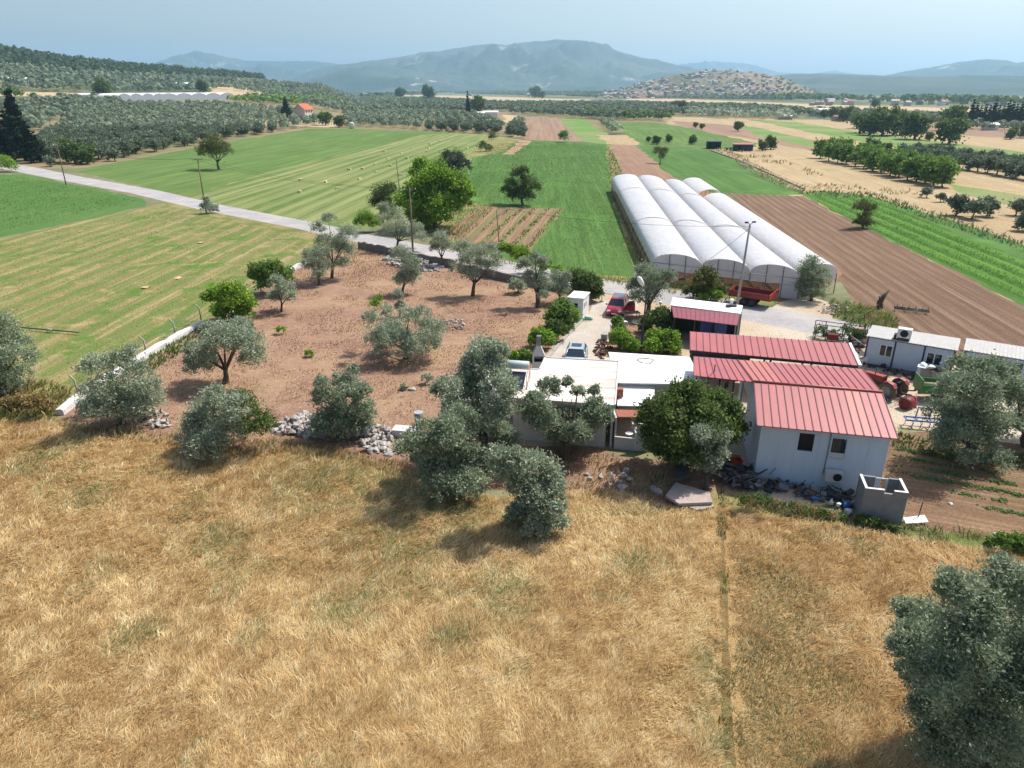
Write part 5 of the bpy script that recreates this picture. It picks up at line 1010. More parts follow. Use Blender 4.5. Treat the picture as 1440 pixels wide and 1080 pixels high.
mb = MB(); o = .08; mb.slab([tuple(V3(q0_ - gd * o - gdp * o, 2.3)), tuple(V3(q1_ + gd * o - gdp * o, 2.3)), tuple(V3(q1_ + gd * o + gdp * (gl + o), 2.3)), tuple(V3(q0_ - gd * o + gdp * (gl + o), 2.3))], .097); B(mb, 'roof', WHITE, GK)
window(GK, q0_, q1_, .55, 1.05, 1.2, 1.8, .02, WHITE, GLASS, 0); window(GK, q1_, q1_ + gdp * gl, .3, .7, 1.1, 1.75, .02, WHITE, GLASS, 0); window(GK, q1_, q1_ + gdp * gl, .95, 1.4, 1.1, 1.75, .02, WHITE, GLASS, 0)

# --- greenhouse of joined plastic tunnels
FR = [V3(at(u, v, 2.3), 0) for u, v in ((919, 369), (987, 376), (1055, 384), (1125, 392))]; BK = [V3(at(u, v, 2.3), 0) for u, v in ((860.5, 254), (897, 252), (934, 258), (965, 264))]
GH = thing('greenhouse', 'long greenhouse of four joined white plastic tunnels beside the ploughed field', 'greenhouse', V3((FR[0] + FR[3]) / 2, 0))
def tunnel(a, b, c, d, s0=0., s1=1., z0=2.3, rise=1.25, name='tunnel_roof', ns=None):
    """front a-b, back d-c; the film arches between the two gutters"""
    mb = MB(); L = ((d + c) / 2 - (a + b) / 2).length; ns = ns or int(L * (s1 - s0) / .5); na = 12
    for i in range(ns + 1):
        s = s0 + (s1 - s0) * i / ns; l, r_ = a.lerp(d, s), b.lerp(c, s); ph = abs(math.sin(s * L / 2.2 * math.pi)) ** .5; bulge = .055 * ph
        for j in range(na + 1):
            t = j / na; ang = math.pi * t; q = l.lerp(r_, .5 - .5 * math.cos(ang)); mb.v.append((q.x, q.y, z0 + (rise + bulge - .03) * math.sin(ang) ** .8))
    for i in range(ns):
        for j in range(na):
            k = i * (na + 1) + j; mb.f.append([k, k + 1, k + na + 2, k + na + 1]); mb.m.append(0); mb.sm.append(True)
    return B(mb, name, FILM, GH)
for i in range(3): tunnel(FR[i], FR[i + 1], BK[i + 1], BK[i])
F4, B4 = V3(at(1177, 384, 2.3), 0), V3(at(998, 262, 2.3), 0)
F3s, B3s = FR[3] + Vector((.25, .6, 0)), BK[3] + Vector((.25, 6, 0)); B4 = B4 + Vector((0, 6, 0))
tunnel(F3s, F4, B4, B3s, 0, .70); tunnel(F3s, F4, B4, B3s, .76, 1.0)
mb = MB()
for i in range(1, 4): a, b = FR[i], BK[i]; mb.tube([tuple(V3(a, 2.3)), tuple(V3(b, 2.3))], .09, 5)
for s_ in (.30, .71):
    for i in range(3): tunnel(FR[i], FR[i + 1], BK[i + 1], BK[i], s_, s_ + .02, 2.34, 1.3, 'film_overlap', 3)
B(mb, 'gutter', plain('rusty_gutter', P(150, 112, 104), .8, var=.2), GH)
def endfilm(a, b, zlo, name='end_film', rise=1.2, inset=.0):
    mb = MB(); na = 14; lo = [a.lerp(b, .5 - .5 * math.cos(math.pi * j / na)) for j in range(na + 1)]
    k = 0
    for j in range(na + 1): mb.v.append((lo[j].x, lo[j].y, zlo)); mb.v.append((lo[j].x, lo[j].y, 2.3 + rise * math.sin(math.pi * j / na) ** .8))
    for j in range(na): mb.f.append([2 * j, 2 * j + 2, 2 * j + 3, 2 * j + 1]); mb.m.append(0); mb.sm.append(False)
    return B(mb, name, FILM2, GH)
for i in range(3): endfilm(FR[i] + Vector((0, .05, 0)), FR[i + 1] + Vector((0, .05, 0)), 1.45)
endfilm(F3s, F4, 1.6); 
for i in range(3): endfilm(BK[i], BK[i + 1], .3)
mb = MB(); a, b = FR[2].lerp(FR[3], .63), FR[3]; wall(mb, a + Vector((0, -.04, 0)), b + Vector((0, -.04, 0)), 0, 1.9, .03); B(mb, 'door_panel', FILM, GH)
for i in range(3):
    for t in (0, .33, .66) + ((1,) if i == 2 else ()):
        mb = MB(); q = FR[i].lerp(FR[i + 1], t); ztop = 2.3 + (1.2 * math.sin(math.pi * (math.acos(1 - 2 * t) / math.pi)) ** .8 if 0 < t < 1 else 0); post(mb, q + Vector((0, -.03, 0)), 0, ztop, .04); B(mb, 'end_post', GREYM, GH)
mb = MB(); 
for z in (2.3, 1.5): mb.tube([tuple(V3(FR[0], z)), tuple(V3(FR[3], z))], .03, 5)
B(mb, 'cross_rail', GREYM, GH)
mb = MB()
SPM = plain('pale_side_post', P(200, 180, 160), .8)
for k in range(24): mb = MB(); post(mb, FR[0].lerp(BK[0], k / 23), 0, 2.3, .045); B(mb, 'side_post', SPM, GH)
mb = MB(); wall(mb, V3(FR[0], 0), V3(BK[0], 0), 1.7, 2.28, .02); B(mb, 'side_curtain', FILM2, GH)
mb = MB(); wall(mb, V3(FR[0], 0) + Vector((.1, .1, 0)), V3(BK[0], 0) + Vector((.1, 0, 0)), 0, .9, .03); B(mb, 'side_sheet', plain('dusty_brown_film', P(196, 158, 128), .8, var=.15), GH)
for k in range(20): mb = MB(); post(mb, F4.lerp(B4, k / 19), 0, 2.3, .045); B(mb, 'side_post', SPM, GH)
# beds inside
mb = MB()
for i in range(3):
    for t in (.3, .7):
        a, b = FR[i].lerp(FR[i + 1], t), BK[i].lerp(BK[i + 1], t); a = a.lerp(b, .03); b = a.lerp(b, .9); o = Vector((.4, 0, 0)); mb.hexa([tuple(V3(a - o, 0)), tuple(V3(a + o, 0)), tuple(V3(b + o, 0)), tuple(V3(b - o, 0))], [tuple(V3(a - o * .7, .25)), tuple(V3(a + o * .7, .25)), tuple(V3(b + o * .7, .25)), tuple(V3(b - o * .7, .25))])
B(mb, 'planting_bed', plain('bed_earth', P(170, 124, 88), .95, var=.2), GH)

# ------------------------------------------------------------------ vehicles and farm machines
def wheel(par, x, y, r, w_, rim=GREYM, tyre=RUBBER):
    mb = MB(); mb.tube([(x, y - w_ / 2, r), (x, y - w_ / 2 + .03, r), (x, y + w_ / 2 - .03, r), (x, y + w_ / 2, r)], [r * .86, r, r, r * .86], 20); wh = mb.build('wheel', tyre, par)
    mb = MB(); mb.tube([(x, y - w_ / 2 - .012, r), (x, y + w_ / 2 + .012, r)], r * .58, 14); mb.build('rim', rim, wh); return wh
def car(name, label, p, head, paint, L=4.3, W=1.78, H_=1.5, suv=False, door=False, sunroof=False):
    t = thing(name, label, 'car', p, math.atan2(head[1], head[0]))     # +x is the nose
    zb, belt = .22, .92 if not suv else 1.0; h = L / 2
    st = [(-h, .62, .45, .80), (-h + .12, .84, .28, belt), (-h + .8, .89, zb, belt + .02), (-.2, .89, zb, belt), (.9, .89, zb, belt - .02), (1.25, .87, zb, belt - .04), (h - .35, .82, .25, belt - .14), (h - .05, .68, .32, .66), (h, .55, .42, .58)]
    mb = MB(); n = 8
    for x, hw, z0, z1 in st:
        hw *= W / 1.78; m_ = z0 + (z1 - z0) * .45
        mb.v += [(x, -hw * .9, z0), (x, -hw, m_), (x, -hw * .97, z1 - .06), (x, -hw * .86, z1), (x, hw * .86, z1), (x, hw * .97, z1 - .06), (x, hw, m_), (x, hw * .9, z0)]
    for i in range(len(st) - 1):
        for j in range(n): a, b = i * n + j, i * n + (j + 1) % n; mb.f.append([a, b, b + n, a + n]); mb.m.append(0); mb.sm.append(j not in (2, 4) or True)
    mb.f += [list(range(n))[::-1], [len(mb.v) - n + j for j in range(n)]]; mb.m += [0, 0]; mb.sm += [False, False]
    mb.build('body', paint, t)
    w2 = W / 2; rz = H_; cx0, cx1, rx0, rx1 = (-h + (.12 if suv else .55)), 1.12, (-h + (.45 if suv else 1.05)), .38
    mb = MB(); mb.hexa([(cx0, -w2 * .88, belt - .02), (cx1, -w2 * .88, belt - .04), (cx1, w2 * .88, belt - .04), (cx0, w2 * .88, belt - .02)], [(rx0, -w2 * .70, rz - .06), (rx1, -w2 * .70, rz - .06), (rx1, w2 * .70, rz - .06), (rx0, w2 * .70, rz - .06)]); mb.build('windows', GLASS, t)
    mb = MB(); mb.hexa([(rx0 - .06, -w2 * .73, rz - .07), (rx1 + .07, -w2 * .73, rz - .07), (rx1 + .07, w2 * .73, rz - .07), (rx0 - .06, w2 * .73, rz - .07)], [(rx0 + .1, -w2 * .64, rz), (rx1 - .1, -w2 * .64, rz), (rx1 - .1, w2 * .64, rz), (rx0 + .1, w2 * .64, rz)]); mb.build('roof', paint, t)
    for s_ in (-1, 1):
        for (xa, xb) in ((cx1, rx1), (cx0, rx0)): mb = MB(); mb.tube([(xa, s_ * w2 * .885, belt - .02), (xb, s_ * w2 * .715, rz - .05)], .035, 6); mb.build('pillar', paint, t)
        mb = MB(); mb.tube([(-.35, s_ * w2 * .885, belt), (-.35, s_ * w2 * .715, rz - .05)], .03, 6); mb.build('pillar', paint, t)
        mb = MB(); mb.box(h - .16, h - .03, s_ * w2 * .62 - .16, s_ * w2 * .62 + .16, .62, .76); mb.build('headlight', WHITE, t)
        mb = MB(); mb.box(.95, 1.1, s_ * w2 * 1.06 - .09, s_ * w2 * 1.06 + .09, belt, belt + .14); mb.build('mirror', paint, t)
        mb = MB(); mb.box(-h - .015, -h + .13, s_ * w2 * .72 - .12, s_ * w2 * .72 + .12, .68, .84); mb.build('tail_light', MAROON, t)
        for x in (-h + .8, h - .85): wheel(t, x, s_ * (w2 - .1), .32, .2)
        if suv: mb = MB(); mb.tube([(rx0 + .05, s_ * w2 * .64, rz + .05), (rx1 - .1, s_ * w2 * .64, rz + .05)], .025, 5); mb.build('roof_rail', GREYM, t)
    mb = MB(); mb.box(h - .03, h + .012, -.5, .5, .36, .56); mb.build('grille', DARK, t)
    mb = MB(); mb.box(h + .015, h + .03, -.26, .26, .40, .51); mb.build('number_plate', WHITE, t)
    if sunroof: mb = MB(); mb.box(-.75, .1, -.42, .42, rz + .003, rz + .012); mb.build('sunroof', GLASS, t)
    if suv: mb = MB(); mb.box(rx0 + .12, rx1 - .12, -w2 * .55, w2 * .55, rz + .003, rz + .012); mb.build('roof_panel', plain('grey_roof_panel', P(120, 126, 140), .3), t)
    if door:
        dr = MB(); a = R(62); hx, hy = .95, w2 * 1.0; e = (hx - math.cos(a) * 1.05, hy + math.sin(a) * 1.05); nx, ny = math.sin(a) * .035, math.cos(a) * .035
        dr.hexa([(hx - nx, hy - ny, .3), (e[0] - nx, e[1] - ny, .3), (e[0] + nx, e[1] + ny, .3), (hx + nx, hy + ny, .3)], [(hx - nx, hy - ny, belt), (e[0] - nx, e[1] - ny, belt), (e[0] + nx, e[1] + ny, belt), (hx + nx, hy + ny, belt)])
        do = dr.build('open_door', paint, t); g = MB(); e2 = (hx - math.cos(a) * .95, hy + math.sin(a) * .95); h2 = (hx - math.cos(a) * .4, hy + math.sin(a) * .4)
        g.hexa([(hx - nx * .4, hy - ny * .4, belt + .003), (e[0] - nx * .4, e[1] - ny * .4, belt + .003), (e[0] + nx * .4, e[1] + ny * .4, belt + .003), (hx + nx * .4, hy + ny * .4, belt + .003)], [(h2[0] - nx * .4, h2[1] - ny * .4, rz - .1), (e2[0] - nx * .4, e2[1] - ny * .4, rz - .1), (e2[0] + nx * .4, e2[1] + ny * .4, rz - .1), (h2[0] + nx * .4, h2[1] + ny * .4, rz - .1)]); g.build('door_glass', GLASS, do)
    return t
car('car', 'red estate car with grey roof and one door open, beside the gate', V3(at(868, 439), 0), (-.30, -.95), carpaint('red_car_paint', (.52, .012, .05, 1)), 4.3, 1.8, 1.58, True, True)
sc_ = at(811, 489, 1.43); car('car', 'pale silver blue car with a dark sunroof parked on the drive behind the house', V3(sc_ + Vector((.0, .35, 0)), 0), (-.16, -.98), carpaint('silver_car_paint', (.50, .58, .62, 1), .5), 4.4, 1.78, 1.43, sunroof=True)
# tractor
ta, tb = V3(at(1262, 556), 0), V3(at(1232, 545), 0); th = (tb - ta).normalized()
TR = thing('tractor', 'old red tractor with big dusty rear wheels parked beside the warehouse', 'tractor', ta + Vector((th.y, -th.x, 0)) * -.75, math.atan2(th.y, th.x))
for s_ in (-1, 1): wheel(TR, 0, s_ * .72, .66, .36, plain('worn_rim', P(150, 140, 120), .8) if s_ < 0 else GREYM, DUSTY); wheel(TR, 1.95, s_ * .6, .36, .2, MAROON, DUSTY)
mb = MB(); mb.hexa([(.75, -.3, 1.0), (2.35, -.26, .98), (2.35, .26, .98), (.75, .3, 1.0)], [(.75, -.27, 1.42), (2.3, -.22, 1.32), (2.3, .22, 1.32), (.75, .27, 1.42)]); mb.build('bonnet', REDP, TR)
mb = MB(); mb.box(.3, 2.3, -.2, .2, .45, .995); mb.build('engine', DKMETAL, TR); mb = MB(); mb.box(-.35, .5, -.22, .22, .4, .9); mb.build('gearbox', DKMETAL, TR)
for s_ in (-1, 1):
    mb = MB(); pts = [(.55, .95), (.35, 1.25), (0, 1.4), (-.4, 1.3), (-.62, 1.05)]
    for (xa, za), (xb, zb_) in zip(pts, pts[1:]): mb.hexa([(xb, s_ * .72 - .2, zb_), (xa, s_ * .72 - .2, za), (xa, s_ * .72 + .2, za), (xb, s_ * .72 + .2, zb_)], [(xb, s_ * .72 - .2, zb_ + .03), (xa, s_ * .72 - .2, za + .03), (xa, s_ * .72 + .2, za + .03), (xb, s_ * .72 + .2, zb_ + .03)])
    mb.build('mudguard', REDP, TR)
mb = MB(); mb.box(-.35, .05, -.22, .22, .95, 1.05); mb.box(-.4, -.33, -.22, .22, 1.053, 1.35); mb.build('seat', DARK, TR)
mb = MB(); mb.tube([(.72, 0, 1.42), (.5, 0, 1.62)], .025, 5); mb.tube([(.5 + .18 * math.cos(a) * .4, .2 * math.sin(a), 1.62 + .18 * math.cos(a)) for a in np.linspace(0, 6.28, 14)], .018, 5); mb.build('steering_wheel', DARK, TR)
mb = MB(); mb.tube([(1.5, .1, 1.35), (1.5, .1, 1.85)], .035, 6); mb.build('exhaust', DKMETAL, TR); mb = MB(); mb.tube([(-.5, 0, .7), (-1.1, 0, .55)], .05, 5); mb.tube([(-.5, -.35, .6), (-1.1, -.4, .45)], .035, 5); mb.tube([(-.5, .35, .6), (-1.1, .4, .45)], .035, 5); mb.build('linkage', DKMETAL, TR)
mb = MB(); mb.box(2.353, 2.4, -.2, .2, .7, 1.25); mb.build('radiator_grille', DARK, TR)
def trailer(label, A, Bp, Wd, zb, hs, mat, inner, wheels, gate=None, name='trailer'):
    d = (Bp - A).normalized(); L = (Bp - A).length; t = thing(name, label, 'trailer', A + d * L / 2 + Vector((-d.y, d.x, 0)) * Wd / 2, math.atan2(d.y, d.x)); h, w2 = L / 2, Wd / 2
    mb = MB(); mb.box(-h, h, -w2, w2, zb - .08, zb); mb.build('floor', inner, t)
    for s_ in (-1, 1): mb = MB(); mb.box(-h, h, s_ * w2 - .025, s_ * w2 + .025, zb + .003, zb + hs); mb.box(-h, h, s_ * w2 - .035, s_ * w2 + .035, zb + hs * .55, zb + hs * .62); mb.build('side_board', mat, t)
    mb = MB(); mb.box(-h, -h + .05, -w2 + .04, w2 - .04, zb + .003, zb + hs); mb.build('end_board', mat, t)
    mb = MB(); mb.box(h - .05, h, -w2 + .04, w2 - .04, zb + .003, zb + hs); mb.build('end_board', gate or mat, t)
    mb = MB(); mb.box(-h, h, -.4, -.3, zb - .24, zb - .083); mb.box(-h, h, .3, .4, zb - .24, zb - .083); mb.build('chassis', DKMETAL, t)
    for x in wheels:
        for s_ in (-1, 1): wheel(t, x * h, s_ * (w2 - .15), .42, .24, DKMETAL, RUBBER)
    return t, h, w2
rA, rB = V3(at(1023, 427), 0), V3(at(1080, 436), 0)
rt, rh_, rw_ = trailer('long red farm trailer with dark load bed beside the greenhouse', rA, rB, 2.0, .95, .6, REDP, DARK, (-.25, .15), ORANGE)
mb = MB()
for y in (-.8, 0, .8): mb.tube([(rh_ + .05, y, .9), (rh_ + .35, y, 2.0)], .04, 5)
mb.tube([(rh_ + .3, -.85, 1.85), (rh_ + .3, .85, 1.85)], .04, 5); mb.tube([(rh_ + .18, -.85, 1.4), (rh_ + .18, .85, 1.4)], .04, 5); mb.build('raised_tailgate', ORANGE, rt)
gA, gB = V3(at(1291, 566), 0), V3(at(1350, 570), 0)
gt_, gh_, gw_ = trailer('green trailer with a pale inside, half under the massive olive', gA, gB, 1.6, .75, .62, GREENP, BEIGE, (.1,))
mb = MB(); mb.box(-gh_ - .003, -gh_ + .07, -gw_ - .03, gw_ + .03, .7, 1.75); mb.build('headboard', GREENP, gt_); mb = MB(); mb.tube([(-gh_, 0, .6), (-gh_ - 1.2, 0, .5)], .05, 6); mb.tube([(-gh_ - .9, 0, .5), (-gh_ - .9, 0, 1.0)], .04, 5); mb.build('drawbar', DKMETAL, gt_)
mb = MB(); mb.tube([(-gh_ + .15, .25, 1.0), (gh_ - .1, .25, 1.0)], .22, 12); props(mb.build('roll', BEIGE, gt_))
# blue cultivator
cu = V3(at(1296, 600), 0); CU = thing('cultivator', 'bright blue field cultivator with red tined frame, standing beside the warehouse', 'cultivator', cu, R(-12))
mb = MB()
for y in (-.35, .25): mb.box(-1.15, 1.15, y - .045, y + .045, .5, .59)
for x in (-1.1, -.45, .45, 1.1): mb.box(x - .04, x + .04, -.303, .203, .505, .585)
for x in (-.42, .42): mb.tube([(x, .25, .59), (x, .1, 1.35)], .045, 5)
mb.tube([(-.46, .1, 1.33), (.46, .1, 1.33)], .045, 5); mb.build('frame', BLUEP, CU)
for i in range(9):
    x = -1.05 + i * .262; y = -.35 if i % 2 else .25; mb = MB(); mb.tube([(x, y, .5), (x, y - .22, .42), (x, y - .2, .15), (x, y, -.02)], .022, 5); mb.build('tine', REDP if i % 3 == 0 else BLUEP, CU)
# red drum implement and pink red plough
dm = V3(at(1274, 574), 0); DM = thing('seed_drum', 'small maroon drum shaped implement lying on the dirt behind the tractor', 'farm implement', dm, R(30))
mb = MB(); mb.tube([(-.4, 0, .42), (.4, 0, .42)], .4, 16); mb.build('drum', MAROON, DM); mb = MB(); mb.tube([(-.6, -.35, .2), (.6, -.35, .2)], .03, 5); mb.tube([(-.45, 0, .42), (-.45, .7, .5), (.45, .7, .5), (.45, 0, .42)], .03, 5); mb.build('frame', REDP, DM)
pl = V3(at(1288, 572), 0); PL = thing('plough', 'pinkish red plough share standing between drum and green trailer', 'plough', pl, R(60))
mb = MB(); mb.hexa([(-.3, -.05, 0), (.3, -.05, .1), (.3, .02, .1), (-.3, .02, 0)], [(-.1, .12, .75), (.42, .12, .85), (.42, .18, .85), (-.1, .18, .75)]); mb.build('share', plain('pink_red_paint', P(208, 84, 100), .5), PL); mb = MB(); mb.tube([(0, .1, .5), (.1, .5, .8), (.1, 1.1, .75)], .05, 5); mb.build('beam', MAROON, PL)
bi = V3(at(1246, 566), 0); BI = thing('harrow', 'small blue harrow against the warehouse edge', 'farm implement', bi, R(70)); mb = MB(); mb.tube([(-.5, 0, .35), (.5, 0, .35)], .04, 5); mb.tube([(-.5, .3, .35), (.5, .3, .35)], .04, 5); mb.tube([(0, 0, .35), (0, .15, .8)], .035, 5); mb.build('frame', BLUEP, BI)
for x in (-.4, 0, .4): mb = MB(); mb.tube([(x, .15, .35), (x, .15, 0)], .025, 5); mb.build('tine', BLUEP, BI)
sp2 = V3(at(1275, 440), 0); SPR = thing('spike_harrow', 'rusty spiked harrow lying on the ploughed field above the cabins', 'harrow', V3(at(1281, 439), 0), R(-25)); mb = MB()
for y in (-.4, 0, .4): mb.tube([(-1.6, y, .3), (1.6, y, .3)], .05, 5)
for x in (-1.4, -.5, .5, 1.4): mb.tube([(x, -.4, .3), (x, .4, .3)], .05, 5)
mb.build('frame', DKMETAL, SPR)
for x in (-1.4, -.9, -.3, .3, .9, 1.4): mb = MB(); mb.tube([(x, 0, .3), (x + .1, .1, .7)], .03, 5); mb.build('tine', DKMETAL, SPR)

# ------------------------------------------------------------------ poles, lamps, wires
def pole(label, base, h, lean=(0, 0), r=.13, mat=WOOD, arms=1, group='utility poles along the road', name='utility_pole'):
    b = V3(at(*base), 0); t = thing(name, label, 'utility pole', b, R(20), group); mb = MB(); mb.tube([(0, 0, -.2), (lean[0], lean[1], h)], [r, r * .65], 8); mb.build('pole', mat, t)
    if arms:
        mb = MB(); mb.box(-.85, .85, -.05, .05, h - .35, h - .25); mb.build('crossarm', DKMETAL, t)
        for x in (-.75, 0, .75): mb = MB(); mb.tube([(x + lean[0], 0, h - .247), (x + lean[0], 0, h - .05)], .045, 6); mb.build('insulator', WHITE, t)
    return b, h
P1 = pole('wooden utility pole with a crossarm beside the far bend of the road', (93, 260), 9.0)
P2 = pole('utility pole rising from the pale shrub beside the road', (290, 299), 9.6)
P3 = pole('tall utility pole in front of the grey stone heap', (581, 360), 9.0, r=.15)
P4 = pole('thin leaning pole without crossarm beside the walnut tree', (563, 278), 8, (-.4, 0), .1, arms=0)
P5 = pole('thin dark pole without crossarm beyond the vegetable plot', (702, 340), 4.6, (-.4, 0), .07, DKMETAL, arms=0)
P6 = pole('concrete street pole with twin lamp heads in front of the red trailer', (1036, 433), 8.6, (.35, 0), .15, CONC, arms=0, group=None, name='street_lamp')
lt = V3(at(1036, 433), 0); L6 = [o for o in COL.objects if o.name.startswith('street_lamp')][-1]; L6['category'] = 'street lamp'
for s_ in (-1, 1): mb = MB(); mb.tube([(.35, 0, 8.55), (.35 + s_ * .35, 0, 8.75)], .03, 5); mb.bbox((.35 + s_ * .45, 0, 8.78), (.35, .16, .14)); mb.build('lamp_head', DARK, L6)
lb = V3(at(901, 497), 0); LP = thing('street_lamp', 'slim dark lamp post with one big white lamp head behind the metal roof', 'street lamp', lb, 0)
mb = MB(); mb.tube([(0, 0, 0), (.12, 0, 5.2), (.1, 0, 5.5), (-.25, -.05, 6.0)], [.09, .06, .05, .04], 8); mb.build('pole', DKMETAL, LP)
mb = MB(); mb.tube([(-.2, -.04, 5.95), (-.35, -.06, 6.2), (-.6, -.1, 6.6), (-.7, -.12, 6.75)], [.1, .19, .2, .08], 10); mb.build('lamp_head', WHITE, LP)
def wire(a, b, sag, label):
    mb = MB(); pts = [a.lerp(b, t) - Vector((0, 0, sag * 4 * t * (1 - t))) for t in np.linspace(0, 1, 14)]; mb.tube([tuple(q) for q in pts], .02, 4); props(mb.build('power_line', DKMETAL), label, 'power line')
def ptop(P_, x): b, h = P_; a = R(20); return b + Vector((math.cos(a) * x, math.sin(a) * x, h - .06))
for x in (-.75, .75):
    sd = 'upper' if x > 0 else 'lower'
    wire(ptop(P1, x), ptop(P2, x), 1.2, sd + ' cable between the leftmost roadside pole and the pole in the shrub')
    wire(ptop(P2, x), ptop(P3, x), 1.2, sd + ' cable between the pole in the shrub and the tall pole')
wire(ptop(P3, .75), P6[0] + Vector((.35, 0, 8.4)), 1.4, 'long cable from the tall pole to the twin headed street pole')
wire(P6[0] + Vector((.35, 0, 8.3)), lb + Vector((.12, 0, 5.3)), .6, 'short cable between the two street lamps')
mb = MB(); mb.tube([tuple(V3(at(885, 500), 2.9)), tuple(lb + Vector((.05, 0, 2.6)))], .03, 5); props(mb.build('pipe', GREYM), 'slanting pale pipe leaning on the slim lamp post', 'pipe')

# ------------------------------------------------------------------ walls and fences
def stonewall(name, label, px, w_, h, mat, seed, cap=True):
    pts = [V3(at(*q), 0) for q in px]; rr = random.Random(seed); mb = MB(); L = [];
    P_ = []
    for a, b in zip(pts, pts[1:]):
        k = max(2, int((b - a).length / .7)); P_ += [a.lerp(b, i / k) for i in range(k)]
    P_.append(pts[-1]); n = len(P_)
    for i, p in enumerate(P_):
        d = (P_[min(i + 1, n - 1)] - P_[max(i - 1, 0)]).normalized(); nn = Vector((-d.y, d.x, 0)); j = lambda s: rr.uniform(-s, s); hh_ = h * (1 + j(.13))
        for (o, z) in ((-w_ / 2 * (1.1 + j(.15)), -.1), (-w_ / 2 * (1 + j(.15)), hh_ * .8), (-w_ / 2 * .7, hh_), (w_ / 2 * .7, hh_ * (1 + j(.05))), (w_ / 2 * (1 + j(.15)), hh_ * .8), (w_ / 2 * 1.1, -.1)): q = p + nn * o; mb.v.append((q.x, q.y, z))
    for i in range(n - 1):
        for k in range(5): a = i * 6 + k; mb.f.append([a, a + 1, a + 7, a + 6]); mb.m.append(0); mb.sm.append(False)
    mb.f += [[0, 1, 2, 3, 4, 5], [(n - 1) * 6 + k for k in (5, 4, 3, 2, 1, 0)]]; mb.m += [0, 0]; mb.sm += [False, False]
    return props(mb.build(name, mat), label, 'wall')
LIME = plain('whitewashed_stone', P(236, 232, 228, .8), .95, var=.12, scale=3, bump=.8)
stonewall('stone_wall', 'low whitewashed stone wall running from the dry grass up to the green bushes', [(84, 584), (125, 553), (150, 537), (210, 500), (260, 470), (285, 457)], .55, .5, LIME, 1)
stonewall('stone_wall', 'short white stretch of stone wall near the layered olive by the road', [(398, 388), (418, 377), (434, 371)], .5, .5, LIME, 2)
DSTONE = plain('weathered_stone', P(150, 142, 132), .95, var=.25, scale=3, bump=.8)
stonewall('stone_wall', 'grey stone wall along the road below the walnut tree', [(505, 349), (545, 358), (600, 370), (640, 377)], .4, 1.0, DSTONE, 3)
stonewall('stone_wall', 'grey stone wall along the road behind the middle orchard olives', [(650, 382), (700, 393), (760, 405), (800, 412), (838, 420)], .4, 1.0, DSTONE, 4)
stonewall('kerb_wall', 'thin pale kerb along the left side of the concrete drive', [(822, 447), (800, 470), (780, 492), (762, 515)], .25, .18, CONC, 5)
stonewall('garden_wall', 'rough pale stone wall at the field edge behind the sheds', [(1000, 212), (1040, 226), (1090, 248), (1130, 266)], .6, .35, plain('pale_field_stone', P(196, 180, 156), .95, var=.3, scale=2, bump=.8), 6)
def fence(label, px, hgt, sp, mat, mesh=True, bent=True, group=None):
    pts = [V3(at(*q), 0) for q in px]; t = thing('wire_fence', label, 'fence', pts[0], 0, group); L0 = pts[0]
    for a, b in zip(pts, pts[1:]):
        k = max(1, int((b - a).length / sp)); d = (b - a).normalized(); nn = Vector((-d.y, d.x, 0))
        for i in range(k + (b is pts[-1])):
            p = a.lerp(b, i / k) - L0; mb = MB(); q = [tuple(p + Vector((0, 0, -.1))), tuple(p + Vector((0, 0, hgt)))] + ([tuple(p + nn * .35 + Vector((0, 0, hgt + .35)))] if bent else []); mb.tube(q, .07, 5); mb.build('post', mat, t)
        for z in ((hgt * .25, hgt * .5, hgt * .75, hgt * .97) if mesh else (hgt * .9,)):
            mb = MB(); mb.tube([tuple(a - L0 + Vector((0, 0, z))), tuple(b - L0 + Vector((0, 0, z)))], .012, 4); mb.build('wire', GREYM, t)
    return t
fence('wire fence on bent concrete posts along the whitewashed stone wall', [(110, 556), (206, 498), (283, 450)], 1.25, 4.4, CONC)
fence('wire fence with pale posts between orchard and mown field, beyond the green bushes', [(345, 418), (400, 388), (432, 368)], 1.2, 6, CONC)
fence('wire fence with bent posts behind the bright green crop at the right edge', [(1380, 332), (1440, 352), (1520, 380)], 1.4, 3.6, CONC)
gp = V3(at(846, 424), 0); GPO = thing('gate_post', 'slim white gate post standing at the top of the drive', 'gate post', gp); mb = MB(); mb.tube([(0, 0, 0), (0, 0, 1.9)], .06, 8); mb.build('post', WHITE, GPO); mb = MB(); mb.box(-.18, .18, -.18, .18, 0, .12); mb.build('foot', CONC, GPO)

# ------------------------------------------------------------------ stones, rubble, scrap
def heap(name, label, cat, px, n, r, seed, mat=ROCK, hmax=.6):
    rr = random.Random(seed); mb = MB(); P_ = [V3(at(*q), 0) for q in px]; c = sum(P_, Vector()) / len(P_)
    xs = [p.x for p in P_]; ys = [p.y for p in P_]; k = 0
    while k < n:
        x, y = rr.uniform(min(xs), max(xs)), rr.uniform(min(ys), max(ys))
        if not inpoly(np.array([x]), np.array([y]), [(p.x, p.y) for p in P_])[0]: continue
        f = max(0, 1 - ((x - c.x) / (max(xs) - min(xs)) * 2) ** 2 - ((y - c.y) / (max(ys) - min(ys)) * 2) ** 2)
        mb.rock((x, y, rr.uniform(0, hmax) * f + .05), r * rr.uniform(.5, 1.4), rr.random() * 999, flat=.75); k += 1
    return props(mb.build(name, mat), label, None, None, 'stuff')
heap('rubble_heap', '', '', [(388, 596), (420, 584), (455, 590), (470, 600), (455, 618), (410, 614), (384, 608)], 170, .24, 11)
heap('rubble_heap', '', '', [(500, 600), (530, 598), (552, 612), (548, 640), (520, 642), (508, 625), (490, 608)], 120, .22, 12)
heap('rubble_heap', '', '', [(190, 583), (212, 578), (240, 590), (250, 600), (215, 604), (192, 596)], 60, .2, 13)
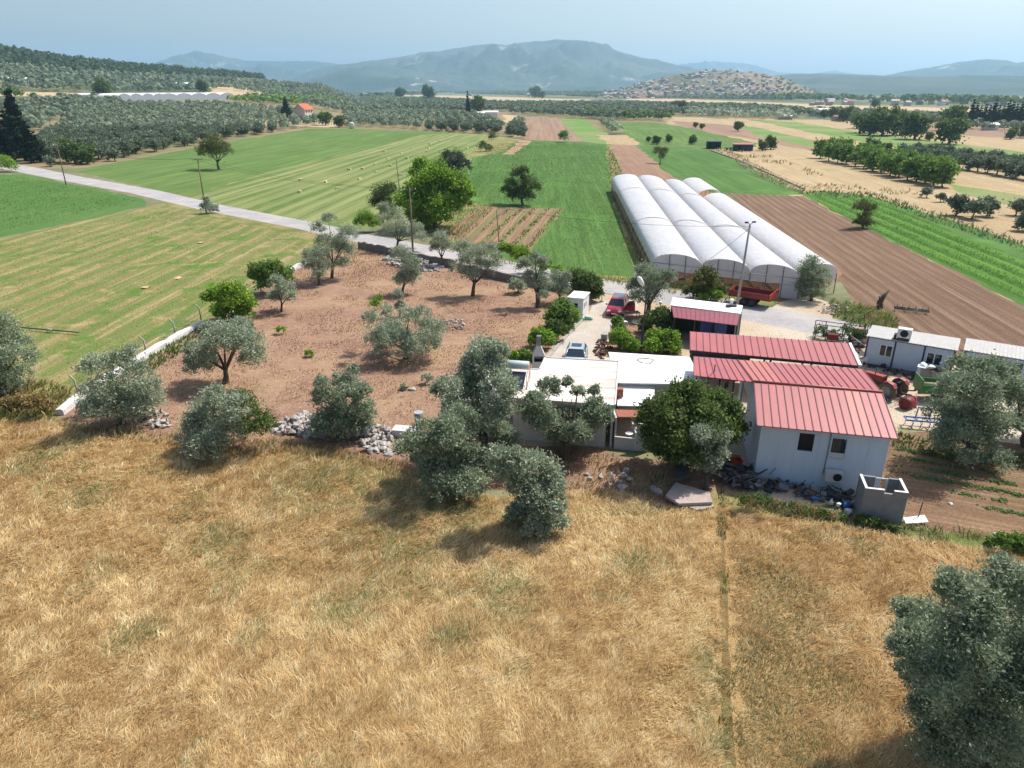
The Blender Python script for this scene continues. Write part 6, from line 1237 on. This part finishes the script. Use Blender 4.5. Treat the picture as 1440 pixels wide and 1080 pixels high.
heap('rubble_heap', '', '', [(538, 360), (560, 360), (590, 366), (622, 374), (618, 382), (580, 382), (545, 372)], 170, .32, 14)
heap('rubble_heap', '', '', [(626, 450), (655, 452), (660, 462), (640, 466), (626, 460)], 40, .14, 15)
heap('rubble_heap', '', '', [(640, 640), (665, 625), (690, 640), (690, 665), (665, 672), (645, 660)], 60, .22, 16)
heap('rubble_heap', '', '', [(1160, 428), (1190, 430), (1204, 440), (1180, 444), (1150, 440)], 55, .15, 17)
rr = random.Random(3)
for i, (u, v) in enumerate([(858, 668), (868, 664), (876, 670), (884, 676), (870, 680), (862, 676), (890, 682), (880, 664), (845, 672), (824, 668), (874, 688), (918, 690), (925, 694), (830, 674), (855, 684)]):
    mb = MB(); p = V3(at(u, v), 0); mb.rock((0, 0, .1), rr.uniform(.16, .3), i, flat=.7); o = mb.build('rock', ROCK); o.location = p; props(o, 'pale rock in the loose scatter on the bare ground below the fruit tree', 'rock', 'rocks scattered below the fruit tree')
def slabthing(name, label, cat, px, z, th, mat):
    pts = [at(u, v, z) for u, v in px]; mb = MB(); mb.slab([tuple(p) for p in pts], th); return props(mb.build(name, mat), label, cat)
slabthing('concrete_slab', 'broken pale concrete slab lying tilted at the edge of the dry grass', 'slab', [(936, 697), (955, 708), (1002, 706), (998, 692), (950, 678)], .35, .15, plain('pale_broken_slab', P(206, 188, 178), .95, var=.15, scale=1.5, bump=.3))
slabthing('concrete_slab', 'smaller concrete piece under the front edge of the broken slab', 'slab', [(962, 710), (980, 717), (1004, 712), (1000, 703)], .15, .12, CONC)
slabthing('white_panel', 'flat white panel lying on the ground right of the block hut', 'panel', [(1270, 728), (1274, 736), (1306, 734), (1300, 724)], .2, .05, WHITE)
slabthing('metal_sheet', 'grey metal sheet leaning under the pale young olive', 'panel', [(948, 655), (952, 675), (972, 668), (966, 650)], .6, .04, GREYM)
rd = V3(at(1290, 731), 0); mb = MB(); mb.tube([(rd.x, rd.y, 0), (rd.x + .05, rd.y, 1.1)], .03, 5); props(mb.build('stake', DKMETAL), 'thin dark stake standing beside the flat white panel', 'stake')
fb = V3(at(1406, 756), 0); mb = MB(); mb.rock((0, 0, .15), .35, 5, flat=.5); o = mb.build('feed_sack', WHITE); o.location = fb; o.scale = (1.4, .7, .8); props(o, 'crumpled white sack lying in the weeds near the right edge', 'sack')
mb = MB(); mb.rock((0, 0, .06), .12, 6); o = mb.build('plastic_bag', WHITE); o.location = V3(at(1336, 709), 0); props(o, 'small white bag lying alone on the garden earth', 'bag')
# scrap heap at the warehouse corner
rr = random.Random(8); mb = MB(); SC = [DKMETAL, GREYM, plain('worn_blue', P(84, 92, 108), .8), plain('worn_brown', P(110, 84, 76), .8), plain('mixed_plastic', P(120, 128, 136), .7), RUBBER]
for i in range(260):
    u = rr.uniform(1012, 1205) if i % 2 else rr.uniform(1012, 1070); v = 668 + (u - 1014) * .21 + rr.uniform(-14, 16) * (1 if u < 1080 else .5); p = at(u, v); k = 1 if u < 1080 else .5
    if rr.random() < .5: a = rr.uniform(0, 3.1); l = rr.uniform(.3, 1.1); z = rr.uniform(.05, .8) * k; mb.tube([(p.x, p.y, z), (p.x + l * math.cos(a), p.y + l * math.sin(a) * .6, max(.03, z + rr.uniform(-.4, .4) * k))], rr.uniform(.015, .045), 4, rr.randrange(6))
    else: mb.bbox((p.x, p.y, rr.uniform(.1, .6) * k), (rr.uniform(.15, .6), rr.uniform(.1, .5), rr.uniform(.04, .25)), (rr.uniform(-.6, .6), rr.uniform(-.6, .6), rr.uniform(0, 3)), rr.randrange(6))
props(mb.build('scrap_heap', SC), kind='stuff')
cr = V3(at(1032, 666), 0); CRT = thing('plastic_crate', 'tilted red crate on top of the scrap beside the warehouse', 'crate', cr + Vector((0, 0, .75)), R(25)); CRT.rotation_euler = (R(25), R(10), R(25))
for (x0, x1, y0, y1) in ((-.3, .3, -.2, -.17), (-.3, .3, .17, .2), (-.3, -.27, -.167, .167), (.27, .3, -.167, .167)): mb = MB(); mb.box(x0, x1, y0, y1, 0, .28); mb.build('side', ORANGE, CRT)
mb = MB(); mb.box(-.27, .27, -.17, .17, 0, .02); mb.build('base', ORANGE, CRT)
hoop = MB(); 
for i in range(3): a = V3(at(1050 + i * 12, 684 + i * 3), 0); hoop.tube([(a.x + 1.3 * math.cos(q) , a.y + .3 * math.sin(q) * 0 + i * .1, .75 * math.sin(q)) for q in np.linspace(.1, 3.0, 12)], .03, 5)
props(hoop.build('bent_hoops', GREYM), 'bent grey tunnel hoops arching over the weeds along the scrap', 'hoops')
rr = random.Random(12)
for i, (u, v, m_, lb_) in enumerate([(1145, 706, BLUEP, 'blue plastic sack in the weeds in front of the warehouse'), (1168, 712, WHITE, 'white plastic sack right of the blue one before the warehouse'), (1178, 714, WHITE, 'second white plastic sack before the air conditioner'), (1190, 716, BLUEP, 'blue and white bag beside the block hut'), (1191, 724, WALL, 'pale beige sack below the blue bag beside the hut'), (1200, 712, BEIGE, 'brown sack at the hut corner')]):
    mb = MB(); mb.rock((0, 0, .22), .26, 30 + i, flat=.9); o = mb.build('sack', m_); o.location = V3(at(u, v), 0); props(o, lb_, 'sack')
# things in the yard
def chair(label, p, rz, mat=WHITE):
    t = thing('plastic_chair', label, 'chair', p, rz)
    mb = MB(); mb.box(-.22, .22, -.22, .22, .42, .45); mb.build('seat', mat, t); mb = MB(); mb.hexa([(-.22, .19, .453), (.22, .19, .453), (.22, .23, .453), (-.22, .23, .453)], [(-.2, .27, .85), (.2, .27, .85), (.2, .3, .85), (-.2, .3, .85)]); mb.build('backrest', mat, t)
    for x in (-.19, .19):
        for y in (-.19, .19): mb = MB(); mb.tube([(x, y, .42), (x * 1.15, y * 1.15, 0)], .025, 5); mb.build('leg', mat, t)
    return t
chair('white plastic chair nearest the red shelter, left of the site cabin', V3(at(1212, 514), 0), R(200)); chair('white plastic chair against the wall of the left site cabin', V3(at(1228, 504), 0), R(-35)); chair('white chair behind the nearest plastic chair by the shelter', V3(at(1211, 506), 0), R(150)); chair('white garden chair beside the pointed bush near the drive', V3(at(878, 458), 0), R(120)); chair('second white chair by the drive, near the grey box', V3(at(862, 468), 0), R(100))
def boxthing(name, label, cat, p, sx, sy, sz, rz, mat, lid=None, z=0):
    t = thing(name, label, cat, V3(p, z), rz); mb = MB(); mb.box(-sx / 2, sx / 2, -sy / 2, sy / 2, 0, sz); mb.build('body', mat, t)
    mb = MB(); mb.box(-sx / 2 - .03, sx / 2 + .03, -sy / 2 - .03, sy / 2 + .03, sz + .003, sz + .06); mb.build('lid', lid or mat, t); return t
ca = math.atan2(c1d.y, c1d.x)
boxthing('storage_box', 'left grey storage box with white bags on top, in front of the site cabin', 'box', V3(at(1304, 536), 0), 1.2, .9, 1.05, ca, GREYB); boxthing('storage_box', 'right grey storage box with dark bags on top, in front of the site cabin', 'box', V3(at(1319, 540), 0), 1.1, .9, 1.05, ca, GREYB); boxthing('cabinet', 'pale blue cabinet at the left end of the grey boxes', 'cabinet', V3(at(1292, 534), 0), .5, .8, 1.1, ca, PANEL)
for i, (u, v, m_, lb_) in enumerate([(1300, 512, WHITE, 'white bag lying on the left grey storage box'), (1310, 516, WALL, 'cream bag lying between the two grey storage boxes'), (1322, 519, DARK, 'dark bag lying on the right grey storage box'), (1333, 540, DARK, 'dark bag on the ground right of the grey boxes'), (1336, 532, WHITE, 'white bundle right of the grey boxes'), (1300, 505, NAVY, 'navy bundle behind the grey boxes')]):
    z = 1.12 if i < 3 else .0; q = at(u, v, z + .15); mb = MB(); mb.rock((0, 0, .14), .36, 60 + i, flat=.5); o = mb.build('bag', m_); o.location = (q.x, q.y, z); props(o, lb_, 'bag')
heap('yard_clutter', '', '', [(1218, 515), (1240, 508), (1262, 518), (1290, 528), (1285, 536), (1240, 528)], 30, .16, 19, DKMETAL, .3)
heap('yard_clutter', '', '', [(1196, 470), (1216, 480), (1212, 500), (1195, 490)], 40, .25, 20, plain('clutter_mixed', P(120, 92, 92), .8, var=.4, scale=2), .5)
pt = V3(at(1265, 522), 0); PAL_ = thing('pallet', 'flat wooden pallet in the shade of the left site cabin', 'pallet', pt, ca)
for y in (-.4, 0, .4): mb = MB(); mb.box(-.9, .9, y - .15, y + .15, .12, .15); mb.build('board', WOOD, PAL_)
for x in (-.8, 0, .8): mb = MB(); mb.box(x - .05, x + .05, -.5, .5, 0, .117); mb.build('bearer', WOOD, PAL_)
CG = V3(at(1145, 478), 0); RK = thing('crop_rack', 'dark metal rack trailer filled with green plants beside the road', 'rack', CG, R(-18))
mb = MB()
for x in (0, .9, 2.4, 4.2): mb.tube([(x, 0, 0), (x, 0, 1.5)], .04, 5); mb.tube([(x, 1.2, 0), (x, 1.2, 1.5)], .04, 5)
for y in (0, 1.2): mb.tube([(0, y, 1.5), (4.2, y, 1.3)], .035, 5); mb.tube([(0, y, .4), (4.2, y, .4)], .035, 5)
mb.build('frame', DKMETAL, RK); rngr = np.random.default_rng(4)
link('plants', crown_mesh('plants', [(.5, .6, .6, .6), (1.6, .6, .5, .5), (2.8, .6, .7, .75), (3.7, .6, .6, .6)], 2200, .2, 'dkgreen', rngr), RK)
mb = MB(); mb.box(1.0, 1.9, -.5, -.1, .3, .8); mb.build('red_box', MAROON, RK)
OB = boxthing('fruit_bin', 'grey bin with orange red top beside the left end of the site cabin', 'bin', V3(at(1207, 476), 0), .8, .7, .8, R(-15), GREYM, ORANGE)
mb = MB(); q = at(1186, 480), at(1214, 494); mb.tube([tuple(V3(q[0], .9)), tuple(V3(q[1], .5))], .06, 6); props(mb.build('pipe', GREYM), 'long grey pipe slanting across the clutter left of the site cabin', 'pipe')
wt = V3(at(589, 602), 0); WT = thing('water_barrel', 'grey metal barrel standing on a pale plinth beside the olive clump', 'barrel', wt + Vector((0, .3, 0))); mb = MB(); mb.tube([(0, 0, 0), (0, 0, 1.0)], .3, 16); mb.build('drum', GREYM, WT); mb = MB(); mb.tube([(0, 0, 1.003), (0, 0, 1.04)], .31, 16); mb.build('lid', plain('barrel_lid', P(190, 196, 200), .5), WT)
boxthing('masonry_plinth', 'cream masonry trough left of the grey barrel', 'trough', V3(at(570, 612), 0), 1.5, .8, .45, R(-10), WALL)
HZ = V3(at(829, 450), 0); mb = MB(); mb.tube([(HZ.x - .3 + (.5 + .12 * math.sin(2.3 * a)) * math.cos(a), HZ.y + (.35 + .05 * math.cos(3 * a)) * math.sin(a), .04 + .012 * a) for a in np.linspace(0, 19, 70)], .035, 5); props(mb.build('garden_hose', TEAL), 'turquoise hose coiled on the drive beside the red car', 'hose')
boxthing('concrete_box', 'pale grey concrete box beside the chair on the drive edge', 'box', V3(at(850, 478), 0), .55, .9, .6, R(-15), CONC)
heap('brushwood', '', '', [(838, 482), (856, 478), (864, 500), (846, 506), (836, 496)], 60, .16, 22, plain('dead_brush', P(120, 84, 72), .95, var=.3), .3)
tb_ = V3(at(886, 449), 0); TB = thing('garden_table', 'weathered garden table with clutter on it, right of the red car', 'table', tb_, R(10)); mb = MB(); mb.box(-.9, .9, -.45, .45, .68, .73); mb.build('tabletop', WOOD, TB)
for x in (-.8, .8):
    for y in (-.38, .38): mb = MB(); mb.tube([(x, y, .68), (x, y, 0)], .035, 5); mb.build('leg', WOOD, TB)
mb = MB(); mb.rock((0, 0, .1), .22, 77); o = mb.build('bundle', BEIGE); o.location = tb_ + Vector((-.3, 0, .73)); props(o, 'yellowish bundle lying on the garden table', 'bundle')
slabthing('paving_slab', 'pale slab on the earth below the garden table', 'slab', [(888, 454), (904, 456), (904, 450), (890, 449)], .1, .08, CONC)
tk = V3(at(925, 462), 0); TKK = thing('garden_post', 'white painted post with a cap among dark shrubs left of the kitchen shed', 'post', tk); mb = MB(); mb.tube([(0, 0, 0), (.05, 0, 2.4)], .05, 6); mb.build('post', WHITE, TKK); mb = MB(); mb.tube([(.05, 0, 2.4), (.05, 0, 2.65)], .13, 8); mb.build('cap', WHITE, TKK)
# old stump and pipes
stp = V3(at(1237, 434), 0); ST = thing('dead_tree', 'short dead tree trunk leaning on the edge of the ploughed field', 'dead tree', stp); mb = MB(); mb.tube([(0, 0, -.1), (-.1, 0, .7), (.2, .1, 1.3), (.7, .2, 1.9)], [.35, .3, .22, .1], 8); mb.tube([(0, 0, .8), (-.25, .1, 1.3)], [.2, .06], 6); mb.build('trunk', BARK, ST)
pa, pb = V3(at(30, 464), .25), V3(at(112, 471), .25); IP = thing('irrigation_pipe', 'dark irrigation pipe with a pale joint lying on the mown field', 'pipe', pa); mb = MB(); mb.tube([(0, 0, 0), tuple(pb - pa)], .06, 6); mb.build('pipe', DKMETAL, IP); mb = MB(); c_ = (pb - pa) * .45; c2_ = (pb - pa) * .55; mb.tube([tuple(c_), tuple(c2_)], .13, 8); mb.build('joint', CONC, IP)
for (u, v, lb_) in [(205, 405, 'pale lump of straw left on the mown field'), (250, 392, 'second pale lump of straw farther up the mown field'), (282, 342, 'flattened straw lump near the top of the mown field')]:
    mb = MB(); mb.rock((0, 0, .08), .5, u, flat=.3); o = mb.build('straw_lump', plain('straw' + str(u), P(214, 194, 150), .95)); o.location = V3(at(u, v), 0); props(o, lb_, 'straw')
for (u, v, r_) in [(600, 540, .5), (435, 502, .4), (395, 470, .5), (345, 505, .35), (568, 548, .3)]:
    rngb = np.random.default_rng(u); p = V3(at(u, v), 0); o = link('sapling', crown_mesh('sapling', [(0, 0, r_ * .8, r_ * .8)], 320, .2, 'bright' if u % 2 else 'olive', rngb)); o.location = p
    props(o, {600: 'young sapling beside a pale stone in the orchard', 435: 'tiny sapling in the open brown orchard', 395: 'low green tuft in the orchard near the forked olive', 345: 'small plant under the forked olive', 568: 'sapling just left of the pale orchard stone'}[u], 'sapling')
mb = MB(); mb.rock((0, 0, .08), .4, 4, flat=.4); o = mb.build('rock', ROCK); o.location = V3(at(580, 548), 0); props(o, 'flat pale stone beside the sapling in the orchard', 'rock')

# ------------------------------------------------------------------ bales on the mown meadow
BALE = plain('hay', P(240, 222, 170, .85), .95, var=.2, scale=6, bump=.5)
mb = MB(); mb.hexa([(-.5, -.25, 0), (.5, -.25, 0), (.5, .25, 0), (-.5, .25, 0)], [(-.46, -.22, .42), (.46, -.22, .42), (.46, .22, .42), (-.46, .22, .42)]); bm_ = mb.mesh('hay_bale', BALE)
BL = [(422, 271), (423, 254), (458, 257), (475, 266), (491, 239), (506, 253), (510, 238), (530, 243), (528, 232), (550, 234), (546, 224), (572, 223), (564, 216), (563, 247), (580, 209), (603, 209), (600, 214), (604, 203), (640, 208), (657, 209), (618, 199), (540, 214)]
for i, (u, v) in enumerate(BL):
    o = link('hay_bale', bm_); o.location = V3(at(u, v), .01); o.rotation_euler = (0, 0, random.uniform(0, 3)); o.scale = (1.1,) * 3; props(o, 'small straw coloured bale lying on the striped mown meadow', 'hay bale', 'bales on the mown meadow')
mb = MB(); mb.rock((0, 0, .4), 1.3, 9, flat=.6); o = mb.build('earth_heap', plain('heap_earth', P(206, 176, 140), .95)); o.location = V3(at(697, 192), 0); props(o, 'pale heap of earth at the corner of the mown meadow', 'heap')

# ------------------------------------------------------------------ far buildings
def house(name, label, p, rz, sx, sy, h, rh, wallm, roofm, detail=True, group=None):
    t = thing(name, label, 'house', p, rz, group)
    mb = MB(); mb.box(-sx / 2, sx / 2, -sy / 2, sy / 2, -.3, h); mb.add([(-sx / 2, -sy / 2, h), (-sx / 2, sy / 2, h), (-sx / 2, 0, h + rh * .97), (sx / 2, -sy / 2, h), (sx / 2, sy / 2, h), (sx / 2, 0, h + rh * .97)], [(0, 2, 1), (3, 4, 5), (0, 3, 5, 2), (1, 2, 5, 4)]); mb.build('wall', wallm, t)
    o = .5; mb = MB()
    for s_ in (-1, 1): mb.slab([(-sx / 2 - o, s_ * (sy / 2 + o), h - rh * .1), (sx / 2 + o, s_ * (sy / 2 + o), h - rh * .1), (sx / 2 + o, 0, h + rh + .12), (-sx / 2 - o, 0, h + rh + .12)][::s_ * -1 if s_ > 0 else 1], .15)
    mb.build('roof', roofm, t)
    if detail:
        for x in (-sx * .3, 0, sx * .3):
            for z in (1.0, 4.0)[: 2 if h > 4.5 else 1]: mb = MB(); mb.box(x - .5, x + .5, -sy / 2 - .04, -sy / 2 - .003, z, z + 1.3); mb.build('window', GLASS, t)
        for z in (1.0, 4.0)[: 2 if h > 4.5 else 1]: mb = MB(); mb.box(sx / 2 + .003, sx / 2 + .04, -.6, .6, z, z + 1.3); mb.build('window', GLASS, t)
    return t
RTILE = plain('orange_roof_tile', P(226, 118, 84), .85, var=.08); CREAM = plain('cream_wall', P(232, 224, 214), .9); GWALL = plain('grey_wall', P(176, 172, 170), .9)
p = atT(428, 167); rh = house('house', 'two storey house with an orange red gabled roof beyond the green meadow', p, R(68), 9.5, 9, 6.4, 3.2, CREAM, RTILE)
mb = MB(); mb.box(4.3, 8.5, -3.5, 2, 2.6, 2.8); mb.build('veranda_roof', WHITE, rh)
for x, y in ((8.3, -3.3), (8.3, 1.8), (5.5, -3.3)): mb = MB(); mb.box(x - .12, x + .12, y - .12, y + .12, 0, 2.597); mb.build('veranda_post', WHITE, rh)
def farhouse(label, u, v, sx, sy, h, rz=0., roof=None, wallm=None, name='farm_building'):
    return house(name, label, atT(u, v), rz, sx, sy, h, h * .25, wallm or WHITE, roof or WMETAL, False)
farhouse('low white farm building among trees below the cypress mast', 690, 163, 12, 6, 3.2); farhouse('small white shed left of the low white farm building', 676, 164, 6, 4, 3)
farhouse('white building with grey roof in the groves right of centre', 1166, 164, 22, 10, 5, .2); farhouse('second white building beside the grey roofed one in the groves', 1150, 163, 12, 8, 5, .1, GWALL)
farhouse('small white hut before the cypress windbreak', 1391, 183, 7, 4, 3); farhouse('open shed with a rusty roof left of the small wood', 1183, 170, 12, 6, 3, 0, TILE, GWALL); farhouse('low pale shed on the far edge of the brown field', 1104, 168, 9, 5, 2.6, 0, None, GWALL)
farhouse('white shed on the slope above the far greenhouse', 258, 124, 16, 8, 5); farhouse('white shed among the groves at the far left', 24, 119, 18, 8, 5, .3); farhouse('small white house right of the far left shed', 78, 122, 10, 7, 4); farhouse('white hut among the far left groves', 63, 121, 6, 5, 3.5)
p = V3(at(1003, 209), 0); t = thing('shed', 'small black shed at the end of the green strip', 'shed', p, R(-8)); mb = MB(); wall(mb, (-2.6, -1.5), (2.6, -1.5), 0, 2.6, .12, [(.8, 2.2, .3, 2.1), (2.9, 4.4, .3, 2.1)]); wall(mb, (-2.6, 1.5), (2.6, 1.5), 0, 2.6, .12); wall(mb, (-2.48, -1.35), (-2.48, 1.5), 0, 2.6, .1); wall(mb, (2.6, -1.35), (2.6, 1.5), 0, 2.6, .1); mb.build('wall', DARK, t); mb = MB(); mb.slab([(-2.8, -1.8, 2.68), (2.8, -1.8, 2.68), (2.8, 1.8, 2.78), (-2.8, 1.8, 2.78)], .07); mb.build('roof', NAVY, t)
p = V3(at(1044, 212), 0); t = thing('shed', 'dark blue shed with a dull red roof right of the black shed', 'shed', p, R(-8)); mb = MB(); wall(mb, (-3.4, -1.5), (3.4, -1.5), 0, 2.3, .12, [(1.5, 2.6, 0, 2)]); wall(mb, (-3.4, 1.5), (3.4, 1.5), 0, 2.3, .12); wall(mb, (-3.28, -1.35), (-3.28, 1.5), 0, 2.3, .1); wall(mb, (3.4, -1.35), (3.4, 1.5), 0, 2.3, .1); mb.build('wall', NAVY, t); mb = MB(); mb.slab([(-3.7, -1.9, 2.35), (3.7, -1.9, 2.35), (3.7, 1.9, 2.7), (-3.7, 1.9, 2.7)], .08); mb.build('roof', RED, t)
p = V3(at(1024, 211), 0); t = thing('cart', 'low grey cart between the black shed and the blue shed', 'cart', p, 0); mb = MB(); mb.box(-1.3, 1.3, -.7, .7, .6, 1.0); mb.build('bed', GREYM, t); wheel(t, -.7, -.7, .35, .2); wheel(t, .7, -.7, .35, .2)
p = atT(495, 181); t = thing('water_tank', 'round white water tank at the edge of the meadow', 'water tank', p); mb = MB(); mb.tube([(0, 0, 0), (0, 0, 3.0), (0, 0, 3.05), (0, 0, 3.5)], [1.4, 1.4, 1.4, .5], 20); mb.build('tank', WHITE, t); mb = MB(); mb.tube([(0, 0, 3.5), (0, 0, 3.7)], .35, 10); mb.build('hatch', GREYM, t)
# far greenhouse on the slope
g0, g1 = atT(168, 142.5), atT(340, 141); FG = thing('greenhouse', 'far white greenhouse block standing among the groves on the left slope', 'greenhouse', g0, math.atan2((g1 - g0).y, (g1 - g0).x)); GL = (g1 - g0).length
fw = WMETAL
for k in range(9):
    mb = MB(); W_ = GL * .34 / 4; na = 8
    x0, x1, y0 = (k * W_, (k + 1) * W_, 0) if k < 4 else (GL * .34 + (k - 4) * GL * .66 / 5, GL * .34 + (k - 3) * GL * .66 / 5, 2 + k)
    for y in (y0, y0 + 60):
        for j in range(na + 1): a = math.pi * j / na; mb.v.append(((x0 + x1) / 2 - (x1 - x0) / 2 * math.cos(a), y, 3.2 + 3.0 * math.sin(a) + 0))
    b = len(mb.v); mb.v += [(x0, y0, -1), (x1, y0, -1), (x0, y0 + 60, -1), (x1, y0 + 60, -1)]
    for j in range(na): mb.f.append([j, j + 1, j + na + 2, j + na + 1]); mb.m.append(0); mb.sm.append(True)
    mb.f += [list(range(na + 1))[::-1] + [b, b + 1], [b, 0, na + 1, b + 2], [na, b + 1, b + 3, 2 * na + 1]]; mb.m += [1, 0, 0]; mb.sm += [False] * 3
    mb.build('tunnel', [fw, plain('far_end_film' + str(k), P(196, 202, 210), .5)], FG)

# ---- the village on the hill: every house its own object
rr = random.Random(21)
vm = []
VR = [plain('faded_tile', P(190, 158, 142), .9), plain('grey_tile', P(176, 166, 160), .9), plain('pale_flat_roof', P(214, 206, 198), .9), plain('orange_tile', P(206, 150, 122), .9)]
for k, (wm, rm) in enumerate([(WHITE, VR[0]), (CREAM, VR[3]), (CREAM, VR[2]), (GWALL, VR[1]), (WHITE, VR[2])]):
    mb = MB(); sx, sy, h, q = 9, 7, 5.5, 2.2; mb.box(-sx / 2, sx / 2, -sy / 2, sy / 2, -3, h, 0)
    mb.add([(-sx / 2 - .5, -sy / 2 - .5, h), (-sx / 2 - .5, sy / 2 + .5, h), (-sx / 2 - .5, 0, h + q), (sx / 2 + .5, -sy / 2 - .5, h), (sx / 2 + .5, sy / 2 + .5, h), (sx / 2 + .5, 0, h + q)], [(0, 2, 1), (3, 4, 5), (0, 3, 5, 2), (1, 2, 5, 4)], 1)
    for x in (-2.6, 0, 2.6):
        for z in (1, 3.6): mb.box(x - .45, x + .45, -sy / 2 - .05, -sy / 2 - .01, z, z + 1.2, 2)
    vm.append(mb.mesh('village_house', [wm, rm, GLASS]))
deps = bpy.context.evaluated_depsgraph_get(); hill = [o for o in COL.objects if o.name.startswith('hill')][-1]
from mathutils.bvhtree import BVHTree
me_ = hill.data; bvh = BVHTree.FromPolygons([v.co[:] for v in me_.vertices], [p.vertices[:] for p in me_.polygons])
def onhill(u, v):
    d = ray(u, v); hit = bvh.ray_cast(Vector((0, 0, CH)), Vector(d)); return hit[0]
cnt = 0
vus = [q[0] for q in VH]; vvs = [q[1] for q in VH]
while cnt < 235:
    u = rr.uniform(850, 1110); top = np.interp(u, vus, vvs); v = top + (142 - top) * rr.random() ** .8
    if v > 141: continue
    q = onhill(u, v)
    if q is None: continue
    o = link('village_house', rr.choice(vm)); o.location = q; o.rotation_euler = (0, 0, rr.uniform(-.6, .6)); s_ = rr.uniform(.6, .9); o.scale = (s_,) * 3
    props(o, 'small village house on the crowded stony hill at the foot of the mountains', 'house', 'houses on the village hill'); cnt += 1
ox, oy = [], []
for i in range(300):
    u = rr.uniform(850, 1165); top = np.interp(u, vus, vvs); q = onhill(u, top + (143 - top) * rr.random())
    if q is not None: ox.append(q.x); oy.append(q.y)
_T = T
def T(x, y):
    z = []
    for a, b in zip(np.atleast_1d(x), np.atleast_1d(y)):
        h_ = bvh.ray_cast(Vector((a, b, 900)), Vector((0, 0, -1))); z.append(h_[0].z if h_[0] is not None else 0.)
    return np.array(z)
mass('hill_scrub', np.array(ox), np.array(oy), 3.6, 'dkgreen', 77, nq=10, size=1.7); T = _T
vis = 0
while vis < 60:      # houses strung out along the foot of the hills
    u = rr.choice([rr.uniform(1130, 1440), rr.uniform(480, 900)]); v = rr.uniform(143, 149) if u > 1100 else rr.uniform(131, 136)
    q = atT(u, v); o = link('village_house', rr.choice(vm)); o.location = q; o.rotation_euler = (0, 0, rr.uniform(-.6, .6)); s_ = rr.uniform(.6, 1.1); o.scale = (s_,) * 3
    props(o, 'tiny pale house strung along the foot of the far hills', 'house', 'houses along the foot of the hills'); vis += 1

blades('weeds', [(1008, 714), (1020, 714), (1028, 850), (1046, 1080), (1050, 1180), (1004, 1180), (1010, 1080), (1008, 850)], 160, (.1, .3), .025, twocol((96, 116, 60), (150, 146, 92), (206, 180, 128), .3), 44, nearref=24, mask=lambda x, y, r: vn(x, y, 1.1, 71) > .62)
